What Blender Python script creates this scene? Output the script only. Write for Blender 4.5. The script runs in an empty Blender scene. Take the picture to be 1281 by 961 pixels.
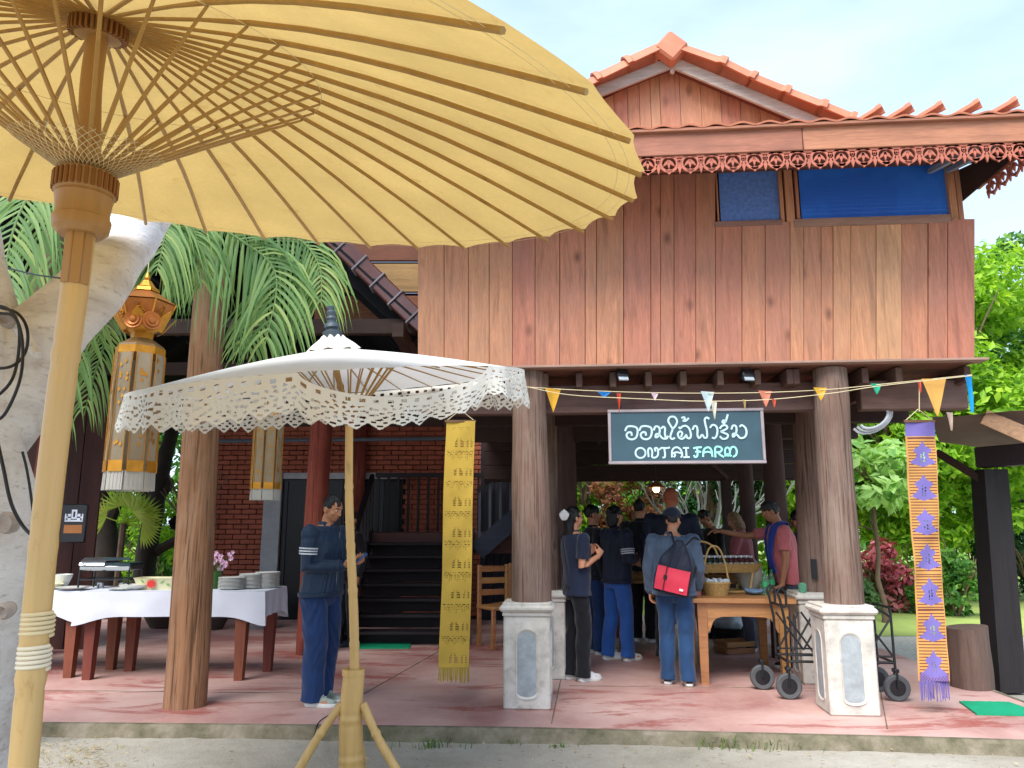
import bpy, math, random
import numpy as np
from mathutils import Vector, Matrix, noise, Quaternion
random.seed(7)
R = math.radians
SC = bpy.context.scene
COL = SC.collection
# ------------------------------------------------------------------ camera
F_PX, PITCH, EYE = 960.0, R(10.6), 1.5
cam_d = bpy.data.cameras.new('camera'); cam = bpy.data.objects.new('camera', cam_d); COL.objects.link(cam)
cam.location = (0, 0, EYE); cam.rotation_euler = (R(90) + PITCH, 0, 0)
cam_d.sensor_width = 36; cam_d.lens = 36 * F_PX / 1281; cam_d.clip_start = .05; cam_d.clip_end = 600
SC.camera = cam
# ------------------------------------------------------------------ light
SUN_EL, SUN_AZ = R(52), R(205)
w = bpy.data.worlds.new('World'); SC.world = w; w.use_nodes = True
nt = w.node_tree; nt.nodes.clear()
def wn(t, **k):
    n = nt.nodes.new(t)
    for a, b in k.items(): setattr(n, a, b)
    return n
out = wn('ShaderNodeOutputWorld'); bg = wn('ShaderNodeBackground'); bg.inputs['Strength'].default_value = .15
sky = wn('ShaderNodeTexSky', sky_type='NISHITA', sun_disc=False, sun_elevation=SUN_EL, sun_rotation=SUN_AZ)
sky.air_density = 1.0; sky.dust_density = 1.2; sky.ozone_density = 1.5
tc = wn('ShaderNodeTexCoord'); mp = wn('ShaderNodeMapping'); mp.inputs['Scale'].default_value = (1, 1, 2.6)
mp.inputs['Location'].default_value = (.37, .2, .1)
ns = wn('ShaderNodeTexNoise'); ns.inputs['Scale'].default_value = 2.3; ns.inputs['Detail'].default_value = 5; ns.inputs['Roughness'].default_value = .52
rp = wn('ShaderNodeValToRGB'); rp.color_ramp.elements[0].position = .36; rp.color_ramp.elements[0].color = (.38, .38, .38, 1)
rp.color_ramp.elements[1].position = .66; rp.color_ramp.elements[1].color = (.97, .97, .97, 1)
mx = wn('ShaderNodeMix', data_type='RGBA'); mx.inputs[7].default_value = (2.75, 3.5, 4.5, 1)
L = nt.links.new
L(tc.outputs['Generated'], mp.inputs[0]); L(mp.outputs[0], ns.inputs['Vector']); L(ns.outputs[0], rp.inputs[0])
L(rp.outputs[0], mx.inputs[0]); L(sky.outputs[0], mx.inputs[6]); L(mx.outputs[2], bg.inputs[0]); L(bg.outputs[0], out.inputs[0])
sd = bpy.data.lights.new('sun', 'SUN'); sd.energy = 2.7; sd.angle = R(38); sd.color = (1, .96, .9)
so = bpy.data.objects.new('sun', sd); COL.objects.link(so)
# sun direction: azimuth measured like the sky texture (clockwise from +Y)
sv = Vector((math.sin(SUN_AZ) * math.cos(SUN_EL), math.cos(SUN_AZ) * math.cos(SUN_EL), math.sin(SUN_EL)))
so.rotation_euler = (-sv).to_track_quat('-Z', 'Y').to_euler(); so.location = (0, 0, 20)
vs = SC.view_settings; vs.view_transform = 'Standard'; vs.look = 'None'; vs.gamma = 1; vs.exposure = 1.2
SC.cycles.max_bounces = 8; SC.cycles.transparent_max_bounces = 16
# ------------------------------------------------------------------ helpers: pixels of the photograph to places
CP, SP = math.cos(PITCH), math.sin(PITCH)
def ray(u, v):
    x = (u - 640.5) / F_PX; y = (480.5 - v) / F_PX
    return Vector((x, CP - SP * y, SP + CP * y))
def P(u, v, Y):
    r = ray(u, v); s = Y / r.y
    return Vector((r.x * s, Y, EYE + r.z * s))
def G(u, v, z=0.0):
    r = ray(u, v); s = (z - EYE) / r.z
    return Vector((r.x * s, r.y * s, z))
FL = 0.10                                     # patio floor height
HY, HS = 6.55, -.085                          # the house's front column line: Y = HY + HS * X
HA = math.atan(HS)
HM = Matrix.Translation((0, HY, 0)) @ Matrix.Rotation(HA, 4, 'Z'); HMI = HM.inverted()
def PH(u, v, b=0.0):                          # pixel -> house-local point on the plane y = b
    o = HMI @ Vector((0, 0, EYE)); d = HMI.to_3x3() @ ray(u, v)
    return o + d * ((b - o.y) / d.y)
# ------------------------------------------------------------------ materials
def srgb(c):
    if isinstance(c, str):
        c = tuple(int(c[i:i+2], 16) / 255 for i in (0, 2, 4))
    return tuple(x / 12.92 if x <= .04045 else ((x + .055) / 1.055) ** 2.4 for x in c)
MATS = {}
class NT:
    def __init__(s, name):
        s.m = bpy.data.materials.new(name); s.m.use_nodes = True; s.t = s.m.node_tree; s.t.nodes.clear()
        s.o = s.n('ShaderNodeOutputMaterial'); s.b = s.n('ShaderNodeBsdfPrincipled'); s.l(s.b.outputs[0], s.o.inputs[0])
    def n(s, t, **k):
        n = s.t.nodes.new(t)
        for a, b in k.items(): setattr(n, a, b)
        return n
    def l(s, a, b): s.t.links.new(a, b)
    def coord(s, scale=(1, 1, 1), kind='Object', rnd=False):
        tc = s.n('ShaderNodeTexCoord'); mp = s.n('ShaderNodeMapping'); mp.inputs['Scale'].default_value = scale
        s.l(tc.outputs[kind], mp.inputs[0])
        if rnd:
            oi = s.n('ShaderNodeObjectInfo'); ml = s.n('ShaderNodeMath', operation='MULTIPLY'); ml.inputs[1].default_value = 37
            s.l(oi.outputs['Random'], ml.inputs[0]); s.l(ml.outputs[0], mp.inputs['Location'])
        return mp.outputs[0]
    def noise(s, vec, scale=5, detail=4, rough=.55, dist=0):
        n = s.n('ShaderNodeTexNoise'); n.inputs['Scale'].default_value = scale; n.inputs['Detail'].default_value = detail
        n.inputs['Roughness'].default_value = rough; n.inputs['Distortion'].default_value = dist; s.l(vec, n.inputs['Vector'])
        return n.outputs[0]
    def ramp(s, fac, stops):
        r = s.n('ShaderNodeValToRGB'); e = r.color_ramp.elements
        while len(e) < len(stops): e.new(.5)
        for i, (p, c) in enumerate(stops):
            e[i].position = p; e[i].color = (*c, 1) if len(c) == 3 else c
        s.l(fac, r.inputs[0]); return r.outputs[0]
    def mix(s, fac, a, b, mode='MIX'):
        m = s.n('ShaderNodeMix', data_type='RGBA', blend_type=mode)
        for i, x in ((0, fac), (6, a), (7, b)):
            if isinstance(x, (int, float)): m.inputs[i].default_value = x
            elif isinstance(x, tuple): m.inputs[i].default_value = (*x, 1) if len(x) == 3 else x
            else: s.l(x, m.inputs[i])
        return m.outputs[2]
    def bump(s, h, strength=.3, dist=.01):
        b = s.n('ShaderNodeBump'); b.inputs['Strength'].default_value = strength; b.inputs['Distance'].default_value = dist
        s.l(h, b.inputs['Height']); s.l(b.outputs[0], s.b.inputs['Normal'])
    def rand(s, lo, hi):
        oi = s.n('ShaderNodeObjectInfo'); m = s.n('ShaderNodeMapRange'); m.inputs[3].default_value = lo; m.inputs[4].default_value = hi
        s.l(oi.outputs['Random'], m.inputs[0]); return m.outputs[0]
    def done(s, col=None, rough=.6, metal=0, spec=.5):
        if col is not None:
            if isinstance(col, tuple): s.b.inputs['Base Color'].default_value = (*col, 1)
            else: s.l(col, s.b.inputs['Base Color'])
        if isinstance(rough, (int, float)): s.b.inputs['Roughness'].default_value = rough
        else: s.l(rough, s.b.inputs['Roughness'])
        s.b.inputs['Metallic'].default_value = metal; s.b.inputs['Specular IOR Level'].default_value = spec
        MATS[s.m.name] = s.m; return s.m
def dim(c, k): return tuple(min(1, x * k) for x in c)
def plain(name, c, rough=.6, metal=0, var=.18, scale=6, bump=.15, spec=.4):
    t = NT(name); c = srgb(c) if isinstance(c, str) else c; v = t.coord(rnd=True)
    n = t.noise(v, scale, 5, .6); col = t.ramp(n, [(.25, dim(c, 1 - var)), (.75, dim(c, 1 + var))])
    if bump: t.bump(t.noise(v, scale * 8, 3), bump, .004)
    return t.done(col, rough, metal, spec)
def wood(name, c, axis='z', rough=.6, tint=.16, knots=False, grey=None, gs=1, spec=.35, bump=.25):
    t = NT(name); c = srgb(c) if isinstance(c, str) else c
    st = {'x': (.7, 9, 9), 'y': (9, .7, 9), 'z': (9, 9, .7)}[axis]; st = tuple(a * gs for a in st)
    v = t.coord(st, rnd=True); g = t.noise(v, 2.2, 6, .62, 1.1)
    fine = t.noise(t.coord(tuple(a * 6 for a in st), rnd=True), 3, 3, .5)
    col = t.ramp(g, [(.25, dim(c, .55)), (.45, dim(c, .92)), (.6, dim(c, 1.08)), (.8, dim(c, 1.32))])
    col = t.mix(t.ramp(fine, [(.35, (.3,)*3), (.6, (0,)*3)]), col, dim(c, .4))
    blot = t.noise(t.coord((1.3,)*3, rnd=True), 1.7, 3, .5)
    col = t.mix(t.ramp(blot, [(.4, (0,)*3), (.75, (.5,)*3)]), col, dim(c, .62) if grey is None else srgb(grey))
    if knots:
        vo = t.n('ShaderNodeTexVoronoi', feature='F1'); vo.inputs['Scale'].default_value = 2.3
        t.l(t.coord((1.6, 1.6, .9), rnd=True), vo.inputs['Vector'])
        col = t.mix(t.ramp(vo.outputs['Distance'], [(.02, (.85,)*3), (.1, (.35,)*3), (.16, (0,)*3)]), col, dim(c, .28))
    h = t.n('ShaderNodeHueSaturation'); t.l(col, h.inputs['Color']); t.l(t.rand(1 - tint, 1 + tint), h.inputs['Value'])
    h2 = t.n('ShaderNodeMath', operation='MULTIPLY_ADD'); oi = t.n('ShaderNodeObjectInfo'); t.l(oi.outputs['Random'], h2.inputs[0])
    h2.inputs[1].default_value = .02; h2.inputs[2].default_value = .49; t.l(h2.outputs[0], h.inputs['Hue'])
    t.bump(t.mix(.5, g, fine), bump, .006)
    return t.done(h.outputs[0], rough, 0, spec)
def logwood(name, c, dark, pale, rough=.85, bump=.9, gs=1.0):      # barked or hewn log: long cracks, pale abrasions, knots
    t = NT(name); c, dark, pale = srgb(c), srgb(dark), srgb(pale)
    g = t.noise(t.coord((7 * gs, 7 * gs, .45), rnd=True), 2.0, 7, .66, .9); f = t.noise(t.coord((30 * gs, 30 * gs, .55), rnd=True), 2.2, 6, .62, .7); b = t.noise(t.coord((2.2, 2.2, 1.1), rnd=True), 1.6, 5, .6)
    col = t.ramp(g, [(.3, dim(c, .62)), (.5, c), (.72, dim(c, 1.25))]); col = t.mix(t.ramp(b, [(.45, (0,)*3), (.7, (.7,)*3)]), col, pale)
    cr = t.ramp(f, [(.36, (.85,)*3), (.45, (.2,)*3), (.52, (0,)*3)]); col = t.mix(cr, col, dark)
    vo = t.n('ShaderNodeTexVoronoi', feature='F1'); vo.inputs['Scale'].default_value = 1.9; t.l(t.coord((1.9, 1.9, 1.0), rnd=True), vo.inputs['Vector'])
    col = t.mix(t.ramp(vo.outputs['Distance'], [(.05, (.8,)*3), (.13, (0,)*3)]), col, dark)
    t.bump(t.mix(.5, g, f), bump, .02); return t.done(col, rough, 0, .25)
def leafmat(name, c1, c2, c3=None, trans=.35, rough=.5):
    t = NT(name); c1, c2 = srgb(c1), srgb(c2); c3 = srgb(c3) if c3 else c2
    g = t.n('ShaderNodeNewGeometry'); big = t.noise(t.coord((1,)*3), .9, 2)
    f = t.mix(.45, g.outputs['Random Per Island'], big)
    col = t.ramp(f, [(.15, c1), (.5, c2), (.85, c3)])
    t.done(col, rough, 0, .35)
    tr = t.n('ShaderNodeBsdfTranslucent'); t.l(t.mix(1.0, col, (1.25, 1.3, .8), 'MULTIPLY'), tr.inputs[0])
    ms = t.n('ShaderNodeMixShader'); ms.inputs[0].default_value = trans
    t.l(t.b.outputs[0], ms.inputs[1]); t.l(tr.outputs[0], ms.inputs[2]); t.l(ms.outputs[0], t.o.inputs[0])
    return t.m
def cloth(name, c, rough=.85, trans=0.0, weave=260, wr=.25, var=.12, sheen=.2, c2=None):
    t = NT(name); c = srgb(c) if isinstance(c, str) else c; v = t.coord(rnd=True)
    col = t.ramp(t.noise(v, 3.5, 5), [(.3, dim(c, 1 - var)), (.7, dim(c, 1 + var) if c2 is None else srgb(c2))])
    wv = t.noise(v, weave, 2); t.bump(t.mix(.35, t.noise(v, 12, 4, .6, .6), wv), wr, .008)
    t.done(col, rough, 0, .25); t.b.inputs['Sheen Weight'].default_value = sheen
    if trans:
        tr = t.n('ShaderNodeBsdfTranslucent'); t.l(col, tr.inputs[0]); ms = t.n('ShaderNodeMixShader'); ms.inputs[0].default_value = trans
        t.l(t.b.outputs[0], ms.inputs[1]); t.l(tr.outputs[0], ms.inputs[2]); t.l(ms.outputs[0], t.o.inputs[0])
    return t.m
def glass(name, c, rough=.1, alpha=.5):
    t = NT(name); c = srgb(c) if isinstance(c, str) else c
    t.done(c, rough, 0, .6); t.b.inputs['Transmission Weight'].default_value = alpha; t.b.inputs['IOR'].default_value = 1.3
    return t.m
# ------------------------------------------------------------------ mesh building
class MB:
    def __init__(s): s.v = []; s.f = []; s.mi = []
    def add(s, vs, fs, mi=0):
        o = len(s.v); s.v.extend([tuple(x) for x in vs]); s.f.extend([tuple(i + o for i in f) for f in fs]); s.mi.extend([mi] * len(fs)); return s
    def box(s, c, d, rot=None, ch=0.0, mi=0, taper=1.0):
        x, y, z = (a / 2 for a in d); M = rot if rot is not None else Matrix.Identity(3); c = Vector(c)
        if ch <= 0:
            vs = [(sx * x * (taper if sz > 0 else 1), sy * y * (taper if sz > 0 else 1), sz * z) for sz in (-1, 1) for sy in (-1, 1) for sx in (-1, 1)]
            fs = [(0, 2, 3, 1), (4, 5, 7, 6), (0, 1, 5, 4), (2, 6, 7, 3), (0, 4, 6, 2), (1, 3, 7, 5)]
        else:
            k = min(ch, x * .9, y * .9, z * .9); vs = []; idx = {}
            for sx in (-1, 1):
                for sy in (-1, 1):
                    for sz in (-1, 1):
                        for a in range(3):
                            p = [sx * x, sy * y, sz * z]
                            for b in range(3):
                                if b != a: p[b] -= (sx, sy, sz)[b] * k
                            idx[(sx, sy, sz, a)] = len(vs); vs.append(tuple(p))
            fs = []
            for a in range(3):
                o = [b for b in range(3) if b != a]
                for sg in (-1, 1):
                    q = []
                    for s1, s2 in ((-1, -1), (1, -1), (1, 1), (-1, 1)):
                        t = [0, 0, 0]; t[a] = sg; t[o[0]] = s1; t[o[1]] = s2; q.append(idx[(*t, a)])
                    if (sg > 0) == (a == 1): q.reverse()
                    fs.append(tuple(q))
                for s1 in (-1, 1):
                    for s2 in (-1, 1):
                        q = []
                        for (sg, ax) in ((-1, o[0]), (-1, o[1]), (1, o[1]), (1, o[0])):
                            t = [0, 0, 0]; t[a] = sg; t[o[0]] = s1; t[o[1]] = s2; q.append(idx[(*t, ax)])
                        n = np.cross(np.subtract(vs[q[1]], vs[q[0]]), np.subtract(vs[q[2]], vs[q[0]]))
                        if np.dot(n, np.add(vs[q[0]], vs[q[2]])) < 0: q.reverse()
                        fs.append(tuple(q))
            for sx in (-1, 1):
                for sy in (-1, 1):
                    for sz in (-1, 1):
                        q = [idx[(sx, sy, sz, a)] for a in range(3)]
                        if sx * sy * sz < 0: q.reverse()
                        fs.append(tuple(q))
        return s.add([c + M @ Vector(p) for p in vs], fs, mi)
    def bar(s, a, b, w, h, ch=0, mi=0, up=(0, 0, 1)):            # box beam from a to b
        a, b = Vector(a), Vector(b); d = b - a; x = d.normalized(); u = Vector(up)
        y = u.cross(x)
        if y.length < 1e-4: y = Vector((0, 1, 0)).cross(x)
        y.normalize(); z = x.cross(y)
        return s.box((a + b) / 2, (d.length, w, h), Matrix((x, y, z)).transposed(), ch, mi)
    def loft(s, rings, cap=True, mi=0, closed=True):
        n = len(rings[0]); vs = [p for r in rings for p in r]; fs = []
        for i in range(len(rings) - 1):
            for j in range(n if closed else n - 1):
                k = (j + 1) % n; fs.append((i * n + j, i * n + k, (i + 1) * n + k, (i + 1) * n + j))
        if cap and closed: fs.append(tuple(range(n - 1, -1, -1))); fs.append(tuple((len(rings) - 1) * n + j for j in range(n)))
        return s.add(vs, fs, mi)
    def tube(s, pts, r, n=8, cap=True, mi=0, ell=1.0, jit=0.0, up=None):
        pts = [Vector(p) for p in pts]; rr = r if isinstance(r, (list, tuple)) else [r] * len(pts); rings = []
        ref = Vector(up) if up else None; prev = None
        for i, p in enumerate(pts):
            d = (pts[min(i + 1, len(pts) - 1)] - pts[max(i - 1, 0)]).normalized()
            if prev is None:
                u = ref if ref else (Vector((0, 0, 1)) if abs(d.z) < .9 else Vector((0, 1, 0)))
                a = (u - d * u.dot(d)).normalized()
            else:
                a = (prev - d * prev.dot(d)).normalized()
            prev = a; b = d.cross(a)
            rings.append([p + (a * math.cos(t) * ell + b * math.sin(t)) * rr[i] * (1 + (random.uniform(-jit, jit) if jit else 0)) for t in (2 * math.pi * k / n for k in range(n))])
        return s.loft(rings, cap, mi)
    def capsule(s, pts, r, n=12, ell=1.0, up=None):                 # tube with rounded ends
        pts = [Vector(p) for p in pts]; rr = list(r) if isinstance(r, (list, tuple)) else [r] * len(pts)
        d0 = (pts[0] - pts[1]).normalized(); d1 = (pts[-1] - pts[-2]).normalized()
        A = [(pts[0] + d0 * rr[0] * math.sin(t), rr[0] * math.cos(t)) for t in (1.45, 1.0, .5)]
        B = [(pts[-1] + d1 * rr[-1] * math.sin(t), rr[-1] * math.cos(t)) for t in (.5, 1.0, 1.45)]
        return s.tube([p for p, _ in A] + pts + [p for p, _ in B], [q for _, q in A] + rr + [q for _, q in B], n, ell=ell, up=up)
    def lathe(s, prof, n=16, c=(0, 0, 0), mi=0, M=None, cap=True):     # prof: (r, z)
        c = Vector(c); M = M or Matrix.Identity(3)
        return s.loft([[c + M @ Vector((r * math.cos(t), r * math.sin(t), z)) for t in (2 * math.pi * k / n for k in range(n))] for r, z in prof], cap, mi)
    def ball(s, c, r, n=12, m=8, M=None, mi=0):
        r = (r, r, r) if isinstance(r, (int, float)) else r; c = Vector(c); M = M or Matrix.Identity(3)
        return s.loft([[c + M @ Vector((r[0] * math.sin(p) * math.cos(t), r[1] * math.sin(p) * math.sin(t), -r[2] * math.cos(p))) for t in (2 * math.pi * k / n for k in range(n))] for p in (math.pi * (i + .06) / (m + .12) for i in range(m + 1))], True, mi)
    def quad(s, a, b, c, d, mi=0): return s.add([a, b, c, d], [(0, 1, 2, 3)], mi)
    def slab(s, poly, n, th, mi=0):                                    # polygon extruded along n by th
        n = Vector(n) * th; k = len(poly); a = [Vector(p) for p in poly]; b = [p + n for p in a]
        return s.add(a + b, [tuple(range(k - 1, -1, -1)), tuple(range(k, 2 * k))] + [(i, (i + 1) % k, k + (i + 1) % k, k + i) for i in range(k)], mi)
    def ring(s, c, r, w, th, n=16, ax=1, mi=0, a0=0, a1=2 * math.pi):   # flat washer in xz plane, thickness along y
        c = Vector(c); full = abs(a1 - a0 - 2 * math.pi) < 1e-6; R4 = []
        for i in range(n + (0 if full else 1)):
            t = a0 + (a1 - a0) * i / n; e = Vector((math.cos(t), 0, math.sin(t)))
            R4.append([c + e * (r - w / 2) + Vector((0, -th / 2, 0)), c + e * (r + w / 2) + Vector((0, -th / 2, 0)), c + e * (r + w / 2) + Vector((0, th / 2, 0)), c + e * (r - w / 2) + Vector((0, th / 2, 0))])
        if full: R4.append(R4[0])
        return s.loft(R4, not full, mi)
    def noise(s, amp, scale, z=0, start=0):
        out = []
        for i, p in enumerate(s.v):
            if i < start: out.append(p); continue
            p = Vector(p); out.append(tuple(p + noise.noise_vector(p * scale + Vector((z, z, z))) * amp))
        s.v = out; return s
    def mesh(s, name, mats, smooth=True, ang=40):
        me = bpy.data.meshes.new(name); me.from_pydata(s.v, [], s.f); mats = mats if isinstance(mats, (list, tuple)) else [mats]
        for m in mats: me.materials.append(m)
        if len(mats) > 1: me.polygons.foreach_set('material_index', s.mi)
        if smooth:
            me.polygons.foreach_set('use_smooth', [True] * len(me.polygons)); me.set_sharp_from_angle(angle=R(ang))
        me.update(); return me
    def build(s, name, mats, parent=None, smooth=True, world=False, ang=40, **props):
        if world and parent is not None:
            M = wmat(parent).inverted(); s.v = [tuple(M @ Vector(p)) for p in s.v]
        return link(name, s.mesh(name, mats, smooth, ang), parent, **props)
def wmat(o):
    M = o.matrix_basis
    return wmat(o.parent) @ M if o.parent else M
def link(name, me, parent=None, loc=None, rz=None, **props):
    o = bpy.data.objects.new(name, me); COL.objects.link(o); o.parent = parent
    if loc is not None: o.location = loc
    if rz is not None: o.rotation_euler = (0, 0, rz)
    for k, v in props.items(): o[k] = v
    return o
def thing(name, label, cat, loc=(0, 0, 0), rz=0.0, group=None):
    o = bpy.data.objects.new(name, None); COL.objects.link(o); o.location = loc; o.rotation_euler = (0, 0, rz); o.empty_display_size = .2
    o['label'] = label; o['category'] = cat
    if group: o['group'] = group
    return o
def tag(o, label, cat, group=None):
    o['label'] = label; o['category'] = cat
    if group: o['group'] = group
    return o
def copy_tree(o, loc=None, rz=None, label=None, parent=None):
    c = o.copy(); COL.objects.link(c); c.parent = parent
    if loc is not None: c.location = loc
    if rz is not None: c.rotation_euler = (0, 0, rz)
    if label: c['label'] = label
    for ch in list(o.children): copy_tree(ch, parent=c)
    return c
def spline(pts, k=4):                                                  # Catmull-Rom through points
    P_ = [Vector(p) for p in pts]; P_ = [P_[0] * 2 - P_[1]] + P_ + [P_[-1] * 2 - P_[-2]]; out = []
    for i in range(1, len(P_) - 2):
        a, b, c, d = P_[i-1:i+3]
        for j in range(k):
            t = j / k; out.append(.5 * ((2 * b) + (c - a) * t + (2 * a - 5 * b + 4 * c - d) * t * t + (3 * b - a - 3 * c + d) * t ** 3))
    out.append(P_[-2]); return out
def rotz(a): return Matrix.Rotation(a, 3, 'Z')
def stuffed(o): o['kind'] = 'stuff'; return o
# ------------------------------------------------------------------ material library
planks_m = wood('red_plank_wood', 'be8162', 'z', .62, .09, knots=True, grey='a07664')
plank_light = wood('pale_plank_wood', 'c8926e', 'z', .62, .15, knots=True)
dark_wood = wood('dark_weathered_wood', '3a2620', 'x', .7, .15)
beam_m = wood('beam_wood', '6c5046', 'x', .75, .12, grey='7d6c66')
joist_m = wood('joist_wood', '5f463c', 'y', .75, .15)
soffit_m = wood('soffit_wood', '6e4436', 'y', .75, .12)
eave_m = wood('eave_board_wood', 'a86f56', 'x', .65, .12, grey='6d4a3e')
trim_m = plain('fretwork_paint', 'a8614e', .7, var=.2)
col_m = logwood('log_column_wood', '7a6256', '42322b', '928076')
postl_m = logwood('pale_log_wood', '9a7052', '513727', 'ac8c72', bump=1.2, gs=.8)
postr_m = logwood('red_log_wood', '7d3a2e', '3e1a16', '92503f')
stair_m = wood('stair_wood', '20181e', 'x', .6, .1)  # darkened so the colour carries the deep shade under the house
table_m = wood('teak_table_wood', 'b07c4a', 'x', .45, .1, spec=.5)
tleg_m = wood('table_leg_wood', '7a4030', 'z', .6, .15)
tile_m = plain('clay_roof_tile', 'ba7458', .6, var=.16, scale=9)
tile_dark = plain('glazed_roof_tile', '6a3d35', .25, var=.2, spec=.7)
dtile_u = wood('roof_underside_wood', '16161c', 'y', .8, .1)  # navy-black tone puts the shade below the roof into the wood
conc = None
def mk_conc():
    t = NT('pedestal_cement'); v = t.coord(); c = srgb('c2bcb2')
    n = t.noise(v, 5, 6, .65); col = t.ramp(n, [(.3, srgb('a39f98')), (.5, c), (.7, srgb('cfcbc4'))])
    m = t.ramp(t.noise(v, 14, 4), [(.55, (0,)*3), (.75, (.6,)*3)]); col = t.mix(m, col, srgb('8f8a80'))
    t.bump(t.noise(v, 40, 4), .35, .006); return t.done(col, .85, 0, .3)
conc = mk_conc()
niche_m = plain('niche_plaster', '959c9f', .8, var=.25, scale=14)
def mk_floor():
    t = NT('red_cement_floor'); v = t.coord((1, 1, 1))
    a = t.noise(v, .9, 6, .6, .4); b = t.noise(t.coord((.5, 1.6, 1)), 1.5, 7, .68, .8); c = t.noise(v, 26, 4, .6)
    col = t.ramp(a, [(.3, srgb('9e6f69')), (.5, srgb('ba938b')), (.7, srgb('ccada5'))])
    col = t.mix(t.ramp(b, [(.54, (0,)*3), (.58, (.55,)*3), (.66, (.85,)*3)]), col, srgb('93443c'))
    col = t.mix(t.ramp(c, [(.5, (0,)*3), (.8, (.35,)*3)]), col, srgb('c9b1a8'))
    t.bump(t.noise(v, 18, 5), .12, .006); rg = t.ramp(a, [(.3, (.42,)*3), (.7, (.62,)*3)])
    return t.done(col, rg, 0, .45)
floor_m = mk_floor()
def mk_kerb():
    t = NT('kerb_cement'); v = t.coord(); n = t.noise(v, 4, 7, .7)
    col = t.ramp(n, [(.3, srgb('4a4a36')), (.5, srgb('746c5a')), (.7, srgb('93887a'))]); t.bump(t.noise(v, 30, 5), .5, .01)
    return t.done(col, .9, 0, .2)
kerb_m = mk_kerb()
def mk_ground():
    t = NT('dirt_ground'); v = t.coord(); a = t.noise(v, .6, 7, .62); b = t.noise(v, 9, 6, .7); c = t.noise(v, 60, 3, .6)
    col = t.ramp(a, [(.32, srgb('858073')), (.5, srgb('9c968a')), (.68, srgb('aca79d'))])
    col = t.mix(t.ramp(b, [(.5, (0,)*3), (.72, (.45,)*3)]), col, srgb('827a68'))
    col = t.mix(t.ramp(c, [(.55, (0,)*3), (.75, (.4,)*3)]), col, srgb('cfc8ba'))
    t.bump(t.mix(.5, b, c), .5, .02); return t.done(col, .95, 0, .2)
ground_m = mk_ground()
lawn_m = plain('lawn_turf', '98a858', .95, var=.35, scale=.7, bump=.6)
gravel_m = plain('gravel', 'a39e92', .95, var=.35, scale=20, bump=.8)
def mk_bamboo(name, c, cd, nodes=True):
    t = NT(name); v = t.coord((1, 1, .35)); n = t.noise(t.coord((14, 14, .8)), 2, 5, .6); c = srgb(c)
    col = t.ramp(n, [(.25, dim(c, .8)), (.6, c), (.85, dim(c, 1.15))])
    sp = t.ramp(t.noise(v, 9, 6, .7), [(.58, (0,)*3), (.7, (.75,)*3)]); col = t.mix(sp, col, srgb(cd))
    t.bump(n, .15, .004); return t.done(col, .38, 0, .5)
bamboo_m = mk_bamboo('bamboo_pole_skin', 'ccaa70', '8d6a32'); bamboo2 = mk_bamboo('pale_bamboo_skin', 'd0a968', 'a07c46')
rib_m = mk_bamboo('umbrella_rib_bamboo', 'ad8442', '8a6630'); turned = mk_bamboo('turned_collar_wood', 'a87e4a', '80582e')
thread_m = plain('pale_thread', 'd8c8a0', .8); cord_m = plain('black_cable', '17181b', .45)
def mk_canopy():
    t = NT('yellow_paper_canopy'); v = t.coord(); c = srgb('d0b06c'); a = t.noise(v, 2.2, 6, .6); f = t.noise(t.coord((1, 1, 1)), 60, 4, .7); s = t.noise(v, 6.5, 5, .7, 1.2)
    col = t.ramp(a, [(.3, dim(c, .84)), (.7, dim(c, 1.08))]); col = t.mix(t.ramp(f, [(.4, (.22,)*3), (.62, (0,)*3)]), col, dim(c, .72)); col = t.mix(t.ramp(s, [(.6, (0,)*3), (.74, (.45,)*3)]), col, srgb('a9823f'))
    t.bump(t.mix(.5, f, s), .35, .006); t.done(col, .85, 0, .2); tr = t.n('ShaderNodeBsdfTranslucent'); t.l(col, tr.inputs[0]); ms = t.n('ShaderNodeMixShader'); ms.inputs[0].default_value = .42
    t.l(t.b.outputs[0], ms.inputs[1]); t.l(tr.outputs[0], ms.inputs[2]); t.l(ms.outputs[0], t.o.inputs[0]); return t.m
yel_cloth = mk_canopy()
wht_cloth = cloth('white_canopy_cloth', 'e8e8e6', .85, trans=.3, var=.03, sheen=0)
lace_m = cloth('white_lace_cotton', 'e6e2d8', .9, trans=.2, var=.05, sheen=0)
grey_fin = plain('grey_finial_paint', '3b474f', .5)
def mk_bark():
    t = NT('pale_tree_bark'); v = t.coord((1, 1, 2.2)); a = t.noise(v, 3, 7, .68, .6); b = t.noise(t.coord((1, 1, 3)), 17, 5, .65)
    col = t.ramp(a, [(.3, srgb('bcb5b1')), (.5, srgb('d6d2d0')), (.7, srgb('e2e0df'))])
    col = t.mix(t.ramp(b, [(.55, (0,)*3), (.72, (.5,)*3)]), col, srgb('8a7c72')); t.bump(t.mix(.5, a, b), .7, .02)
    return t.done(col, .9, 0, .2)
bark_m = mk_bark(); dark_bark = plain('dark_tree_bark', '2c2520', .9, var=.4, scale=5, bump=.6); pale_bark = plain('grey_branch_bark', 'a8a89a', .8, var=.25, scale=5)
brown_bark = plain('brown_tree_bark', '6d5a48', .9, var=.3, scale=6, bump=.5)
brick_m = plain('old_red_brick', 'a25a44', .85, var=.3, scale=4, bump=.4); mortar_m = plain('brick_mortar', '5b4640', .9)
white_frame = plain('white_door_paint', 'a9adb0', .6); door_dark = plain('dark_door_glass', '07080d', .35, spec=.3)
blue_glass = None
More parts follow.
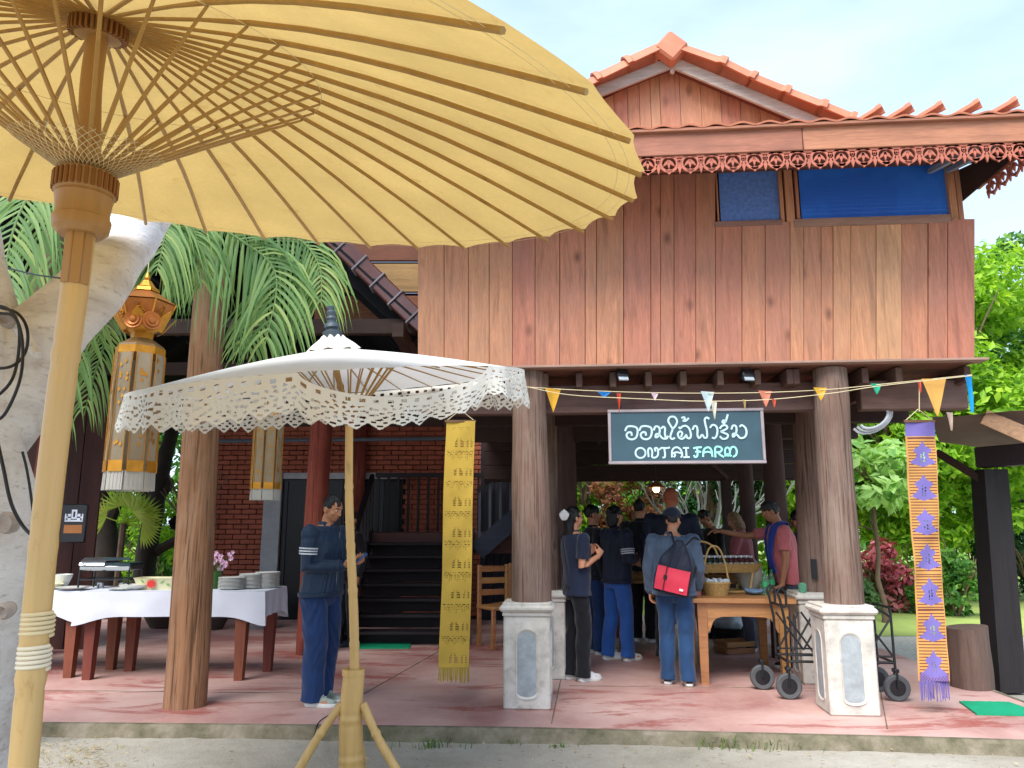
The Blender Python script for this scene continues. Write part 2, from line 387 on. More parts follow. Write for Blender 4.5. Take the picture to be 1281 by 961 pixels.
def mk_blue():
    t = NT('blue_patterned_glass'); v = t.coord((1, 1, 1)); w1 = t.n('ShaderNodeTexVoronoi', distance='CHEBYCHEV'); w1.inputs['Scale'].default_value = 26; w1.inputs['Randomness'].default_value = 0
    t.l(v, w1.inputs['Vector']); t.bump(w1.outputs['Distance'], .8, .01)
    col = t.ramp(t.noise(v, 1.1, 3), [(.35, (.02, .13, .62)), (.65, (.04, .26, .95))])
    col = t.mix(t.ramp(w1.outputs['Distance'], [(.38, (0,)*3), (.5, (.14,)*3)]), col, (.1, .24, .6))
    return t.done(col, .22, 0, .7)
blue_glass = mk_blue(); mesh_glass = plain('grey_blue_mesh_glass', '5f80c4', .35, scale=30, var=.3)
gold_m = plain('gold_foil', 'c88a2e', .35, metal=.6, var=.25, scale=16, bump=.2); copper_m = plain('copper_gold_foil', 'b06a30', .4, metal=.4, var=.25, scale=18)
mulberry = cloth('mulberry_paper', 'a89880', .9, trans=.25, var=.15, sheen=0); tassel_m = cloth('white_paper_tassel', 'c9c6bf', .9, trans=.25, sheen=0)
white_cl = cloth('white_tablecloth', 'c8ccd8', .85, var=.03, sheen=.1); porcelain = plain('white_porcelain', 'd8d8d2', .2, var=.04, bump=0, spec=.6)
steel = plain('polished_steel', 'b8bcc2', .18, metal=.9, var=.05, bump=0); black_metal = plain('black_painted_metal', '14151a', .4, spec=.5, bump=.05)
black_rub = plain('black_rubber', '1a1a1c', .75); cream_m = plain('cream_enamel', 'd2cda6', .35, var=.06, bump=0); red_paint = plain('red_print', 'c22a22', .5); green_print = plain('green_print', '6f9a5a', .5)
orchid_m = leafmat('pink_orchid_petal', 'b878a8', 'd9a8cc', 'efe0ec', .3); stem_m = plain('green_stem', '3e5d2a', .6)
sign_m = plain('slate_green_sign_paint', '35505c', .6, var=.15, scale=3); sign_txt = plain('pale_sign_lettering', 'b9d3d6', .6, var=.1); sign_mint = plain('mint_sign_lettering', 'a0f0e0', .6, var=.05)
sign_frame = plain('sign_frame_paint', '9a8f92', .6)
mat_green = cloth('green_plastic_mat', '149068', .7, wr=.8, weave=90, sheen=0)
wicker = plain('rattan_weave', 'b58f55', .6, var=.35, scale=40, bump=.6)
tarp_m = cloth('brown_tarp', '6d5a50', .8, trans=.1, sheen=0, wr=.6); palewood = wood('pale_plank', 'c09a78', 'x')
skin_m = plain('tan_skin', 'b07a5a', .5, var=.06, scale=9, bump=.05); skin_l = plain('light_skin', 'c48a6a', .5, var=.06, bump=.05); skin_r = plain('ruddy_skin', 'b06a4c', .5, var=.08, bump=.05)
hair_k = plain('black_hair', '0f0d0e', .42, var=.3, scale=60, bump=.5); hair_b = plain('ash_blonde_hair', '8f7350', .5, var=.35, scale=60, bump=.5); hair_g = plain('greying_hair', '2c2a2a', .5, var=.5, scale=50, bump=.5); hair_red = plain('short_ginger_hair', '9a5238', .6, var=.15, scale=60)
eye_w = plain('eye_white', 'd8d4cc', .3, bump=0); eye_d = plain('eye_iris', '140c08', .2, bump=0); lip_m = plain('lip_skin', '8f4f42', .5, bump=0)
sole_w = plain('white_rubber_sole', 'd5d5d0', .6); 
def greens():
    return (leafmat('bright_leaf', '5a8a24', '8ab832', 'bcd848', .45), leafmat('mid_leaf', '30602a', '56883a', '86ae48', .4), leafmat('dark_leaf', '142e16', '26502a', '3f6e34', .3), leafmat('red_leaf', '94404c', 'c4606c', 'e09aa0', .35), leafmat('rust_leaf', '6e3c28', '9a5e40', 'b98a5a', .3))
leaf_bright, leaf_mid, leaf_dark, leaf_red, leaf_rust = greens()
palm_m = leafmat('palm_leaflet', '4c7642', '86a868', 'b4c478', .4, .5); fanpalm_m = leafmat('fan_palm_leaf', '8aa83a', 'b5c850', 'd0d870', .4)
grass_m = leafmat('grass_blade', '4f6b2c', '7c8f3e', 'a59a5a', .3)
# ------------------------------------------------------------------ ground, patio
def struct(o): o['kind'] = 'structure'; return o
def grid_sheet(name, m, x0, x1, y0, y1, nx, ny, zf, **k):
    b = MB(); vs = [(x0 + (x1 - x0) * i / nx, y0 + (y1 - y0) * j / ny) for j in range(ny + 1) for i in range(nx + 1)]
    b.add([(x, y, zf(x, y)) for x, y in vs], [(j * (nx + 1) + i, j * (nx + 1) + i + 1, (j + 1) * (nx + 1) + i + 1, (j + 1) * (nx + 1) + i) for j in range(ny) for i in range(nx)])
    return b.build(name, m, **k)
g0 = MB(); g0.quad((-300, -100, -.02), (300, -100, -.02), (300, 500, -.02), (-300, 500, -.02)); struct(g0.build('ground', ground_m))
def hz(x, y): return .004 + .01 * noise.noise(Vector((x * .8, y * .8, 0))) + .004 * noise.noise(Vector((x * 5, y * 5, 3)))
struct(grid_sheet('dirt_path', ground_m, -6, 9, 1.0, 5.95, 150, 50, lambda x, y: hz(x, y) + .014))
def lawnz(x, y): return .02 + .02 * noise.noise(Vector((x * .5, y * .5, 1)))
struct(grid_sheet('lawn', lawn_m, 4.6, 60, 11.2, 75, 60, 60, lawnz))
struct(grid_sheet('garden_soil', lawn_m, -40, 4.55, 13.2, 75, 60, 60, lawnz))
struct(grid_sheet('gravel_path', gravel_m, 4.4, 20, 7.8, 11.15, 40, 12, lambda x, y: .012 + .008 * noise.noise(Vector((x * 3, y * 3, 1)))))
# the patio slab: front edge from left to right, then back along the right side
edge = [G(u, v, FL) for u, v in ((-300, 903), (60, 905), (300, 907), (640, 911), (900, 917), (1150, 923), (1281, 927), (1430, 932))]
xr = edge[-1].x
fl = [(p.x, p.y) for p in edge] + [(xr + .03, 6.0), (4.22, 7.2), (4.35, 9.4), (4.4, 13), (-8, 13)]
n = len(fl); b = MB()
b.add([(x, y, FL) for x, y in fl], [tuple(range(n))])
pf = struct(b.build('patio_floor', floor_m))
for q0, q1 in (((455, 868), (572, 802)), ((690, 905), (712, 800)), ((-100, 862), (455, 868)), ((712, 858), (1110, 862)), ((1110, 912), (1090, 800))):
    p, q = G(*q0, FL + .0015), G(*q1, FL + .0015); b = MB(); b.bar(p, q, .009, .004); struct(b.build('floor_joint', kerb_m, smooth=False))
b = MB()                                         # kerb face with a worn, uneven lip
rows = []
N = 260
for i in range(N + 1):
    t = i / N * (len(edge) + 1)
    k = [Vector((x, y, 0)) for x, y in fl[:len(edge) + 2]]
    j = min(int(t), len(k) - 2); p = k[j].lerp(k[j + 1], min(1, t - j)); d = (k[j + 1] - k[j]).normalized(); nn = Vector((d.y, -d.x, 0))
    w1 = noise.noise(p * 3) * .014; w2 = noise.noise(p * 9 + Vector((5, 5, 5))) * .018
    rows.append([p + nn * (.0) + Vector((0, 0, FL + .003)) - nn * .03, p + nn * (.012 + w1 * .4) + Vector((0, 0, FL + .002)), p + nn * (.03 + w1) + Vector((0, 0, FL - .018)), p + nn * (.04 + w2) + Vector((0, 0, .05)), p + nn * (.07 + w2 * 2) + Vector((0, 0, -.01))])
b.loft(rows, cap=False, closed=False); struct(b.build('patio_kerb', kerb_m))
# grass tufts and dry leaves along the kerb
def blades(name, m, spots, n, h, wd, spread, seed=1, **kw):
    rg = np.random.default_rng(seed); V = []; Fc = []
    for (x, y, z, s) in spots:
        for i in range(int(n * s)):
            a = rg.uniform(0, 6.283); r = abs(rg.normal()) * spread * s; bx, by = x + math.cos(a) * r * 1.6, y + math.sin(a) * r * .6
            hh = h * rg.uniform(.4, 1.1) * s; a2 = rg.uniform(0, 6.283); lx, ly = math.cos(a2) * hh * .7, math.sin(a2) * hh * .7; px, py = -math.sin(a2) * wd, math.cos(a2) * wd
            o = len(V); z = .012; V += [(bx - px, by - py, z), (bx + px, by + py, z), (bx + lx * .4 + px * .7, by + ly * .4 + py * .7, z + hh * .7), (bx + lx * .4 - px * .7, by + ly * .4 - py * .7, z + hh * .7), (bx + lx, by + ly, z + hh * .95)]
            Fc += [(o, o + 1, o + 2, o + 3), (o + 3, o + 2, o + 4)]
    b = MB(); b.add(V, Fc); return b.build(name, m, smooth=False, **kw)
sp = []
for u, v, s in ((540, 930, .9), (905, 930, 1.3), (965, 932, 1.1), (945, 925, .7), (330, 915, .5), (860, 927, .6), (1110, 932, .5), (400, 916, .4), (1030, 930, .6), (460, 918, .6), (640, 925, .4), (700, 930, .5), (530, 922, .5)):
    p = G(u, v + 4, 0.02); sp.append((p.x, p.y, 0.0, s))
tag(stuffed(blades('weed_tufts', leafmat('weed_leaf', '3f5a2c', '5f7d3c', '8a9a4a', .3), sp, 70, .075, .0035, .09, 3)), 'small green weeds growing along the foot of the patio kerb', 'weeds')
rg = np.random.default_rng(5); V = []; Fc = []
for i in range(900):
    u, v = (rg.uniform(960, 1060), rg.uniform(928, 940)) if i < 90 else ((rg.uniform(40, 140), rg.uniform(925, 990)) if i < 300 else (rg.uniform(-100, 1400), rg.uniform(935, 1050)))
    p = G(u, v, 0); a = rg.uniform(0, 6.28); s = rg.uniform(.006, .02); z = .034
    o = len(V); c, q = math.cos(a) * s, math.sin(a) * s
    V += [(p.x - c, p.y - q, z), (p.x + q * .4, p.y - c * .4, z + .006), (p.x + c, p.y + q, z + rg.uniform(0, .01)), (p.x - q * .4, p.y + c * .4, z + .004)]; Fc.append((o, o + 1, o + 2, o + 3))
b = MB(); b.add(V, Fc); tag(stuffed(b.build('leaf_litter', leafmat('dry_leaf', '7a6040', 'a08a5c', 'c8b890', .1), smooth=False)), 'dry leaf litter and chips scattered over the dirt', 'leaf litter')
sp = [(p.x, p.y, 0, 1.) for p in (G(rg.uniform(-60, 150), rg.uniform(938, 1060), 0) for _ in range(60))]
tag(stuffed(blades('dry_grass', leafmat('dry_grass_blade', '8a7a48', 'ab9a64', 'c4b888', .2), sp, 26, .035, .002, .07, 9)), 'thin dry grass on the dirt beside the pale tree', 'grass')
# ------------------------------------------------------------------ the teak house
house = thing('teak_house', 'two-storey house of reddish teak boards with blue glass windows, standing on log columns', 'house', (0, HY, FL), HA)
HOFF = Vector((0, 0, FL))
def hp(u, v, b=0.0): return PH(u, v, b) - HOFF      # pixel -> coordinates of the house's own frame
BW = -.13                                         # front face of the upper wall
def plank_from(u0, u1, vt, vb, b, th, m, name='plank', parent=house, gap=.0035, tp=0.0):
    vb = (450.5 if u0 > 1180 else 450)
    a0, a1 = hp(u0, vb, b), hp(u1, vb, b); t0, t1 = hp(u0, vt, b), hp(u1, vt, b); dz = random.uniform(-.004, .004)
    y = b + random.uniform(-.011, .004)
    zb_ = hp(1219, 450, BW).z
    q = [(a0.x + gap / 2, zb_ + dz), (a1.x - gap / 2, zb_ + dz), (t1.x - gap / 2, t1.z + tp), (t0.x + gap / 2, t0.z + tp)]; k = .003
    mb = MB(); f = [Vector((x, y + k, z)) for x, z in q]
    cen = sum((Vector((x, 0, z)) for x, z in q), Vector()) / 4
    ins = [Vector((x + (k if x < cen.x else -k), y, z + (k if z < cen.z else -k))) for x, z in q]; bk = [Vector((x, y + th, z)) for x, z in q]
    vs = ins + f + bk; fs = [(0, 1, 2, 3)] + [(i, 4 + i, 4 + (i + 1) % 4, (i + 1) % 4) for i in range(4)] + [(4 + i, 8 + i, 8 + (i + 1) % 4, 4 + (i + 1) % 4) for i in range(4)]
    mb.add(vs, fs); return mb.build(name, m, parent, smooth=False)
us = [523, 556, 586, 612, 641, 669.5, 700, 732, 746, 780, 814, 826, 843, 870, 895]
for a, c in zip(us[:-1], us[1:]):
    plank_from(a, c, 178, 444 + min(7, (a - 523) / 127 * 7), BW, .03, planks_m)
us = [895, 928, 957, 988, 1005, 1027, 1042, 1064, 1096, 1128, 1161, 1185, 1219]
for i, (a, c) in enumerate(zip(us[:-1], us[1:])):
    sh = 4 * (a - 895) / 320; e = 9 if c > 1200 else 0
    a_, c_ = a, c
    mb = plank_from(a, c, 279 - 5 * (a - 895) / 320, 451 - 1.5 * (a - 895) / 320, BW + .002, .03, plank_light if i in (8,) else planks_m)
# wall core behind planks, side walls, floor, ceiling of the upper storey
pL, pR = hp(523, 445, BW), hp(1219, 450, BW); zb = (pL.z + pR.z) / 2; ZF = pR.z - .005; ZT = 4.5
xL, xR = pL.x + .01, pR.x - .01
b = MB()
b.box(((xL + hp(895, 300, BW).x) / 2, BW + .05, (ZF + ZT) / 2), (hp(895, 300, BW).x - xL, .04, ZT - ZF))
z1 = hp(1000, 282, BW).z
b.box(((hp(895, 300, BW).x + xR) / 2, BW + .05, (ZF + z1) / 2), (xR - hp(895, 300, BW).x, .04, z1 - ZF))
b.build('wall_backing', dark_wood, house)
for k in range(24):                                 # side walls board by board
    y0 = BW + .06 + k * .22
    for x in (xL + .015, xR - .015):
        if x < 0 or k < 2: MB().box((x, y0 + .108, (ZF + ZT) / 2), (.03, .214, ZT - ZF), ch=.003).build('side_plank', planks_m, house, smooth=False)
    if k >= 2:
        MB().box((xR - .015, y0 + .108, (ZF + ZT) / 2), (.03, .214, ZT - ZF), ch=.003).build('side_plank', planks_m, house, smooth=False)
b = MB(); b.box(((xL + xR) / 2, 2.6, ZT + .02), (xR - xL, 5.4, .04)); b.box(((xL + xR) / 2, 5.3, (ZF + ZT) / 2), (xR - xL, .04, ZT - ZF)); b.build('inner_ceiling', dark_wood, house)
# floor boards seen from below, running along the house
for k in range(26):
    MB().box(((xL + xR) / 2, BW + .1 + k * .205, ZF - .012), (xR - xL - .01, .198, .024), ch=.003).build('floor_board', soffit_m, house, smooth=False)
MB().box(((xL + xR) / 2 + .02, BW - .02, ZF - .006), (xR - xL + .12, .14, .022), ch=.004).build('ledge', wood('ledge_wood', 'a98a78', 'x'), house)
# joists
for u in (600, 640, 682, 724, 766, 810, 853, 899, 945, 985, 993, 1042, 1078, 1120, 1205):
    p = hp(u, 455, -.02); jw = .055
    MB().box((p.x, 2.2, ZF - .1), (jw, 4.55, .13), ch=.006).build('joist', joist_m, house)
# front beams
for (a, c, bb) in ((523, 1039, .12), (1075, 1209, .1)):
    p0, p1 = hp(a, 478, bb), hp(c, 478, bb); zt, zl = hp(900, 479, bb).z, hp(900, 515, bb).z
    b = MB(); b.box(((p0.x + p1.x) / 2, bb + .06, (zt + zl) / 2), (p1.x - p0.x, .12, zt - zl), ch=.01); b.build('beam', beam_m, house)
# log columns
def log_col(x, y, z0, z1, r0, r1, lean=(0, 0), m=col_m, name='column', parent=house, seed=0, knobs=1):
    b = MB(); rings = []; n = 22; K = 26; rs = random.Random(seed)
    kn = [(rs.uniform(.1, .9), rs.uniform(0, 6.28)) for _ in range(3)]
    for i in range(K + 1):
        t = i / K; z = z0 + (z1 - z0) * t; r = r0 + (r1 - r0) * t; cx = x + lean[0] * t + .012 * math.sin(3 * t + seed); cy = y + lean[1] * t; rg_ = []
        for j in range(n):
            a = 2 * math.pi * j / n; q = Vector((math.cos(a) * 1.2, math.sin(a) * 1.2, z * .55 + seed)); k = 1 + .05 * noise.noise(q * 1.5) + .025 * noise.noise(Vector((math.cos(a) * 5, math.sin(a) * 5, z * .8 + seed)))
            for kt, ka in kn:
                d2 = ((t - kt) * 9) ** 2 + (((a - ka + math.pi) % 6.283 - math.pi) * 1.8) ** 2; k += .07 * math.exp(-d2)
            rg_.append((cx + r * k * math.cos(a), cy + r * k * math.sin(a), z))
        rings.append(rg_)
    b.loft(rings); return b.build(name, m, parent, ang=60)
def pedestal(x, y, w, h, parent=house):
    bx = MB(); bx.box((x, y, h * .44), (w, w, h * .88), ch=.012, taper=.97).noise(.004, 3)
    p = bx.build('pedestal', conc, parent, ang=30)
    MB().box((x, y, h * .90), (w * 1.05, w * 1.05, .035), ch=.008).build('moulding', conc, p, ang=30)
    MB().box((x, y, h * .955), (w * 1.18, w * 1.18, .05), ch=.018).build('moulding', conc, p, ang=30)
    MB().box((x, y, h - .006), (w * 1.06, w * 1.06, .03), ch=.008).build('moulding', conc, p, ang=30)
    for (dx, dy) in ((0, -1), (1, 0), (-1, 0)):                        # sunk arched niche: raised rim round a recessed plaster
        M = Matrix.Rotation(math.atan2(dx, -dy), 3, 'Z'); ww, zb_, zt_ = w * .21, h * .16, h * .66; out = []
        for i in range(13): out.append((math.cos(math.pi * i / 12) * ww, zt_ + math.sin(math.pi * i / 12) * ww * .9))
        for i in range(13): out.append((-math.cos(math.pi * i / 12) * ww, zb_ - math.sin(math.pi * i / 12) * ww * .5))
        fr = MB(); n_ = len(out)
        def off(pt, k, d): return Vector((x, y, 0)) + M @ Vector((pt[0] * k, d, (pt[1] - (zb_ + zt_) / 2) * (1 + (k - 1) * .5) + (zb_ + zt_) / 2))
        f0 = -w / 2 - .0005
        rings = [[off(pt, 1.12, f0 + .008) for pt in out], [off(pt, 1.1, f0 - .008) for pt in out], [off(pt, 1.0, f0 - .006) for pt in out], [off(pt, .93, f0 + .004) for pt in out]]
        fr.loft([r + [r[0]] for r in rings], cap=False, closed=False); fr.build('niche_rim', conc, p, ang=50)
        pn = MB(); pn.add([off(pt, .94, f0 - .0012) for pt in out], [tuple(range(n_))]); pn.build('niche', niche_m, p, smooth=False)
    return p
pa = hp(659, 860, -.18); pb = hp(1069, 870, -.18)
CX = {}
for (x, s, r0, r1, ln) in ((pa.x, 1, .165, .145, (0, 0)), (pb.x, 2, .15, .135, (.05, 0))):
    pedestal(x, 0, .37, .80); log_col(x + .02, 0, .79, ZF - .02 if s == 1 else ZF - .03, r0, r1, ln, seed=s)
for (x, y, s) in ((pa.x + .1, 1.22, 3), (pb.x + .14, 1.2, 4)):
    pedestal(x, y, .37, .80); log_col(x + (.05 if s == 4 else 0), y, .79, ZF - .02, .145, .13, (0, 0), seed=s)
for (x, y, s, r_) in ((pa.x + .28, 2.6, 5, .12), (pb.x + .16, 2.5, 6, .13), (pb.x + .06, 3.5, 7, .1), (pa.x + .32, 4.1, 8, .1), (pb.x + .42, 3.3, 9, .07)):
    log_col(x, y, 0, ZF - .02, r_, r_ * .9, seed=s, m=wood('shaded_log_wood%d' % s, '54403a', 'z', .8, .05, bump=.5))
b = MB(); b.box((pb.x + .12, 1.04, .82 + .2), (.05, .02, .18)); b.build('socket_slot', black_metal, house)
# rear beams and the boarded strip over the far opening
zr = hp(800, 599, 4.5).z
for k in range(3):
    MB().box(((xL + xR) / 2, 4.5 + .03, zr + .1 + k * .2), (xR - xL, .05, .195), ch=.004).build('rear_board', dark_wood, house)
MB().box(((xL + xR) / 2, 4.6, zr + .02), (xR - xL, .1, .1), ch=.01).build('beam', dark_wood, house)
for y in (1.2, 2.6):
    MB().box(((xL + xR) / 2, y, ZF - .24), (xR - xL, .1, .18), ch=.01).build('beam', dark_wood, house)
x0 = hp(910, 650, 4.6).x
MB().box((x0, 4.6, zr / 2), (.13, .13, zr), ch=.01).build('post', dark_wood, house)
b = MB(); b.bar((x0 + .02, 4.52, zr + .0), (x0 - .35, 4.5, zr + .35), .05, .05); b.build('brace', joist_m, house)
# window band
def hbox(u0, u1, v0, v1, b, th, ch=.004):
    p0, p1 = hp(u0, v0, b), hp(u1, v1, b); m = MB(); m.box(((p0.x + p1.x) / 2, b + th / 2, (p0.z + p1.z) / 2), (p1.x - p0.x, th, p0.z - p1.z), ch=ch); return m
for i, (u0, u1, v0, v1) in enumerate(((897, 976, 185, 277), (996, 1188, 180, 274))):
    fr = hbox(u0 - 3, u1 + 3, v1, v1 + 4, BW - .012, .06).build('window_frame', wood('window_sill_wood%d' % i, '9a7466', 'x'), house)
    n_ = 1 if i == 0 else 1
    for k in range(n_):
        pn = hbox(u0, u1, v0, v1, BW + .03, .006, 0); o = pn.build('window_pane', mesh_glass if i == 0 else blue_glass, house, smooth=False)
    m = hbox(u0 - 2, u0 + 1, v0, v1, BW + .01, .05); m.build('window_stile', planks_m, house)
    m = hbox(u1 - 1, u1 + 1, v0, v1, BW + .01, .05); m.build('window_stile', planks_m, house)
hbox(978, 995, 180, 277, BW - .01, .09).build('window_post', planks_m, house)
hbox(1190, 1207, 180, 274, BW - .01, .09).build('window_post', planks_m, house)
# eave: soffit, fascia, fretwork, tiles
def ep(u, v): return hp(u, v, EB)
EB = -.93
e0 = ep(760, 173); e1 = ep(1290, 147); zf1 = ep(1000, 160).z; zf0 = ep(1000, 189).z; zl = ep(1000, 212).z
XR_ = e1.x; XL_ = xL - .25
for k in range(9):
    xa = XL_ + (XR_ - XL_) * k / 9; xb = XL_ + (XR_ - XL_) * (k + 1) / 9
    if k % 3 == 0: MB().box(((xa + XL_ + (XR_ - XL_) * (k + 3) / 9) / 2, EB, (zf0 + zf1) / 2), ((XR_ - XL_) / 3 - .004, .03, zf1 - zf0), ch=.005).build('fascia_board', eave_m, house)
MB().box(((XL_ + XR_) / 2, EB - .02, zf1 + .005), (XR_ - XL_ + .06, .06, .03), ch=.006).build('fascia_cap', eave_m, house)
# fretwork motif: ring with a three-lobed leaf and a pointed drop
per = 25.2 / 960 * 6.15
h_ = zf0 - zl
def motif():
    b = MB(); r = per * .40; th = .014; cz = -h_ * .42
    b.ring((0, 0, cz), r, per * .13, th, 18)
    b.box((0, 0, -h_ * .05), (per * .99, th, h_ * .12))
    for a in (-.75, 0, .75):
        d = Vector((math.sin(a), 0, -math.cos(a))); q = Vector((0, 0, cz + r * .45)); b.slab([q + Vector((-.35 * d.z, 0, .35 * d.x)) * r * .4, q + d * r * .5 + Vector((-d.z, 0, d.x)) * r * .18, q + d * r * 1.1, q + d * r * .5 - Vector((-d.z, 0, d.x)) * r * .18, q - Vector((-.35 * d.z, 0, .35 * d.x)) * r * .4], (0, 1, 0), th)
    b.slab([(-per * .2, -th / 2, cz - r * .85), (0, -th / 2, -h_ * 1.02), (per * .2, -th / 2, cz - r * .85), (0, -th / 2, cz - r * .7)], (0, 1, 0), th)
    b.slab([(per * .5 - per * .12, -th / 2, cz - r * .35), (per * .5, -th / 2, cz - r * 1.35), (per * .5 + per * .12, -th / 2, cz - r * .35), (per * .5, -th / 2, cz + r * .2)], (0, 1, 0), th)
    b.ring((per * .5, 0, cz + r * .25), per * .1, per * .06, th, 10)
    return b.mesh('fretwork', trim_m, smooth=False)
mm = motif(); k = 0; x = XL_ + per / 2
while x < XR_ - per * .3:
    link('fretwork_piece', mm, house, (x, EB + .004, zf0), 0); x += per
y = EB + per / 2 + .03
while y < BW - .05:                                  # side eave fretwork running back to the wall
    for xx in (XR_,): link('fretwork_piece', mm, house, (xx, y, zf0), R(90))
    y += per
b = MB(); b.box((XR_, (EB + BW) / 2 + .02, zf0 + .04), (.03, BW - EB, .09), ch=.005); b.build('fascia_board', eave_m, house)
b = MB()
zs = ZT + .02
for k in range(5):
    y0, y1 = EB + .02 + (BW - EB) * k / 5, EB + .02 + (BW - EB) * (k + 1) / 5 - .006
    f = lambda y: zf0 + .02 + (y - EB) * .26
    m = MB(); m.add([(XL_ + .02, y0, f(y0)), (XR_ - .02, y0, f(y0)), (XR_ - .02, y1, f(y1)), (XL_ + .02, y1, f(y1)), (XL_ + .02, y0, f(y0) + .015), (XR_ - .02, y0, f(y0) + .015), (XR_ - .02, y1, f(y1) + .015), (XL_ + .02, y1, f(y1) + .015)], [(0, 3, 2, 1), (4, 5, 6, 7), (0, 1, 5, 4), (2, 3, 7, 6), (0, 4, 7, 3), (1, 2, 6, 5)])
    m.build('soffit_board', soffit_m, house, smooth=False)
m = MB(); m.slab([(XR_ - .02, EB + .03, zf0 - .01), (XR_ - .02, BW + .3, zf0 - .01), (XR_ - .02, BW + .3, zf0 + .3), (XR_ - .02, EB + .03, zf0 + .04)], (-1, 0, 0), .012); m.build('end_board', dark_wood, house, smooth=False)
for u in (1230, 1256): 
    p = ep(u, 215); MB().bar((p.x, EB + .05, zf0 + .0), (p.x, BW, zf0 + .17), .04, .04).build('rafter', wood('pale_rafter%d' % u, '8a93a0', 'y'), house)
# tiled slope above the eave (curved clay tiles, course by course)
TS = .34; zt0 = zf1 + .02
def tile_mesh(wd, ln, curl=.0):
    b = MB(); r = []
    for j in range(4):
        t = j / 3; row = []
        for i in range(9):
            s = i / 8 - .5; z = .011 * math.cos(s * 2 * math.pi * .95) + t * 0 + (curl * (1 - t) ** 2)
            row.append((s * wd, t * ln, z))
        r.append(row)
    top = r; bot = [[(p[0], p[1] + .0, p[2] - .014) for p in row] for row in r]
    b.loft(top, cap=False, closed=False)
    o = len(b.v); b.add([p for row in bot for p in row], [(j * 9 + i, (j + 1) * 9 + i, (j + 1) * 9 + i + 1, j * 9 + i + 1) for j in range(3) for i in range(8)])
    b.add(top[0] + bot[0], [(i, 9 + i, 10 + i, i + 1) for i in range(8)]); return b
tw = .2; tmesh = tile_mesh(tw * 1.02, .36).mesh('clay_tile', tile_m, ang=60); sl = math.atan(.30)
nx = int((XR_ - XL_) / tw) + 1
for row in range(5):
    for i in range(nx):
        if row > 1 and i % 1: continue
        o = link('roof_tile', tmesh, house, (XL_ + tw * (i + .5), EB - .06 + row * .3 * math.cos(sl), zt0 + .012 + row * .3 * math.sin(sl)), 0); o.rotation_euler = (sl, 0, 0)
b = MB(); b.quad((XL_, EB - .02, zt0 - .01), (XR_, EB - .02, zt0 - .01), (XR_, 5.3, zt0 + 1.5), (XL_, 5.3, zt0 + 1.5)); b.build('roof_deck', tile_dark, house)
# upturned cover tiles along the right of the eave
def cap_tile(p, q, r=.075, th=.018, m=tile_m, name='ridge_tile', flare=1.18, up=Vector((0, 0, 1)), parent=house, k0=math.pi):
    p, q = Vector(p), Vector(q); d = (q - p).normalized(); s = d.cross(up).normalized(); n_ = s.cross(d); b = MB(); Rr = []
    for t, f in ((0, flare), (.12, flare), (.2, 1.0), (1.0, .95)):
        c = p.lerp(q, t); row = []
        for i in range(9):
            a = k0 * i / 8 + (math.pi - k0) / 2; row.append(c + (s * math.cos(a) + n_ * math.sin(a)) * r * f)
        for i in range(8, -1, -1):
            a = k0 * i / 8 + (math.pi - k0) / 2; row.append(c + (s * math.cos(a) + n_ * math.sin(a)) * (r * f - th))
        Rr.append(row)
    b.loft(Rr); return b.build(name, m, parent, ang=35)
for u in (1097, 1134, 1173, 1219, 1266):
    p = ep(u + 7, 139 - (u - 1097) * .055); q = ep(u - 26, 152 - (u - 1097) * .055)
    cap_tile(Vector((p.x, EB - .02, p.z)), Vector((q.x, EB + .12, q.z)), .05, flare=1.15)
# gable
GB = -.28
apex = hp(841, 84, GB); gl = hp(700, 150, GB); gr = hp(1030, 163, GB); base = zt0 - .02
gus = [700, 720, 735, 752, 768, 785, 800, 814, 826, 851, 877, 902, 926, 950, 975, 1000, 1030]
def gz(x): 
    return apex.z + (gl.z - apex.z) * (x - apex.x) / (gl.x - apex.x) if x < apex.x else apex.z + (gr.z - apex.z) * (x - apex.x) / (gr.x - apex.x)
for a, c in zip(gus[:-1], gus[1:]):
    x0, x1 = hp(a, 130, GB).x + .002, hp(c, 130, GB).x - .002; m = MB(); top = [(x0, gz(x0))] + ([(apex.x, apex.z)] if x0 < apex.x < x1 else []) + [(x1, gz(x1))]
    poly = [(x0, GB, base)] + [(x, GB, z) for x, z in top] + [(x1, GB, base)]; poly.reverse()
    m.slab([Vector(p) for p in poly], (0, 1, 0), .025); m.build('gable_board', wood('gable_wood_' + str(a), '80584c', 'z') if 0 else planks_m, house, smooth=False)
wb = wood('pale_barge_wood', 'b5a8a0', 'x')
for end, vv in ((hp(690, 140, GB - .16), 0), (hp(1045, 166, GB - .16), 1)):
    a = hp(841, 80, GB - .16); b = MB(); b.bar(a + Vector((0, 0, .012)), end + Vector((0, 0, .012)), .03, .1, ch=.004); b.build('barge_board', wb, house)
    a2 = a + Vector((0, .1, .03)); b = MB(); e2 = end + Vector((0, .1, .03)); b.slab([a2, e2, e2 + Vector((0, 2.6, 0)), a2 + Vector((0, 2.6, 0))], (0, 0, 1), .02); b.build('gable_roof_deck', tile_dark, house, smooth=False)
rk = [(824, 66), (785, 86), (747, 106), (708, 126)]
for (a, c) in zip(rk[:-1], rk[1:]):
    cap_tile(hp(c[0], c[1] + 4, GB - .2), hp(a[0] + 2, a[1] + 4, GB - .2), .112, m=tile_m, name='rake_tile')
rk = [(851, 69), (903, 87), (938, 105), (981, 123), (1027, 141), (1062, 156)]
for (a, c) in zip(rk[:-1], rk[1:]):
    cap_tile(hp(c[0] + 1, c[1] + 4, GB - .2), hp(a[0] - 2, a[1] + 2, GB - .2), .112, m=tile_m, name='rake_tile')
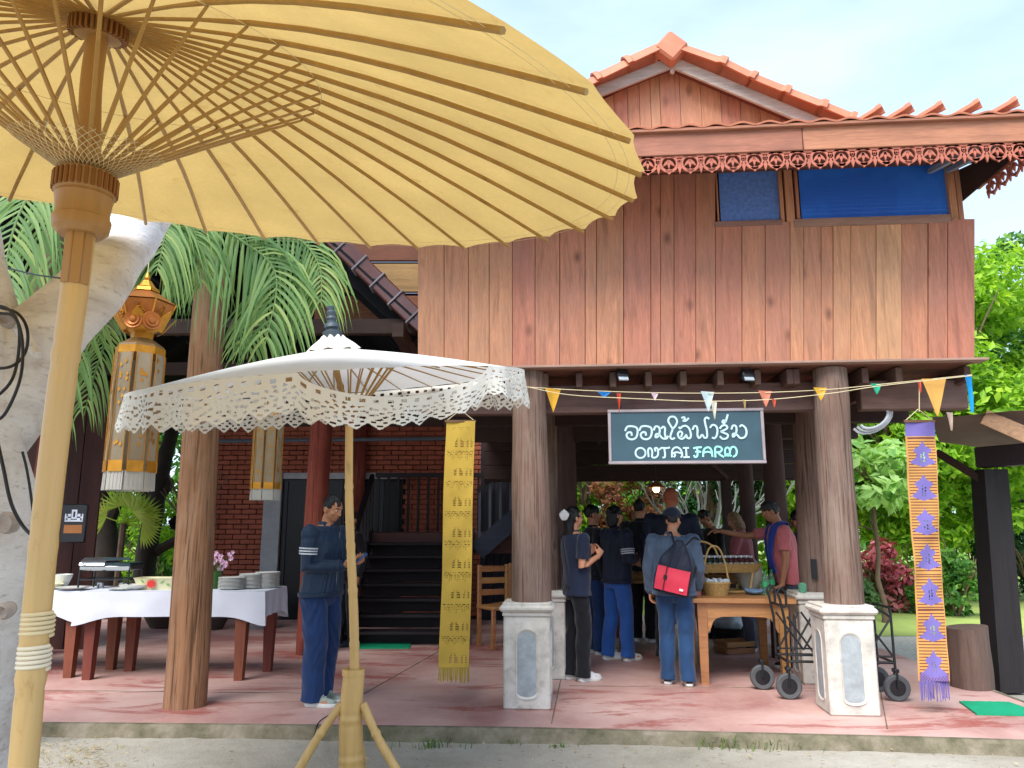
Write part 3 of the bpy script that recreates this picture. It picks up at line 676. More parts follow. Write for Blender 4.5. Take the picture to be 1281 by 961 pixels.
# apex tile: a square clay cap set on edge
c = hp(839, 62, GB - .24); b = MB(); b.box(c, (.21, .14, .21), Matrix.Rotation(R(42), 3, 'Y'), ch=.02); b.build('apex_tile', tile_m, house, ang=30)
cap_tile(c + Vector((0, .1, -.01)), c + Vector((0, 2.5, -.01)), .085, name='ridge_tile')
b = MB(); b.ball(hp(841, 90, GB - .05), .022); b.build('gable_lamp', plain('small_white_lamp', 'd8dce0', .3), house)
# ------------------------------------------------------------------ the open pavilion on the left
pav = thing('pavilion', 'open dining pavilion on log posts under a dark tiled roof, left of the teak house', 'pavilion', (-3.2, 9.2, FL))
po = Vector((-3.2, 9.2, FL))
def logw(x, y, z1, r0, r1, lean, m, seed, name='post'):
    log_col(x - po.x, y - po.y, 0, z1, r0, r1, lean, m, name, pav, seed)
f0 = G(230, 883, FL); logw(f0.x, f0.y, 3.75, .165, .13, (-.03, 0), postl_m, 21)
f1 = G(385, 818, FL); logw(f1.x, f1.y, 3.3, .135, .125, (.06, 0), postr_m, 22)
logw(-5.35, 8.9, 3.6, .16, .13, (0, 0), postr_m, 23); logw(-2.45, 12.2, 3.6, .13, .12, (0, 0), postr_m, 24); logw(-6.2, 6.6, 3.6, .16, .14, (0, 0), postl_m, 25)
# roof: ridge runs away from the camera
RX, RZ = -3.45, 5.75; EXR, EZR = -.92, 3.42; EXL, EZL = -6.9, 3.15; YF, YB = 6.95, 13.2
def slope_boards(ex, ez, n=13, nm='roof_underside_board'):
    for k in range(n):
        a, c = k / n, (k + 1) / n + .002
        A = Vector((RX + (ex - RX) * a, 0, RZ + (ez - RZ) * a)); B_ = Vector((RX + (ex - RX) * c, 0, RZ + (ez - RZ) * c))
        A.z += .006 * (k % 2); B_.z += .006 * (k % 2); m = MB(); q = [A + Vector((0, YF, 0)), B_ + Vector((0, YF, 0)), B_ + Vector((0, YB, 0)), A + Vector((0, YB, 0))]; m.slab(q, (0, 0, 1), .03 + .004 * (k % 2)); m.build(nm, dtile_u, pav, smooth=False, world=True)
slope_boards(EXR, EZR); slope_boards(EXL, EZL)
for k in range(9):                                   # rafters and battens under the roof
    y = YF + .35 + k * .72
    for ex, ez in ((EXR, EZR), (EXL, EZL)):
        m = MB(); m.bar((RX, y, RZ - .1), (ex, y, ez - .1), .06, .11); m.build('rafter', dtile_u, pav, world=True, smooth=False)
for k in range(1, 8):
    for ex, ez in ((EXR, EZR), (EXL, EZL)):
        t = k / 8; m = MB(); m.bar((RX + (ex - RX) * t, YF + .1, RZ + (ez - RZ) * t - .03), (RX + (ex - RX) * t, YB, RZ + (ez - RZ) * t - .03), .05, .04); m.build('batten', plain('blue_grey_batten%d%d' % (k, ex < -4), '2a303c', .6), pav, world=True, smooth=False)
for y in (6.5 + .6, 9.05, 12.2):
    m = MB(); m.bar((EXL + .3, y, 3.38), (EXR, y, 3.38), .09, .14); m.build('tie_beam', dark_wood, pav, world=True)
for x in (-6.2, -2.66, EXR - .1): 
    m = MB(); m.bar((x, YF - .3, 3.24), (x, YB, 3.24), .1, .13); m.build('plate_beam', dark_wood, pav, world=True)
# glazed edge tiles stepping down the gable end
A = P(405, 290, 7.0); B_ = P(521, 403, 7.0); d = (B_ - A); dn = d.normalized()
for k in range(-8, 6):
    p = A + d * (k / 5.2); q = A + d * ((k + 1.0) / 5.2); up = Vector((0, 0, 1))
    pr = dn.cross(Vector((0, 1, 0))).normalized() * -1
    if pr.z < 0: pr = -pr
    m = MB(); h = .17; c = (p + q) / 2
    m.box(c + pr * .02 + Vector((0, .04, 0)), ((q - p).length * .97, .17, h), Matrix((dn, Vector((0, 1, 0)), dn.cross(Vector((0, 1, 0))))).transposed(), ch=.012)
    o = m.build('edge_tile', tile_dark, pav, world=True, ang=30)
    m = MB(); m.box(c + pr * .02 + dn * (q - p).length * .49 + Vector((0, .035, 0)), (.018, .2, h + .03), Matrix((dn, Vector((0, 1, 0)), dn.cross(Vector((0, 1, 0))))).transposed(), ch=.004); m.build('joint_strip', plain('pale_joint_strip%d' % k, '8b8790', .4), o, world=True)
# side wing of the house seen above the pavilion roof
wing = thing('rear_wing', 'brown boarded wing of the house seen between the pavilion roof and the teak wall', 'house', (-1.4, 8.6, FL))
for i, (v0, v1, c) in enumerate(((255, 327, '6d3a2a'), (327, 331, '2c1c18'), (331, 366, 'a07a50'), (366, 371, '2c2438'), (371, 410, '7a4634'))):
    a, c2 = P(395, v0, 8.3), P(528, v1, 8.3); m = MB(); m.box(((a.x + c2.x) / 2, 8.3 + (.05 if i % 2 else 0), (a.z + c2.z) / 2), (c2.x - a.x, .05, a.z - c2.z), ch=.004)
    m.build('wall_board' if i % 2 == 0 else 'wall_batten', wood('wing_wood%d' % i, c, 'x'), wing, world=True, smooth=False)
# ------------------------------------------------------------------ brick building behind
bk = thing('brick_building', 'old red brick back building with a dark glazed door, behind the pavilion', 'building', (-2.6, 12.4, FL)); BY = 12.4
m = MB(); m.box((-2.4, BY + .14, 1.9), (5.0, .2, 3.8)); m.build('wall_core', mortar_m, bk, world=True, smooth=False)
BL, BHh = .235, .078
bm_ = MB(); bm_.box((0, 0, 0), (BL - .012, .1, BHh - .012), ch=.006); bme = bm_.mesh('brick', brick_m, smooth=False)
cnt = 0; stuff_b = MB()
xa, xb_ = P(262, 600, BY).x, P(344, 600, BY).x
xc_ = P(356, 600, BY).x; xd = P(505, 600, BY).x; zlint = P(400, 592, BY).z
for r_ in range(38):
    z = FL + .05 + BHh * (r_ + .5)
    x = -4.88 + (BL / 2 if r_ % 2 else 0)
    while x < .1:
        if xa < x < xb_ - .02 or (x > xb_ and z > zlint) or x > xd:
            vis = (xa < x < xb_ and z < 2.65) or (x > xc_ and x < .0 and zlint < z < zlint + .42)
            if vis and cnt < 285:
                link('brick', bme, bk, (x + 2.6, random.uniform(-.004, .004), z - FL)); cnt += 1
            else: stuff_b.box((x, BY, z), (BL - .012, .1, BHh - .012))
        x += BL
stuffed(stuff_b.build('brick_courses', brick_m, bk, world=True, smooth=False))
for (x0, x1, z0, z1, nm, mt, dy) in ((xb_ - .12, xc_, FL, zlint + .02, 'door_frame', white_frame, -.1), (xc_, xd, zlint - .1, zlint, 'lintel', white_frame, -.06), (xc_ + .01, xc_ + 1.0, FL, zlint - .11, 'door', door_dark, -.02), (xc_ + 1.02, xd, FL, zlint - .11, 'door', door_dark, -.02)):
    m = MB(); m.box(((x0 + x1) / 2, BY + dy, (z0 + z1) / 2), (x1 - x0, .08, z1 - z0), ch=.006); o = m.build(nm, mt, bk, world=True)
    if nm == 'door':
        for k in range(4): mm_ = MB(); mm_.box((x0 + .06 + k * (x1 - x0 - .12) / 3, BY + dy - .05, (z0 + z1) / 2), (.035, .03, z1 - z0 - .05)); mm_.build('door_bar', plain('door_bar_paint%d%d' % (k, int(x0 * 10) % 7), '262a36', .5), o, world=True)
m = MB(); m.tube([P(262, 552, 11.9), P(244, 556, 11.9), P(240, 580, 11.9), P(232, 588, 11.9)], .035, 8); m.tube([P(262, 552, 11.9), P(640, 548, 11.9)], .03, 8); m.build('drain_pipe', plain('pipe_paint', '5c6a78', .4), bk, world=True)
# ------------------------------------------------------------------ the wooden stairs
st = thing('staircase', 'dark wooden staircase climbing to a landing under the house, behind the yellow banner', 'staircase', (-1.35, 10.6, FL))
sx0, sx1 = -2.02, -.62
for k in range(7):
    m = MB(); m.box(((sx0 + sx1) / 2, 9.75 + .25 * k, FL + .17 * (k + 1) - .02), (sx1 - sx0, .27, .04), ch=.006); m.build('tread', stair_m, st, world=True)
    m = MB(); m.box(((sx0 + sx1) / 2, 9.86 + .25 * k, FL + .17 * (k + 1) - .11), (sx1 - sx0, .02, .14)); m.build('riser', stair_m, st, world=True, smooth=False)
for x in (sx0 - .04, sx1 + .04):
    m = MB(); m.bar((x, 9.6, FL + .12), (x, 11.5, FL + 1.3), .05, .22); m.build('stringer', stair_m, st, world=True)
m = MB(); m.box(((sx0 + sx1) / 2 + .3, 11.75, FL + 1.3), (2.3, .6, .08), ch=.01); m.build('landing', wood('landing_wood', '4a2f30', 'x'), st, world=True)
m = MB(); m.box(((sx0 + sx1) / 2 + .3, 11.42, FL + 1.18), (2.3, .06, .3), ch=.01); m.build('landing_board', wood('landing_board_wood', '5a3434', 'x'), st, world=True)
for k in range(15):
    x = sx0 - .05 + k * .155; m = MB(); m.box((x, 12.0, FL + 1.75), (.035, .035, .85)); m.build('baluster', stair_m, st, world=True, smooth=False)
m = MB(); m.bar((sx0 - .1, 12.0, FL + 2.2), (sx0 + 2.3, 12.0, FL + 2.2), .06, .07); m.build('handrail', stair_m, st, world=True)
m = MB(); m.bar((sx0 - .04, 9.7, FL + 1.0), (sx0 - .04, 11.4, FL + 2.15), .06, .07); m.build('handrail', stair_m, st, world=True)
for k in range(8):
    t = k / 7; y = 9.75 + 1.65 * t; m = MB(); m.box((sx0 - .04, y, FL + .65 + 1.15 * t - .08), (.04, .04, .85)); m.build('baluster', stair_m, st, world=True, smooth=False)
# upper flight rising to the right
A, B_ = P(596, 690, 11.2), P(668, 628, 11.2); dd = (B_ - A)
m = MB(); m.bar(A, A + dd * 2.2, .06, .26); m.build('stringer', wood('blue_grey_stringer', '2c3242', 'x'), st, world=True)
m = MB(); m.bar(A + Vector((0, .9, 0)), A + dd * 2.2 + Vector((0, .9, 0)), .06, .26); m.build('stringer', stair_m, st, world=True)
for k in range(8):
    c = A + dd * (.12 + .26 * k); m = MB(); m.box(c + Vector((0, .45, .05)), (.27, .86, .04)); m.build('tread', stair_m, st, world=True, smooth=False)
m = MB(); m.bar(A + Vector((0, 0, .85)), A + dd * 2.2 + Vector((0, 0, .85)), .06, .06); m.build('handrail', stair_m, st, world=True)
for k in range(12):
    c = A + dd * (.05 + .18 * k); m = MB(); m.box(c + Vector((0, 0, .42)), (.035, .035, .85)); m.build('baluster', plain('pale_baluster%d' % k, '4a4e5c', .5), st, world=True, smooth=False)
# dim store room under the house behind the stairs
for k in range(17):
    x = -4.9 + k * .24; h = RZ + (EZR - RZ) * (x - RX) / (EXR - RX) if x > RX else RZ + (EZL - RZ) * (x - RX) / (EXL - RX); m = MB(); m.box((x, 13.05, (h + 3.3) / 2), (.235, .03, h - 3.3)); m.build('gable_board', dtile_u, pav, world=True, smooth=False)  # dark boards added to close off sky past the pavilion roof's rear end
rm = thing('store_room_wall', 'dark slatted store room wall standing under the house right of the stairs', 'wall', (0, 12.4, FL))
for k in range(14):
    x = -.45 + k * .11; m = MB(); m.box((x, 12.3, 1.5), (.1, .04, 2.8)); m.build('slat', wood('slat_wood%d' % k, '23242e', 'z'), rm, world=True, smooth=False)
# ------------------------------------------------------------------ right-hand awning
aw = thing('awning_shelter', 'low brown tarp awning on a dark square post at the right edge', 'shelter', (4.75, 7.6, 0))
q = P(1258, 862, 7.6); q.z = 0; tp = P(1237, 588, 7.6)
m = MB(); m.loft([[(q.x + sx * .125, 7.6 + sy * .125, 0) for sx, sy in ((-1, -1), (1, -1), (1, 1), (-1, 1))], [(tp.x + sx * .115, 7.6 + sy * .115, tp.z) for sx, sy in ((-1, -1), (1, -1), (1, 1), (-1, 1))]]); m.build('post', wood('awning_post_wood', '2a2526', 'z', .7, .05), aw, world=True)
m = MB(); m.bar(P(1224, 573, 7.6), P(1330, 565, 7.0), .16, .2, ch=.01); m.build('beam', wood('awning_beam_wood', '33292b', 'x'), aw, world=True)
a, c, e, f = P(1166, 522, 7.3), P(1300, 512, 6.6), P(1300, 572, 8.6), P(1176, 553, 9.0)
m = MB(); nx_, ny_ = 20, 14; rows = []
for j in range(ny_ + 1):
    row = []
    for i in range(nx_ + 1):
        s, t = i / nx_, j / ny_; p = a.lerp(c, s).lerp(f.lerp(e, s), t); row.append(p + Vector((0, 0, -.06 * math.sin(math.pi * t) * (1 + .3 * math.sin(s * 9)) + .02 * noise.noise(p * 3))))
    rows.append(row)
m.loft(rows, cap=False, closed=False); m.build('tarp_roof', tarp_m, aw, world=True)
m = MB(); m.bar(P(1232, 522, 7.0), P(1310, 556, 6.7), .1, .14, ch=.006); m.build('pale_beam', palewood, aw, world=True)
m = MB(); m.bar(P(1172, 566, 7.9), P(1228, 600, 7.6), .06, .07); m.build('strut', dark_wood, aw, world=True)
# tree stump stool, mats
p = G(1217, 860, FL); m = MB(); rings = []
for i in range(7):
    z = .52 * i / 6; rings.append([(.175 * (1 + .06 * math.sin(3 * t + 1) + .03 * math.sin(7 * t)) * (1 + .03 * math.sin(i)) * math.cos(t), .175 * (1 + .05 * math.sin(2 * t)) * math.sin(t), z + (.015 * math.cos(t) if i == 6 else 0)) for t in (2 * math.pi * j / 24 for j in range(24))])
m.loft(rings); o = m.build('log_stool', wood('stump_bark_wood', '6a564c', 'z', .85, .05, bump=.6)); o.location = p; tag(o, 'upright sawn log stool beside the dark awning post', 'stool')
def matr(pts, label, seed):
    q = [G(*k, FL) for k in pts]; m = MB(); n1 = 24; n2 = 10; rows = []
    for j in range(n2 + 1):
        rows.append([q[0].lerp(q[1], i / n1).lerp(q[3].lerp(q[2], i / n1), j / n2) + Vector((0, 0, .014 + .004 * noise.noise(Vector((i * .5, j * .6, seed))))) for i in range(n1 + 1)])
    m.loft(rows, cap=False, closed=False)
    e = rows[0] + [r[-1] for r in rows[1:]] + rows[-1][::-1][1:] + [r[0] for r in rows[::-1]][1:]
    m.loft([[p_ for p_ in e], [Vector((p_.x, p_.y, FL + .001)) for p_ in e]], cap=False, closed=False)
    cc = sum(q, Vector()) / 4; m.v = [tuple(Vector(v) - cc) for v in m.v]; o = m.build('floor_mat', mat_green); o.location = cc; tag(o, label, 'mat', 'green plastic floor mats')
matr(((1222, 895), (1312, 897), (1262, 880), (1200, 879)), 'bright green mat at the right corner of the patio by the log stool', 1)
matr(((440, 812), (512, 812), (516, 801), (448, 801)), 'green mat at the foot of the dark staircase', 2)
# ------------------------------------------------------------------ signboard, bunting, lamps under the floor
SY = .04
sA, sB = hp(762, 515, SY), hp(956, 578, SY); SO = Vector(((sA.x + sB.x) / 2, SY, (sA.z + sB.z) / 2)); swd, sht = sB.x - sA.x, sA.z - sB.z
SL = HM @ (SO + HOFF)
sg = thing('signboard', 'dark slate signboard with pale Thai lettering and mint capitals hanging from the front beam', 'sign', SL, HA)
m = MB(); m.box((0, 0, 0), (swd, .03, sht), ch=.003); m.build('board', sign_m, sg)
for (x, z, wd_, ht_) in ((0, sht / 2, swd + .03, .025), (0, -sht / 2, swd + .03, .025), (-swd / 2, 0, .025, sht - .026), (swd / 2, 0, .025, sht - .026)):
    m = MB(); m.box((x, -.005, z), (wd_, .045, ht_), ch=.004); m.build('frame', sign_frame, sg)
kx, kz = swd / (1152 - 115), sht / (412 - 68)
def stroke(lines, nm, mt, wd):
    b = MB()
    for li, ln in enumerate(lines):
        pts = spline([(((x - 633.5) * kx), 0, -((y - 240) * kz)) for x, y in ln], 5) if len(ln) > 2 else [Vector(((x - 633.5) * kx, 0, -((y - 240) * kz))) for x, y in ln]
        y0 = -.0175 - .0006 * li; Lr = []
        for i, p in enumerate(pts):
            d = (pts[min(i + 1, len(pts) - 1)] - pts[max(0, i - 1)]).normalized(); n_ = Vector((-d.z, 0, d.x)) * wd / 2
            e = d * (-wd * .3 if i == 0 else (wd * .3 if i == len(pts) - 1 else 0)); Lr.append([p + n_ + e + Vector((0, y0, 0)), p - n_ + e + Vector((0, y0, 0)), p - n_ + e + Vector((0, -.0145, 0)), p + n_ + e + Vector((0, -.0145, 0))])
        b.loft(Lr)
    b.build(nm, mt, sg, smooth=False)
o1 = [(222, 198), (234, 176), (252, 170), (280, 172), (303, 184), (306, 215), (294, 246), (268, 258), (240, 250), (230, 228), (242, 212), (262, 212), (266, 230)]
LET = [o1, [(x + 97, y) for x, y in o1],
 [(418, 196), (430, 174), (452, 178), (458, 205), (446, 238), (428, 246), (432, 226), (452, 226), (474, 252), (502, 254), (512, 240)], [(470, 186), (482, 176), (494, 186), (492, 220), (496, 244)],
 [(546, 192), (568, 168), (578, 138), (562, 112), (532, 112), (518, 136), (532, 168), (545, 192), (534, 222), (528, 246), (540, 258), (556, 252)],
 [(602, 242), (610, 220), (596, 208), (580, 224), (586, 248), (606, 258), (626, 246), (636, 232), (642, 250), (660, 254), (668, 230), (658, 190), (636, 172), (612, 176), (598, 188), (590, 182)], [(612, 118), (626, 114), (632, 126), (620, 138), (638, 138), (656, 122)],
 [(682, 196), (692, 176), (708, 176), (714, 200), (712, 236), (724, 254), (744, 232), (758, 252), (776, 246), (776, 200), (768, 160), (766, 130), (780, 118), (794, 126)],
 [(800, 184), (816, 168), (838, 174), (848, 200), (842, 236), (826, 256), (812, 252)],
 [(866, 190), (884, 172), (910, 174), (914, 190), (892, 204), (872, 212), (892, 222), (916, 234), (908, 256), (880, 260), (864, 246)], [(908, 146), (894, 158), (884, 148), (894, 138), (906, 146), (922, 102)],
 [(942, 196), (954, 174), (972, 178), (976, 204), (966, 234), (950, 248), (952, 228), (974, 232), (998, 256), (1028, 250), (1042, 222), (1036, 190), (1014, 172), (1000, 180)]]
stroke(LET, 'thai_lettering', sign_txt, 13 * kx)
c_ = [(322 + 34 * math.cos(t), 348 + 33 * math.sin(t)) for t in (2 * math.pi * i / 14 for i in range(15))]
stroke([c_, [(376, 372), (374, 330), (386, 316), (398, 326), (402, 348), (400, 374), (418, 380), (438, 366), (442, 336), (434, 316), (420, 320), (424, 336)],
 [(452, 326), (468, 316), (500, 318), (520, 314)], [(484, 322), (488, 350), (486, 376), (474, 380)],
 [(534, 376), (536, 340), (550, 318), (576, 314), (596, 332), (604, 362), (596, 378)], [(540, 352), (568, 346), (596, 352)], [(548, 352), (556, 366), (548, 376)],
 [(614, 318), (648, 318)], [(631, 318), (632, 378)], [(614, 379), (650, 378)]], 'capital_lettering', sign_txt, 12 * kx)
stroke([[(684, 320), (700, 316), (734, 314)], [(704, 316), (708, 346), (704, 372), (690, 378), (684, 368)], [(696, 344), (714, 340), (728, 346)],
 [(744, 374), (748, 340), (762, 320), (786, 316), (802, 336), (806, 374)], [(750, 350), (776, 344), (802, 352)],
 [(826, 378), (828, 318), (856, 312), (872, 326), (862, 344), (836, 348)], [(844, 350), (860, 366), (880, 378)],
 [(894, 372), (892, 336), (904, 318), (920, 324), (924, 350), (912, 372), (906, 360), (930, 372)], [(924, 340), (938, 316), (958, 316), (970, 338), (964, 366), (946, 378)]], 'capital_lettering', sign_mint, 12 * kx)
for x in (-.42 * swd, .42 * swd):
    m = MB(); m.tube([(x, .02, sht / 2), (x, .03, sht / 2 + .06)], .006, 6); m.build('hanger', black_metal, sg)
# bunting strings with flags
FLG = {}
def flag(u, v, wpx, hpx, c, b, label, twist=0, kite=False):
    p = HM @ (hp(u, v, b) + HOFF); s = (p - Vector((0, 0, EYE))).length / F_PX; k = FLG.setdefault(c, cloth('flag_cloth_' + c, c, .8, trans=.3, sheen=0))
    m = MB(); rows = []
    for i in range(7):
        t = i / 6; ww = wpx * s * (1 - t) / 2 + .001; rows.append([(x * ww, .012 * math.sin(x * 2 + t * 3), -hpx * s * t) for x in (-1, -.33, .33, 1)])
    m.loft(rows, cap=False, closed=False); o = m.build('flag', k); o.location = p; o.rotation_euler = (0, 0, HA + twist); tag(o, label, 'flag', 'bunting flags under the house floor'); return o
bs = [(655, 484), (720, 488), (800, 491), (880, 492), (960, 491), (1040, 487), (1120, 479), (1216, 469)]
bs2 = [(655, 483), (712, 494), (800, 499), (880, 502), (960, 500), (1040, 492), (1100, 483), (1216, 470)]
for nm, pts, b_, lb in (('bunting_string', bs, -.26, 'upper thin white bunting string running below the teak wall'), ('bunting_string', bs2, -.3, 'lower slacker white bunting string running below the teak wall')):
    W = [HM @ (hp(u, v, b_) + HOFF) for u, v in pts]; m = MB(); m.tube(spline(W, 5), .003, 5); c0 = W[0]; m.v = [tuple(Vector(v) - c0) for v in m.v]; o = m.build(nm, thread_m); o.location = c0; tag(o, lb, 'string', 'bunting strings')
flag(692, 486, 20, 30, 'd9a63a', -.265, 'large amber flag at the left end of the bunting, by the left log column', .1)
flag(756, 490, 18, 8, '2a7ac0', -.265, 'short blue flag left of the signboard', 0)
flag(774, 492, 5, 24, 'd0523c', -.265, 'narrow red streamer at the left corner of the signboard', 0)
flag(819, 491, 10, 10, 'd8c0c8', -.265, 'small pale pink flag above the sign lettering')
flag(885, 490, 18, 24, 'c8dce2', -.265, 'large white flag in the middle of the bunting', .2)
flag(893, 502, 8, 22, 'd8d4c0', -.305, 'small cream streamer next to the large white flag')
flag(931, 500, 4, 12, 'c9b070', -.305, 'tiny straw streamer above the right half of the sign')
flag(957, 489, 17, 19, 'dd8a70', -.265, 'salmon flag at the right corner of the signboard', .1)
flag(968, 499, 6, 10, 'd0604a', -.305, 'tiny red streamer beside the salmon flag')
flag(1026, 485, 16, 15, 'dfae3c', -.265, 'small yellow flag left of the right log column')
flag(1096, 480, 13, 12, '35b08c', -.265, 'small teal flag right of the right log column')
flag(1150, 477, 5, 13, 'd8604a', -.265, 'tiny red streamer left of the big tan flag')
flag(1168, 474, 27, 41, 'dba85a', -.265, 'biggest flag, tan yellow, above the purple banner')
flag(1211, 470, 15, 40, '1f9adf', -.265, 'bright blue flag at the right end of the bunting', .5)
flag(1188, 516, 8, 20, 'c8b0a0', -.1, 'pale beige scrap hanging near the awning edge')
for u, lb in ((777, 'black outdoor floodlight under the teak wall, left one above the sign'), (932, 'black outdoor floodlight under the teak wall, right one above the sign')):
    p = HM @ (hp(u, 458, -.1) + HOFF); t = thing('floodlight', lb, 'floodlight', p, HA + .2, 'floodlights above the signboard')
    m = MB(); m.tube([(-.04, 0, 0), (-.04, 0, -.07), (.04, 0, -.07), (.04, 0, 0)], .008, 6); m.build('bracket', black_metal, t)
    m = MB(); M_ = Matrix.Rotation(R(-35), 3, 'X'); m.box((0, -.02, -.08), (.1, .07, .09), M_, ch=.012); m.build('housing', black_metal, t)
    m = MB(); m.box((0, -.058, -.108), (.08, .012, .07), M_); m.build('lens', plain('grey_lens' + str(u), '9aa4ac', .2), t)
    m = MB(); m.box((0, 0, .005), (.11, .06, .02)); m.build('base', black_metal, t)
# coiled white hose on the beam right of the right column
m = MB(); c0 = HM @ (hp(1093, 522, .16) + HOFF)
for k, rr in enumerate((.1, .12, .14)):
    m.tube([Vector((rr * 1.3 * math.cos(t), .02 * k, rr * .8 * math.sin(t))) for t in (2 * math.pi * i / 18 for i in range(12))], .012, 6)
o = m.build('hose_coil', plain('white_hose', 'c8cdd2', .5)); o.location = c0; o.rotation_euler = (0, R(150), HA); tag(o, 'coiled white hose tucked behind the beam right of the right log column', 'hose')
# lit bulb hanging at the back
p = P(821, 612, 10.2); t = thing('hanging_lamp', 'lit bulb with a small shade hanging in the rear opening', 'lamp', p)
m = MB(); m.tube([(0, 0, .0), (0, 0, .42)], .006, 5); m.build('cord', black_metal, t)
m = MB(); m.lathe([(.03, .1), (.06, .07), (.12, .03), (.125, .02)], 18); m.build('lamp_shade', plain('rust_shade', '8a5a30', .5), t)
em = bpy.data.materials.new('lit_bulb'); em.use_nodes = True; b_ = em.node_tree.nodes['Principled BSDF']; b_.inputs['Emission Color'].default_value = (1, .62, .25, 1); b_.inputs['Emission Strength'].default_value = 7
m = MB(); m.ball((0, 0, .0), .045); m.build('bulb', em, t)
# ------------------------------------------------------------------ the big yellow umbrella (canopy tilted on an upright bamboo pole)
UC = Vector((-1.2368, 2.068, 2.6115)); UR = 1.6095; UH = .3627; UA = Vector((.10739, -.20122, 1)).normalized()
ux = Vector((1, 0, -UA.x / UA.z)).normalized(); uy = UA.cross(ux)
UB = Vector((-1.188, 2.0, 0))
um = thing('yellow_umbrella', 'huge yellow paper parasol with dense bamboo ribs on a thick bamboo pole, in the foreground', 'umbrella', UB)
NR = 36
def cone_pt(r, a, dz=0, sag=0):                    # r in metres from the axis, a angle, on the canopy surface
    t = r / UR; h = UH * (1 - t) + .05 * math.sin(math.pi * t) - sag
    return UC + (ux * math.cos(a) + uy * math.sin(a)) * r + UA * (h + dz)
a_off = R(1.2) - R(9.9) * 0
rows = []; SUB = 5; NA = NR * SUB
for j in range(15):
    t = .004 + .996 * (j / 14); row = []
    for i in range(NA):
        a = a_off + 2 * math.pi * i / NA; ph = (i % SUB) / SUB; sc = 4 * ph * (1 - ph)
        rr = UR * t * (1 - .012 * sc * t ** 3) * (1 + (.006 * noise.noise(Vector((math.cos(a) * 6, math.sin(a) * 6, 0))) if j > 12 else 0)); row.append(cone_pt(rr, a, sag=-.004 * sc * t + .0 + (.01 * noise.noise(Vector((math.cos(a) * 4, math.sin(a) * 4, t * 6))))) )
    rows.append(row)
m = MB(); m.loft(rows, cap=False); cn = m.build('canopy', yel_cloth, um, world=True, ang=60)
RB = .005
for i in range(NR):
    a = a_off + 2 * math.pi * i / NR; m = MB(); pts = []; rs = []; jt = random.uniform(-.004, .004)
    for j in range(9):
        t = .05 + .945 * j / 8; pts.append(cone_pt(UR * t, a + jt * math.sin(j), -.011 - .002)); rs.append((.0088 if j > 2 else .0062) * (1.05 - .2 * t))
    for q in range(len(pts) - 1):
        pass
    m.tube(pts, rs, 6, ell=.9, up=UA); m.build('rib', rib_m, um, world=True)
run = UB + Vector((0, 0, 2.475)); RINGR = .64
for i in range(NR):
    a = a_off + 2 * math.pi * i / NR; e = ux * math.cos(a) + uy * math.sin(a); e2 = Vector((math.cos(a), math.sin(a), 0)); p0 = run + e2 * .055 + Vector((0, 0, .0)); p1 = cone_pt(RINGR, a, -.022)
    sd_ = Vector((-math.sin(a), math.cos(a), 0)); m = MB(); m.tube([p0, p0.lerp(p1, .5) + Vector((0, 0, .004)), p1], [.0068, .006, .0045], 5, ell=.8, up=(0, 0, 1)); m.build('stretcher', rib_m, um, world=True)
m = MB()
for rr in (RINGR, ):
    m.tube([cone_pt(rr, 2 * math.pi * i / 72, -.02) for i in range(73)], .0011, 4, cap=False)
for rr in (UR * .955, UR * .975, ):
    m.tube([cone_pt(rr, 2 * math.pi * i / 144, -.014) for i in range(145)], .0007, 4, cap=False)
# crossed thread netting round the runner
for k in range(44):
    for sg_ in (-1, 1):
        a0 = 2 * math.pi * k / 44; pts = []
        for j in range(7):
            t = j / 6; a = a0 + sg_ * t * .75; r = .06 + .135 * t; i_ = .5
            e2 = Vector((math.cos(a), math.sin(a), 0)); q = run + e2 * .055; q1 = cone_pt(RINGR, a, -.022); pts.append(q.lerp(q1, (r - .055) / (RINGR - .055)) - Vector((0, 0, .007)))
        m.tube(pts, .0009, 3, cap=False)
m.build('thread_netting', thread_m, um, world=True)
# pole, runner collar, hub
m = MB(); m.lathe([(.06, .005), (.078, 0), (.078, -.055), (.071, -.06), (.074, -.066), (.072, -.072), (.068, -.11), (.069, -.125), (.073, -.128), (.074, -.135), (.07, -.16), (.055, -.175), (.03, -.178)], 28); m.v = [tuple(Vector(v) + run + Vector((0, 0, -.01))) for v in m.v]; m.build('runner_collar', turned, um, world=True, ang=30)
nm_ = MB(); nm_.box((0, 0, 0), (.011, .01, .05), ch=.002); nme = nm_.mesh('collar_tooth', mk_bamboo('dark_collar_slot', '7d4a20', '5c3212'), smooth=False)
for i in range(30):
    a = 2 * math.pi * i / 30; o = link('collar_tooth', nme, um, tuple(run - UB + Vector((.078 * math.cos(a), .078 * math.sin(a), -.038))), a)
hub = cone_pt(0.001, 0, -.012); m = MB(); M_ = Matrix((ux, uy, UA)).transposed()
m.lathe([(.04, -.06), (.062, -.055), (.066, -.01), (.05, .0), (.03, .02)], 24, hub, M=M_); m.build('hub', turned, um, world=True, ang=30)
hb = MB(); hb.box((0, 0, 0), (.018, .007, .045)); hm_ = hb.mesh('hub_tooth', mk_bamboo('hub_slot_wood', '8a5a2a', '5c3212'), smooth=False)
for i in range(30):
    a = 2 * math.pi * i / 30; o = link('hub_tooth', hm_, um); o.matrix_basis = Matrix.Translation(hub - UB + M_ @ Vector((.07 * math.cos(a), .07 * math.sin(a), -.03))) @ M_.to_4x4() @ Matrix.Rotation(a, 4, 'Z')
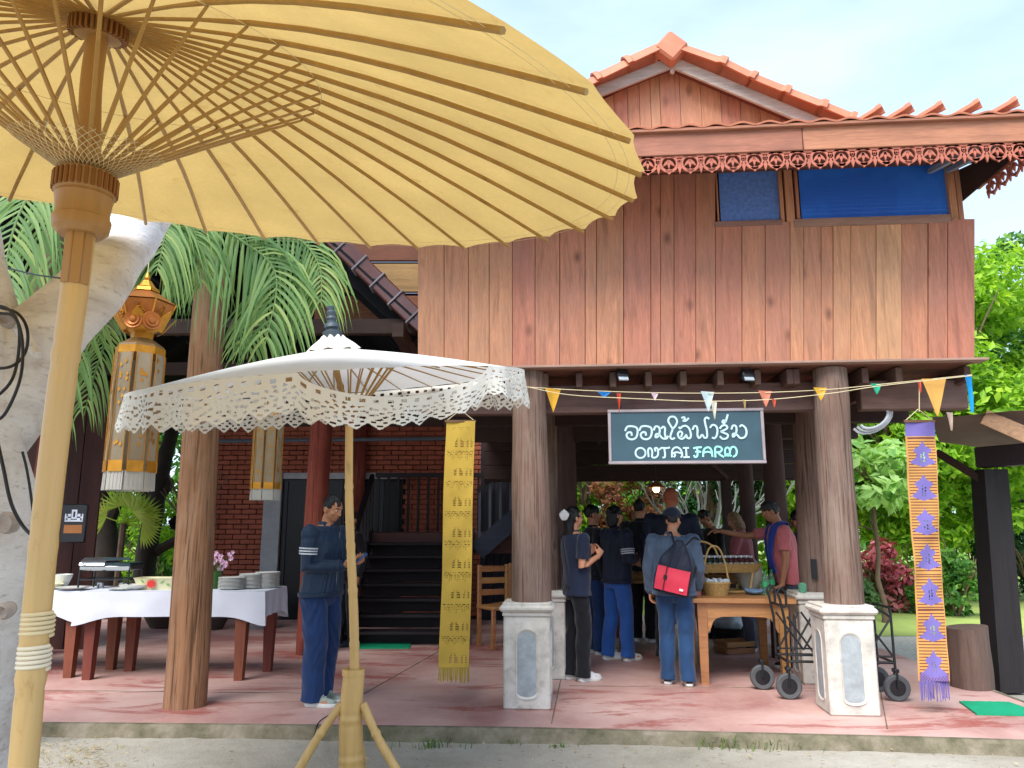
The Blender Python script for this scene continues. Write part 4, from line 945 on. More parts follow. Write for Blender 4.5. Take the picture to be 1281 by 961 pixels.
def bamboo(pts, r0, r1, nodes, m_, nm, parent, n=20, world=True):
    a, c = Vector(pts[0]), Vector(pts[1]); K = 80; b = MB(); P_ = []; rr = []
    bend = Vector((.006, .003, 0))
    for i in range(K + 1):
        t = i / K; P_.append(a.lerp(c, t) + bend * math.sin(t * 7)); r = r0 + (r1 - r0) * t
        for nd in nodes:
            d = abs(t - nd) * (c - a).length; r += .0035 * math.exp(-(d / .012) ** 2) - .002 * math.exp(-((d - .03) / .012) ** 2)
        rr.append(r)
    b.tube(P_, rr, n, up=(1, 0, 0)); return b.build(nm, m_, parent, world=world, ang=60)
bamboo((UB + Vector((0, 0, -.0)), UB + Vector((0, 0, 2.33))), .0315, .0345, (.12, .245, .365, .49, .62, .84), bamboo_m, 'lower_pole', um)
m = MB()
for k in range(3):
    a = -1.2 + k * .7 - .6; e = Vector((math.cos(a), math.sin(a), 0)); m.box(UB + e * .036 + Vector((0, 0, 2.24)), (.008, .026, .19), rotz(a), ch=.003)
m.build('pole_cleat', turned, um, world=True)
bamboo((UB + Vector((0, 0, 2.3)), hub + Vector((0, 0, .02))), .031, .028, (.3,), turned, 'upper_pole', um)
for z0, mt in ((1.235, thread_m), (1.155, plain('white_binding_cord', 'd6cdb8', .8))):
    m = MB(); n_ = 5
    m.tube([UB + Vector((.0345 * math.cos(t), .0345 * math.sin(t), z0 + .056 * t / (2 * math.pi * n_))) for t in (2 * math.pi * n_ * i / 110 for i in range(111))], .0052, 6); m.build('binding_cord', mt, um, world=True)
# ------------------------------------------------------------------ the white umbrella
WY = 4.7; WB = P(446, 961, WY); WB = Vector((P(440, 900, WY).x, WY, 0))
wu = thing('white_umbrella', 'white cloth parasol with a deep cut-work lace hem on a slim bamboo pole', 'umbrella', WB)
WC = Vector((P(420, 480, WY).x, WY, 2.372)); WR = 1.17; WHt = .235
WA = Vector((-.077, -.14, 1)).normalized(); wx = Vector((1, 0, -WA.x / WA.z)).normalized(); wy = WA.cross(wx)
def wpt(r, a, dz=0):
    t = r / WR; return WC + (wx * math.cos(a) + wy * math.sin(a)) * r + WA * (WHt * (1 - t) ** 1.05 + .02 * math.sin(math.pi * t) + dz)
WN = 28; rows = []; SUBW = 4
for j in range(11):
    t = .04 + .96 * j / 10; rows.append([wpt(WR * t * (1 - .02 * (4 * ((i % SUBW) / SUBW) * (1 - (i % SUBW) / SUBW)) * t ** 2), 2 * math.pi * i / (WN * SUBW)) for i in range(WN * SUBW)])
m = MB(); m.loft(rows, cap=False); m.build('canopy', wht_cloth, wu, world=True, ang=50)
for i in range(WN):
    a = 2 * math.pi * i / WN; m = MB(); m.tube([wpt(WR * t, a, -.009) for t in (.06, .35, .65, .99)], [.006, .006, .005, .004], 5, up=WA); m.build('rib', rib_m, wu, world=True)
wtop = wpt(0.001, 0, 0); wpole = Vector((P(428, 505, WY).x, WY, 0)); wrun = P(436, 523, WY)
for i in range(WN):
    a = 2 * math.pi * i / WN; e = Vector((math.cos(a), math.sin(a), 0)); m = MB(); m.tube([wrun + e * .03, wpt(.42, a, -.016)], [.006, .005], 5); m.build('stretcher', rib_m, wu, world=True)
m = MB(); m.lathe([(.03, .03), (.045, .03), (.048, -.01), (.036, -.03), (.03, -.04)], 16, wrun); m.build('runner_collar', plain('red_brown_collar', '8a5030', .5), wu, world=True)
# top cap (layered petals) and turned finial
m = MB(); M_ = Matrix((wx, wy, WA)).transposed(); rr_ = []
for (r, z) in ((.155, .0), (.12, .035), (.075, .07), (.06, .09)):
    rr_.append([wtop + M_ @ Vector((r * (1 + .1 * math.cos(8 * t)) * math.cos(t), r * (1 + .1 * math.cos(8 * t)) * math.sin(t), z - .02 + .008 * math.cos(8 * t))) for t in (2 * math.pi * i / 48 for i in range(48))])
m.loft(rr_); m.build('top_cap', lace_m, wu, world=True)
m = MB(); m.lathe([(.058, .06), (.06, .1), (.04, .11), (.036, .12), (.05, .13), (.046, .145), (.03, .16), (.028, .175), (.036, .185), (.026, .2), (.03, .225), (.022, .235), (.022, .26), (.008, .265)], 18, wtop, M=M_); m.v = [tuple(Vector(v)) for v in m.v]; m.build('finial', grey_fin, wu, world=True, ang=35)
# lace hem: a strip of cut-work; cells removed after a motif pattern, real holes
LH = .25; NU, NV = 1500, 40
a380, a610 = math.atan2(-.92, -.28), math.atan2(-.72, .72)
def lace_top(a):
    aa = (a + math.pi) % (2 * math.pi) - math.pi
    p = wpt(WR * 1.0, aa)
    lo, hi = R(-86), R(-35)
    if lo < aa < hi:
        t = (aa - lo) / (hi - lo); q0, q1 = wpt(WR, lo), wpt(WR, hi); p = q0.lerp(q1, t) + Vector((0, 0, -.145 * math.sin(math.pi * t) ** .6)) + (p - q0.lerp(q1, t)) * .6
    return p
def lace_keep(i, j):
    u = i / NU * 26; v = j / NV; f = u % 1.0; x = abs(f - .5) * 2
    edge = .80 + .17 * (1 - abs(((u * 2.5) % 1) - .5) * 2)
    if v > edge: return False
    if v < .06: return True
    if .06 <= v < .22: return not (.3 < ((u * 4) % 1) < .7 and .09 < v < .2)                # slots under the band
    if ((x * 1.0) ** 2 + ((v - .47) * 3.6) ** 2) < .02: return True
    r = math.hypot(x * .55, (v - .47) * 1.35); th = math.atan2((v - .47) * 1.35, (f - .5) * 1.1)
    if .09 < r < .19 and math.cos(th * 6) > .3: return False                                  # petals
    if .25 < r < .34 and math.cos(th * 10 + .5) > .35: return False
    if .38 < r < .56 and v < .72 and math.cos(th * 13) > .45 and .3 < v: return False
    if .74 < v < .8 and .3 < ((u * 5) % 1) < .68: return False
    if .83 < v < .9 and abs(((u * 2.5) % 1) - .5) < .13: return False
    return True
V = []
for i in range(NU + 1):
    a = -math.pi + 2 * math.pi * i / NU; p = lace_top(a); e = (wx * math.cos(a) + wy * math.sin(a)); fold = .03 * math.sin(a * 22) + .02 * math.sin(a * 9 + 1)
    hh = LH * (.9 + .1 * math.sin(a * 3 + 1) - .2 * math.exp(-((a + 1.0) / .8) ** 2))
    for j in range(NV + 1):
        t = j / NV; V.append(p + e * (.01 + fold * t * .9) + Vector((0, 0, -hh * t + .006 * math.sin(a * 40) * t)))
Fc = []
for i in range(NU):
    for j in range(NV):
        if lace_keep(i, j): o = i * (NV + 1) + j; Fc.append((o, o + NV + 1, o + NV + 2, o + 1))
m = MB(); m.add(V, Fc); m.build('lace_hem', lace_m, wu, world=True, ang=70)
# pole, foot sleeve and three legs
bamboo((Vector((WB.x + .01, WY, .55)), wrun + Vector((0, 0, 0))), .029, .024, (.17, .36, .52, .74), bamboo2, 'pole', wu, 14)
bamboo((wrun - Vector((0, 0, .05)), wtop), .022, .018, (.5,), turned, 'upper_pole', wu, 12)
sc_ = P(444, 840, WY).z
bamboo((Vector((WB.x, WY, 0)), Vector((WB.x + .0, WY, sc_))), .075, .062, (.3, .62), bamboo2, 'foot_sleeve', wu, 18)
m = MB(); m.lathe([(.062, 0), (.066, .0), (.066, .035), (.034, .036), (.03, .0)], 18, (WB.x, WY, sc_ - .02)); m.build('sleeve_rim', bamboo2, wu, world=True, ang=30)
zt_ = P(444, 880, WY).z
for k, a in enumerate((-2.85, -.32, 1.57)):
    e = Vector((math.cos(a), math.sin(a), 0)); q0 = Vector((WB.x, WY, 0)) + e * .065 + Vector((0, 0, zt_)); q1 = Vector((WB.x, WY, 0)) + e * .40 + Vector((0, 0, .0))
    bamboo((q1, q0), .026, .024, (.2, .7), bamboo2, 'leg', wu, 12)
m = MB(); m.tube(spline([P(392, 928, 5.35), P(398, 905, 5.9), P(415, 893, 5.6), P(425, 890, 5.0)], 5), .005, 5); c0 = Vector(m.v[0]); m.v = [tuple(Vector(v) - c0) for v in m.v]; o = m.build('tie_cord', cord_m); o.location = c0; tag(o, 'thin grey cord trailing from the white umbrella foot to the kerb', 'cord')
# ------------------------------------------------------------------ hanging lanterns and woven banners
def lantern(u, vtop, vbot, Y, label, hang_to, rz=0):
    pt, pb_ = P(u, vtop, Y), P(u, vbot, Y); H_ = pt.z - pb_.z; W_ = H_ * .128
    t = thing('hanging_lantern', label, 'lantern', (pb_.x, Y, pb_.z), rz, 'gold foil hanging lanterns')
    def hexr(r, z, n=6, a0=0): return [(r * math.cos(a0 + 2 * math.pi * i / n), r * math.sin(a0 + 2 * math.pi * i / n), z) for i in range(n)]
    k = H_
    m = MB(); m.loft([hexr(.02 * k, .985 * k), hexr(.04 * k, .955 * k), hexr(.055 * k, .945 * k), hexr(.06 * k, .93 * k)]); m.lathe([(.004, k * 1.03), (.014 * k, k), (.008 * k, k * .985)], 10); m.build('crown', gold_m, t, ang=20)
    m = MB(); m.loft([hexr(.06 * k, .925 * k), hexr(.137 * k, .875 * k)]); m.build('hood', copper_m, t, smooth=False)
    for i in range(6):                                   # six glazed faces of the lamp head with gold ribs
        a0, a1 = 2 * math.pi * i / 6, 2 * math.pi * (i + 1) / 6
        def c(r, z, a): return Vector((r * math.cos(a), r * math.sin(a), z))
        q = [c(.134 * k, .872 * k, a0), c(.134 * k, .872 * k, a1), c(.085 * k, .755 * k, a1), c(.085 * k, .755 * k, a0)]; cen = sum(q, Vector()) / 4; nn = (q[1] - q[0]).cross(q[3] - q[0]).normalized()
        if nn.dot(cen - Vector((0, 0, .8 * k))) < 0: nn = -nn
        m = MB(); m.slab([cen + (x - cen) * .96 for x in q], nn, -.004); fc = m.build('lamp_face', copper_m, t, smooth=False)
        m = MB(); ex = (q[1] - q[0]).normalized(); ey = (q[0] + q[1] - q[2] - q[3]).normalized(); s_ = .018 * k
        for (dx, dy, r1) in ((0, .9, 1.), (-.75, .1, .8), (.75, .1, .8), (0, -.6, .7)):
            cc = cen + ex * dx * s_ + ey * dy * s_ + nn * .003; pts = [cc + (ex * math.cos(b2) + ey * math.sin(b2)) * s_ * .5 * r1 for b2 in (2 * math.pi * w_ / 8 for w_ in range(9))]; m.tube(pts, .0035, 4, cap=False)
        m.tube([cen - ey * s_ * 2.2 + nn * .003, cen - ex * s_ * 1.2 + nn * .003, cen + ey * s_ * 2.4 + nn * .003, cen + ex * s_ * 1.2 + nn * .003, cen - ey * s_ * 2.2 + nn * .003], .0035, 4)
        m.build('gilt_motif', gold_m, fc, smooth=False)
        m = MB(); m.bar(c(.138 * k, .874 * k, a0), c(.088 * k, .752 * k, a0), .008, .008); m.build('gilt_edge', gold_m, t, smooth=False)
        m = MB(); m.slab([c(.085 * k, .735 * k, a0 + .1), c(.085 * k, .735 * k, a1 - .1), c(.13 * k, .80 * k, (a0 + a1) / 2 + .18), c(.15 * k, .825 * k, (a0 + a1) / 2), c(.13 * k, .80 * k, (a0 + a1) / 2 - .18)], nn, .004); m.build('petal', gold_m, t, smooth=False)
        # rosettes
    for a in (R(-100), R(-60)):
        e = Vector((math.cos(a), math.sin(a), 0)); cc = e * .11 * k + Vector((0, 0, .77 * k)); m = MB(); M_ = Matrix((Vector((-e.y, e.x, 0)), Vector((0, 0, 1)), e)).transposed()
        m.lathe([(.045 * k, -.005), (.042 * k, .01), (.03 * k, .004), (.028 * k, .014), (.016 * k, .008), (.012 * k, .018), (.002, .02)], 14, cc, M=M_); m.build('rosette', copper_m, t)
    m = MB(); m.loft([hexr(.08 * k, .76 * k), hexr(.05 * k, .73 * k), hexr(.048 * k, .70 * k)]); m.build('neck', gold_m, t, smooth=False)
    m = MB(); m.loft([hexr(.05 * k, .70 * k, 8), hexr(.1 * k, .665 * k, 8), hexr(.105 * k, .655 * k, 8)]); m.build('shoulder', mk_bamboo('lantern_shoulder%d' % int(u), '7d6038', '5c4020'), t, smooth=False)
    m = MB(); m.loft([hexr(.108 * k, .655 * k, 8), hexr(.108 * k, .62 * k, 8)]); m.build('gilt_band', gold_m, t, smooth=False)
    for i in range(8):                                   # paper strips with gilt patches and fringe
        a = 2 * math.pi * (i + .5) / 8; e = Vector((math.cos(a), math.sin(a), 0)); s_ = Vector((-e.y, e.x, 0)); wv = .034 * k
        rows = []
        for j in range(9):
            z = .62 * k - (.62 - .1) * k * j / 8; o_ = e * (.1 * k + .003 * math.sin(j * 1.3 + i)) + Vector((0, 0, z)); rows.append([o_ - s_ * wv, o_ + e * .004, o_ + s_ * wv])
        m = MB(); m.loft(rows, cap=False, closed=False); sp_ = m.build('paper_strip', mulberry, t)
        m = MB(); rr2 = random.Random(i)
        for j in range(14):
            z = k * rr2.uniform(.2, .6); x = rr2.uniform(-.6, .6) * wv; o_ = e * (.1 * k + .009) + s_ * x + Vector((0, 0, z)); h2 = .012 * k; w2 = .007 * k
            m.add([o_ + Vector((0, 0, h2)), o_ + s_ * w2, o_ - Vector((0, 0, h2)), o_ - s_ * w2], [(0, 1, 2, 3)])
        for sg_ in (-1, 1):
            m.bar(e * (.1 * k + .006) + s_ * wv * .95 * sg_ + Vector((0, 0, .62 * k)), e * (.1 * k + .006) + s_ * wv * .95 * sg_ + Vector((0, 0, .12 * k)), .004, .004)
        m.build('gilt_pattern', gold_m, sp_, smooth=False)
        m = MB(); o_ = e * (.1 * k + .006) + Vector((0, 0, .105 * k)); m.box(o_, (.006, wv * 2, .05 * k), rotz(a)); m.build('gilt_cuff', gold_m, sp_, smooth=False)
        m = MB()
        for j in range(9):
            x = (-1 + 2 * j / 8) * wv; o_ = e * (.1 * k + .002 * (j % 2)) + s_ * x; m.bar(o_ + Vector((0, 0, .085 * k)), o_ + e * .004 + Vector((0, 0, 0)), wv * .25, .002)
        m.build('fringe', tassel_m, sp_, smooth=False)
    m = MB(); m.tube([(0, 0, .98 * k), (0, 0, hang_to - pb_.z)], .003, 5); m.build('cord', thread_m, t)
    return t
lantern(160, 348, 614, 4.6, 'gold foil lantern with long paper strips hanging nearest, left of the big log post', 4.0, .25)
lantern(331, 462, 626, 6.7, 'gold foil lantern half hidden behind the white lace umbrella', 3.2, .1)
def banner(c0, c1, c2, c3, nx, ny, pat, mats, name, label, thick=0, fringe_m=None, flen=.1):
    c0, c1, c2, c3 = map(Vector, (c0, c1, c2, c3)); t = thing(name, label, 'banner', (c0 + c1) / 2); V = []
    for j in range(ny + 1):
        for i in range(nx + 1):
            s_, v_ = i / nx, j / ny; p = c0.lerp(c1, s_).lerp(c3.lerp(c2, s_), v_); V.append(p + Vector((.004 * math.sin(v_ * 9 + 2), .016 * math.sin(v_ * 8 + c0.x) * (s_ - .3) * 1.6 + .004 * math.sin(v_ * 31 + s_ * 6) + .003 * math.sin(s_ * 5 + v_ * 20), 0)))
    b = MB()
    for j in range(ny):
        for i in range(nx):
            k = pat(i / nx, j / ny, i, j)
            if k is None: continue
            o = j * (nx + 1) + i; b.add([], []); b.f.append((o, o + 1, o + nx + 2, o + nx + 1)); b.mi.append(k)
    b.v = [tuple(v) for v in V]; b.build('woven_panel', mats, t, world=True)
    top = (c0 + c1) / 2; m = MB(); m.bar(c0 - (c1 - c0) * .04, c1 + (c1 - c0) * .04, .015, .02); m.build('top_rod', plain('rod_' + name + label[:6], '6a4a30', .6), t, world=True)
    m = MB(); m.tube([c0, top + Vector((0, 0, .1)), c1], .004, 5); m.build('hanging_cord', thread_m, t, world=True)
    m = MB(); n_ = 34
    for i in range(n_):
        p = c3.lerp(c2, (i + .5) / n_); l_ = flen * random.uniform(.85, 1.1); m.bar(p, p + Vector((random.uniform(-.01, .01), random.uniform(-.01, .01), -l_)), .006, .003)
    m.build('fringe', fringe_m, t, world=True, smooth=False)
    return t
ycl = cloth('yellow_woven_cotton', 'd3b04e', .85, trans=.25, weave=160, sheen=0); ydk = cloth('olive_woven_thread', '8d7430', .85, trans=.1, sheen=0)
def ypat(s, v, i, j):
    e = s
    if s < .06 or s > .94: return 0
    per_ = v * 8 % 1.0; row = int(v * 8)
    if per_ < .16 and row > 0: return 1 if ((i * 7 + j * 3) % 5 < 2 and j % 2 == 0) else (None if (j % 2 == 0 and (i + j) % 4 < 2 and random.random() < .6) else 0)
    if .5 < per_ < .86:
        for cx in (.45, .82):
            d = abs(s - cx) / (.15 if cx < .6 else .1)
            if .25 < d < 1 and per_ > .5 + .18 * d and j % 2 == 0: return None if d > .55 else 1
    if .16 < per_ < .3: return 1 if (abs(((s * 4) % 1) - .5) * 2 > (per_ - .16) * 7 and j % 2 == 0 and i % 2) else 0
    return 0
YB_ = 6.62
banner(P(558, 527, YB_), P(594, 527, YB_), P(587, 835, YB_), P(549, 835, YB_), 30, 300, ypat, [ycl, ydk], 'woven_banner', 'long yellow openwork woven banner hanging left of the left log column', fringe_m=cloth('yellow_fringe', 'b59a34', .85, sheen=0), flen=.11)
org = cloth('orange_woven_cotton', 'cf9a58', .85, trans=.2, sheen=0); pur = cloth('purple_woven_cotton', '7c70b4', .85, trans=.2, sheen=0); dko = cloth('brown_woven_thread', '6e4038', .85, trans=.1, sheen=0)
prof = [(.0, 0), (.08, .05), (.16, .12), (.24, .22), (.30, .42), (.36, .52), (.42, .5), (.5, .36), (.58, .32), (.66, .4), (.76, .6), (.84, .74), (.9, .5), (1, .0)]
def ppat(s, v, i, j):
    if v < .06: return 1
    if s < .05 or s > .95: return 0
    w_ = (v - .06) / .94; per_ = w_ * 7 % 1.0; row = int(w_ * 7)
    if per_ < .05: return 2 if j % 2 else 0
    q = (per_ - .12) / .8; d = abs(s - .52) * 1.65
    if 0 < q < 1:
        for (a, wa), (c, wc) in zip(prof[:-1], prof[1:]):
            if a <= q < c and d < (wa + (wc - wa) * (q - a) / (c - a)) * (.98 if row < 6 else .9):
                return None if (.42 < q < .8 and .05 < d < .12) and random.random() < .4 else 1
    if row == 6 and q > .82: return 1 if (i + j) % 3 else 2
    return 2 if j % 3 == 0 else (0 if row < 4 or (i + j) % 3 else 0)
PY = 6.22
banner(P(1132, 527, PY), P(1168, 527, PY), P(1187, 852, PY), P(1150, 852, PY), 34, 260, ppat, [org, pur, dko], 'woven_banner', 'long orange and purple woven banner with purple figures hanging right of the right column', fringe_m=pur, flen=.14)
m = MB(); m.tube([P(1150, 515, PY), P(1150, 478, PY)], .004, 5); o = m.build('banner_cord', thread_m); tag(o, 'short cord tying the purple banner to the beam', 'cord')
# ------------------------------------------------------------------ trees and plants
def leaf_cloud(name, m, parent, clumps, n, size, seed=1, aspect=.5, droop=.2, flat=.35, inst=None):
    # clumps: (x, y, z, radius, weight); rhombic leaves scattered through each clump, folded along the midrib
    rg = np.random.default_rng(seed); C = np.array(clumps, float); wt = C[:, 4] / C[:, 4].sum(); k = rg.choice(len(C), n, p=wt)
    d = rg.normal(size=(n, 3)); d /= np.linalg.norm(d, axis=1)[:, None]; r = rg.uniform(.35, 1.0, n) ** .6
    c = C[k, :3] + d * (r * C[k, 3])[:, None] * np.array([1, 1, .75])
    nrm = d * .5 + rg.normal(size=(n, 3)) * .5 + np.array([0, 0, .55]); nrm /= np.linalg.norm(nrm, axis=1)[:, None]
    t = np.cross(nrm, rg.normal(size=(n, 3))); t[:, 2] -= droop; t /= np.linalg.norm(t, axis=1)[:, None]; b = np.cross(nrm, t); b /= np.linalg.norm(b, axis=1)[:, None]
    s = size * rg.uniform(.55, 1.25, n)[:, None]; V = np.empty((n, 4, 3))
    V[:, 0] = c - t * s; V[:, 1] = c + b * s * aspect + nrm * s * .15; V[:, 2] = c + t * s; V[:, 3] = c - b * s * aspect + nrm * s * .15
    F_ = np.arange(n * 4).reshape(n, 4); M = np.array(wmat(parent).inverted()); V = V.reshape(-1, 3) @ M[:3, :3].T + M[:3, 3]
    me = bpy.data.meshes.new(name); me.from_pydata(V.tolist(), [], F_.tolist()); me.materials.append(m); return link(name, me, parent)
def crown_clumps(c, r, n, cr, seed, hollow=.45):
    rs = random.Random(seed); out = []
    for i in range(n):
        while 1:
            d = Vector((rs.uniform(-1, 1), rs.uniform(-1, 1), rs.uniform(-1, 1)))
            if hollow < d.length < 1: break
        out.append((c[0] + d.x * r[0], c[1] + d.y * r[1], c[2] + d.z * r[2], cr * rs.uniform(.6, 1.35), rs.uniform(.5, 1.4)))
    return out
def limbs(b, p, d, ln, r, depth, rs, up=.25, spread=.7):
    pts = [p]; q = Vector(p); dd = Vector(d).normalized()
    for i in range(5):
        dd = (dd + Vector((rs.uniform(-.22, .22), rs.uniform(-.22, .22), rs.uniform(-.1, .2) + up * .12))).normalized(); q = q + dd * ln / 5; pts.append(q.copy())
    b.tube(pts, [r * (1 - .5 * i / 5) for i in range(6)], 7 if depth > 1 else 5)
    if depth > 0:
        for k in range(3 if depth > 1 else 3):
            a = pts[rs.choice((2, 3, 4, 5))]; nd = (dd + Vector((rs.uniform(-1, 1), rs.uniform(-1, 1), rs.uniform(-.3, .8))) * spread).normalized(); limbs(b, a, nd, ln * rs.uniform(.55, .8), r * .5, depth - 1, rs, up, spread)
def tree(label, x, y, h, cr, seed, lm, nleaf, lsize, tr=.16, bark=brown_bark, cz=None, clumps=45, csize=.55, name='garden_tree', lean=(0, 0), group=None, hollow=.4, cat='tree', thk=None, z0=0.0):
    t = thing(name, label, cat, (x, y, z0), group=group); rs = random.Random(seed); b = MB(); cz = cz or h - cr[2]
    top = Vector((x + lean[0], y + lean[1], z0 + cz - cr[2] * .3)); base = Vector((x, y, z0 - .05)); pts = [base.lerp(top, i / 6) + Vector((rs.uniform(-.06, .06), rs.uniform(-.06, .06), 0)) * (i > 0) for i in range(7)]
    b.tube(pts, [tr * (1.35 if i == 0 else 1 - .07 * i) for i in range(7)], 10)
    b.build('trunk', bark, t, world=True)
    b = MB()
    for k in range(6):
        a = rs.uniform(0, 6.28); limbs(b, pts[rs.choice((4, 5, 6))], (math.cos(a), math.sin(a), rs.uniform(.3, 1.0)), min(cr[0], cr[2]) * .55, tr * .45, 2, rs)
    b.build('limb', bark, t, world=True)
    leaf_cloud('crown', lm, t, crown_clumps((top.x, top.y, z0 + cz), cr, clumps, csize, seed, hollow), nleaf, lsize, seed); return t
# right of the house
tree('tall bright green leafy tree filling the view right of the teak wall', 8.2, 15.5, 7.6, (3.0, 2.2, 3.2), 3, leaf_bright, 52000, .1, clumps=170, csize=.6, cz=4.2, hollow=.2)
tree('darker green tree at the right edge behind the awning', 12.2, 18, 9.0, (3.4, 2.4, 3.9), 4, leaf_mid, 17000, .12, clumps=90, csize=.6, cz=5.2)
tree('bright tree seen low between the right column and the purple banner', 6.6, 17.5, 5.0, (2.3, 1.8, 1.9), 5, leaf_bright, 20000, .09, clumps=90, csize=.45, cz=3.2)
tree('small pale papaya-like tree with a thin straight trunk right of the right column', P(1101, 700, 12.6).x, 12.6, 2.6, (.8, .6, .5), 6, leafmat('pale_fresh_leaf', '7cae60', 'a8cc7c', 'c8e09a', .45), 1300, .12, tr=.045, bark=brown_bark, cz=2.35, clumps=16, csize=.36)
def bush(label, x, y, r, seed, lm, n, ls, clumps=18, cs=.28, z0=0, group=None, name='garden_shrub'):
    t = thing(name, label, 'bush', (x, y, z0), group=group); b = MB(); rs = random.Random(seed)
    for k in range(7):
        a = rs.uniform(0, 6.28); limbs(b, (x, y, z0), (math.cos(a) * .5, math.sin(a) * .5, 1), r[2] * 1.3, .025, 1, rs)
    b.build('stem', brown_bark, t, world=True); leaf_cloud('foliage', lm, t, crown_clumps((x, y, z0 + r[2] * .95), r, clumps, cs, seed, .2), n, ls, seed); return t
bush('pinkish red leaved shrub behind the purple banner', P(1138, 690, 13.6).x, 14.4, (.7, .4, .62), 11, leaf_red, 1900, .085)
bush('rounded green shrub right of the purple banner', P(1192, 715, 13.5).x, 13.5, (.55, .5, .6), 12, leaf_mid, 3000, .065)
bush('low pale green shrub below the red shrub', P(1125, 725, 13.9).x, 14.2, (1.0, .4, .4), 13, leafmat('grey_green_leaf', '4a6b3c', '7a9a60', '9ab880', .3), 2600, .07)
bush('green shrub at the right edge beyond the awning post', P(1290, 700, 16).x, 16, (1.3, .8, 1.1), 14, leaf_dark, 3500, .08)
bush('green shrub far across the lawn between banner and post', P(1215, 690, 19).x, 19.5, (1.6, .8, 1.1), 15, leaf_mid, 4000, .08)
for k, (u, Y) in enumerate(((1193, 17), (1228, 17.5), (1262, 18))):
    p = P(u, 700, Y); t = MB(); t.tube([(0, 0, -.05), (.01, 0, 1.5)], .045, 7); o = t.build('fence_post', dark_bark); o.location = (p.x, Y, 0); tag(o, ('dark fence post across the lawn just right of the purple banner', 'dark fence post across the lawn left of the awning post', 'dark fence post across the lawn right of the awning post')[k], 'post', 'fence posts across the lawn')
# far wood behind everything
def far_wood(name, x0, x1, y0, y1, h0, h1, n, ls, lm, seed, label, dens=120, cs=1.0):
    rs = random.Random(seed); root = thing(name, label, 'trees', ((x0 + x1) / 2, (y0 + y1) / 2, 0)); cl = []
    for i in range(dens):
        x = rs.uniform(x0, x1); hh = h0 + (h1 - h0) * (.5 + .5 * math.sin(x * .7 + seed)) * rs.uniform(.8, 1.1); cl.append((x, rs.uniform(y0, y1), rs.uniform(.1, 1) ** .8 * hh, cs * rs.uniform(.6, 1.3), 1))
    o = leaf_cloud('foliage', lm, root, cl, n, ls, seed); o.parent = None; M = wmat(root); o.matrix_basis = M; bpy.data.objects.remove(root); o.name = name; tag(o, label, 'trees'); stuffed(o); return o
far_wood('far_woodland', 2, 40, 26, 32, 4.5, 8.5, 34000, .2, leaf_mid, 21, 'far-off mixed green woodland behind the lawn on the right', 200, 1.2)
far_wood('garden_thicket', -24, 1.5, 21, 26, 6, 9, 42000, .17, leaf_mid, 22, 'dense green thicket of the garden behind the pavilion', 260, 1.1)
far_wood('understorey', -14, 6, 17, 19.5, 1.0, 2.2, 26000, .1, leaf_bright, 23, 'bright green low undergrowth behind the house and pavilion', 200, .55)
# seen through the rear opening
tree('leafy green tree seen through the middle of the rear opening', 1.3, 15.6, 4.6, (1.5, 1.0, 1.7), 31, leaf_bright, 9000, .08, clumps=60, csize=.35, cz=2.9)
bush('rust brown leaved shrub seen through the rear opening left of the bulb', P(785, 625, 14.4).x, 14.4, (.62, .5, .9), 32, leaf_rust, 3200, .06, z0=.9)
tree('dark green tree seen through the right of the rear opening', 4.1, 16.4, 4.6, (1.4, 1.0, 1.7), 33, leaf_dark, 9000, .08, clumps=60, csize=.35, cz=2.7)
t = thing('frangipani_tree', 'bare pale-branched frangipani tree seen through the rear opening right of the bulb', 'tree', (P(893, 700, 13.6).x, 13.6, 0)); b = MB(); rs = random.Random(5); bx = t.location.x
b.tube([(bx, 13.6, 0), (bx + .05, 13.6, .7), (bx - .05, 13.6, 1.2)], [.09, .07, .06], 8)
for k in range(9):
    a = k * .7; limbs(b, (bx - .03, 13.6, rs.uniform(.8, 1.2)), (math.cos(a) * .9, math.sin(a) * .4, .8), rs.uniform(.9, 1.3), .04, 2, rs, .3, .8)
b.build('branches', pale_bark, t, world=True); b = MB()
# left garden trees behind the pavilion
def dark_tree(label, pix, Y, rad, name='garden_tree', extra=(), crown=None, seed=1):
    p0 = P(*pix[0], Y); t = thing(name, label, 'tree', (p0.x, Y, 0)); b = MB(); W = [P(u, v, Y) for u, v in pix]; W = [Vector((W[0].x, Y, 0))] + W[1:]
    b.tube(spline(W, 5), [rad * (1 - .45 * i / (len(spline(W, 5)) - 1)) for i in range(len(spline(W, 5)))], 10).noise(.02, 3); b.build('trunk', dark_bark, t, world=True)
    for pts, r in extra: m = MB(); W = spline([P(u, v, Y) for u, v in pts], 4); m.tube(W, [r * (1 - .5 * i / len(W)) for i in range(len(W))], 8); m.build('limb', dark_bark, t, world=True)
    if crown: leaf_cloud('crown', crown[3], t, crown_clumps(crown[0], crown[1], 60, .5, seed), crown[2], .1, seed)
    return t
pc = P(150, 420, 13.5)
dark_tree('dark trunked tree with a forking limb right of the nearest lantern', ((178, 745), (182, 700), (193, 640), (205, 580), (225, 500)), 13.5, .2, extra=((((195, 690), (222, 675), (262, 655)), .09), (((196, 625), (212, 605), (206, 600)), .11), (((190, 650), (170, 590), (165, 520)), .1)), crown=((pc.x + 1.2, 14.2, 5.4), (2.6, 1.4, 1.5), 9000, leaf_mid), seed=41)
dark_tree('thick dark trunk below the nearest lantern, ragged with old fronds', ((135, 745), (134, 700), (128, 650), (118, 600), (112, 540)), 12.6, .23, extra=((((132, 660), (150, 620), (160, 590)), .12),), crown=((pc.x - .9, 13.4, 4.6), (1.6, 1.1, 1.4), 6000, leaf_dark), seed=42)
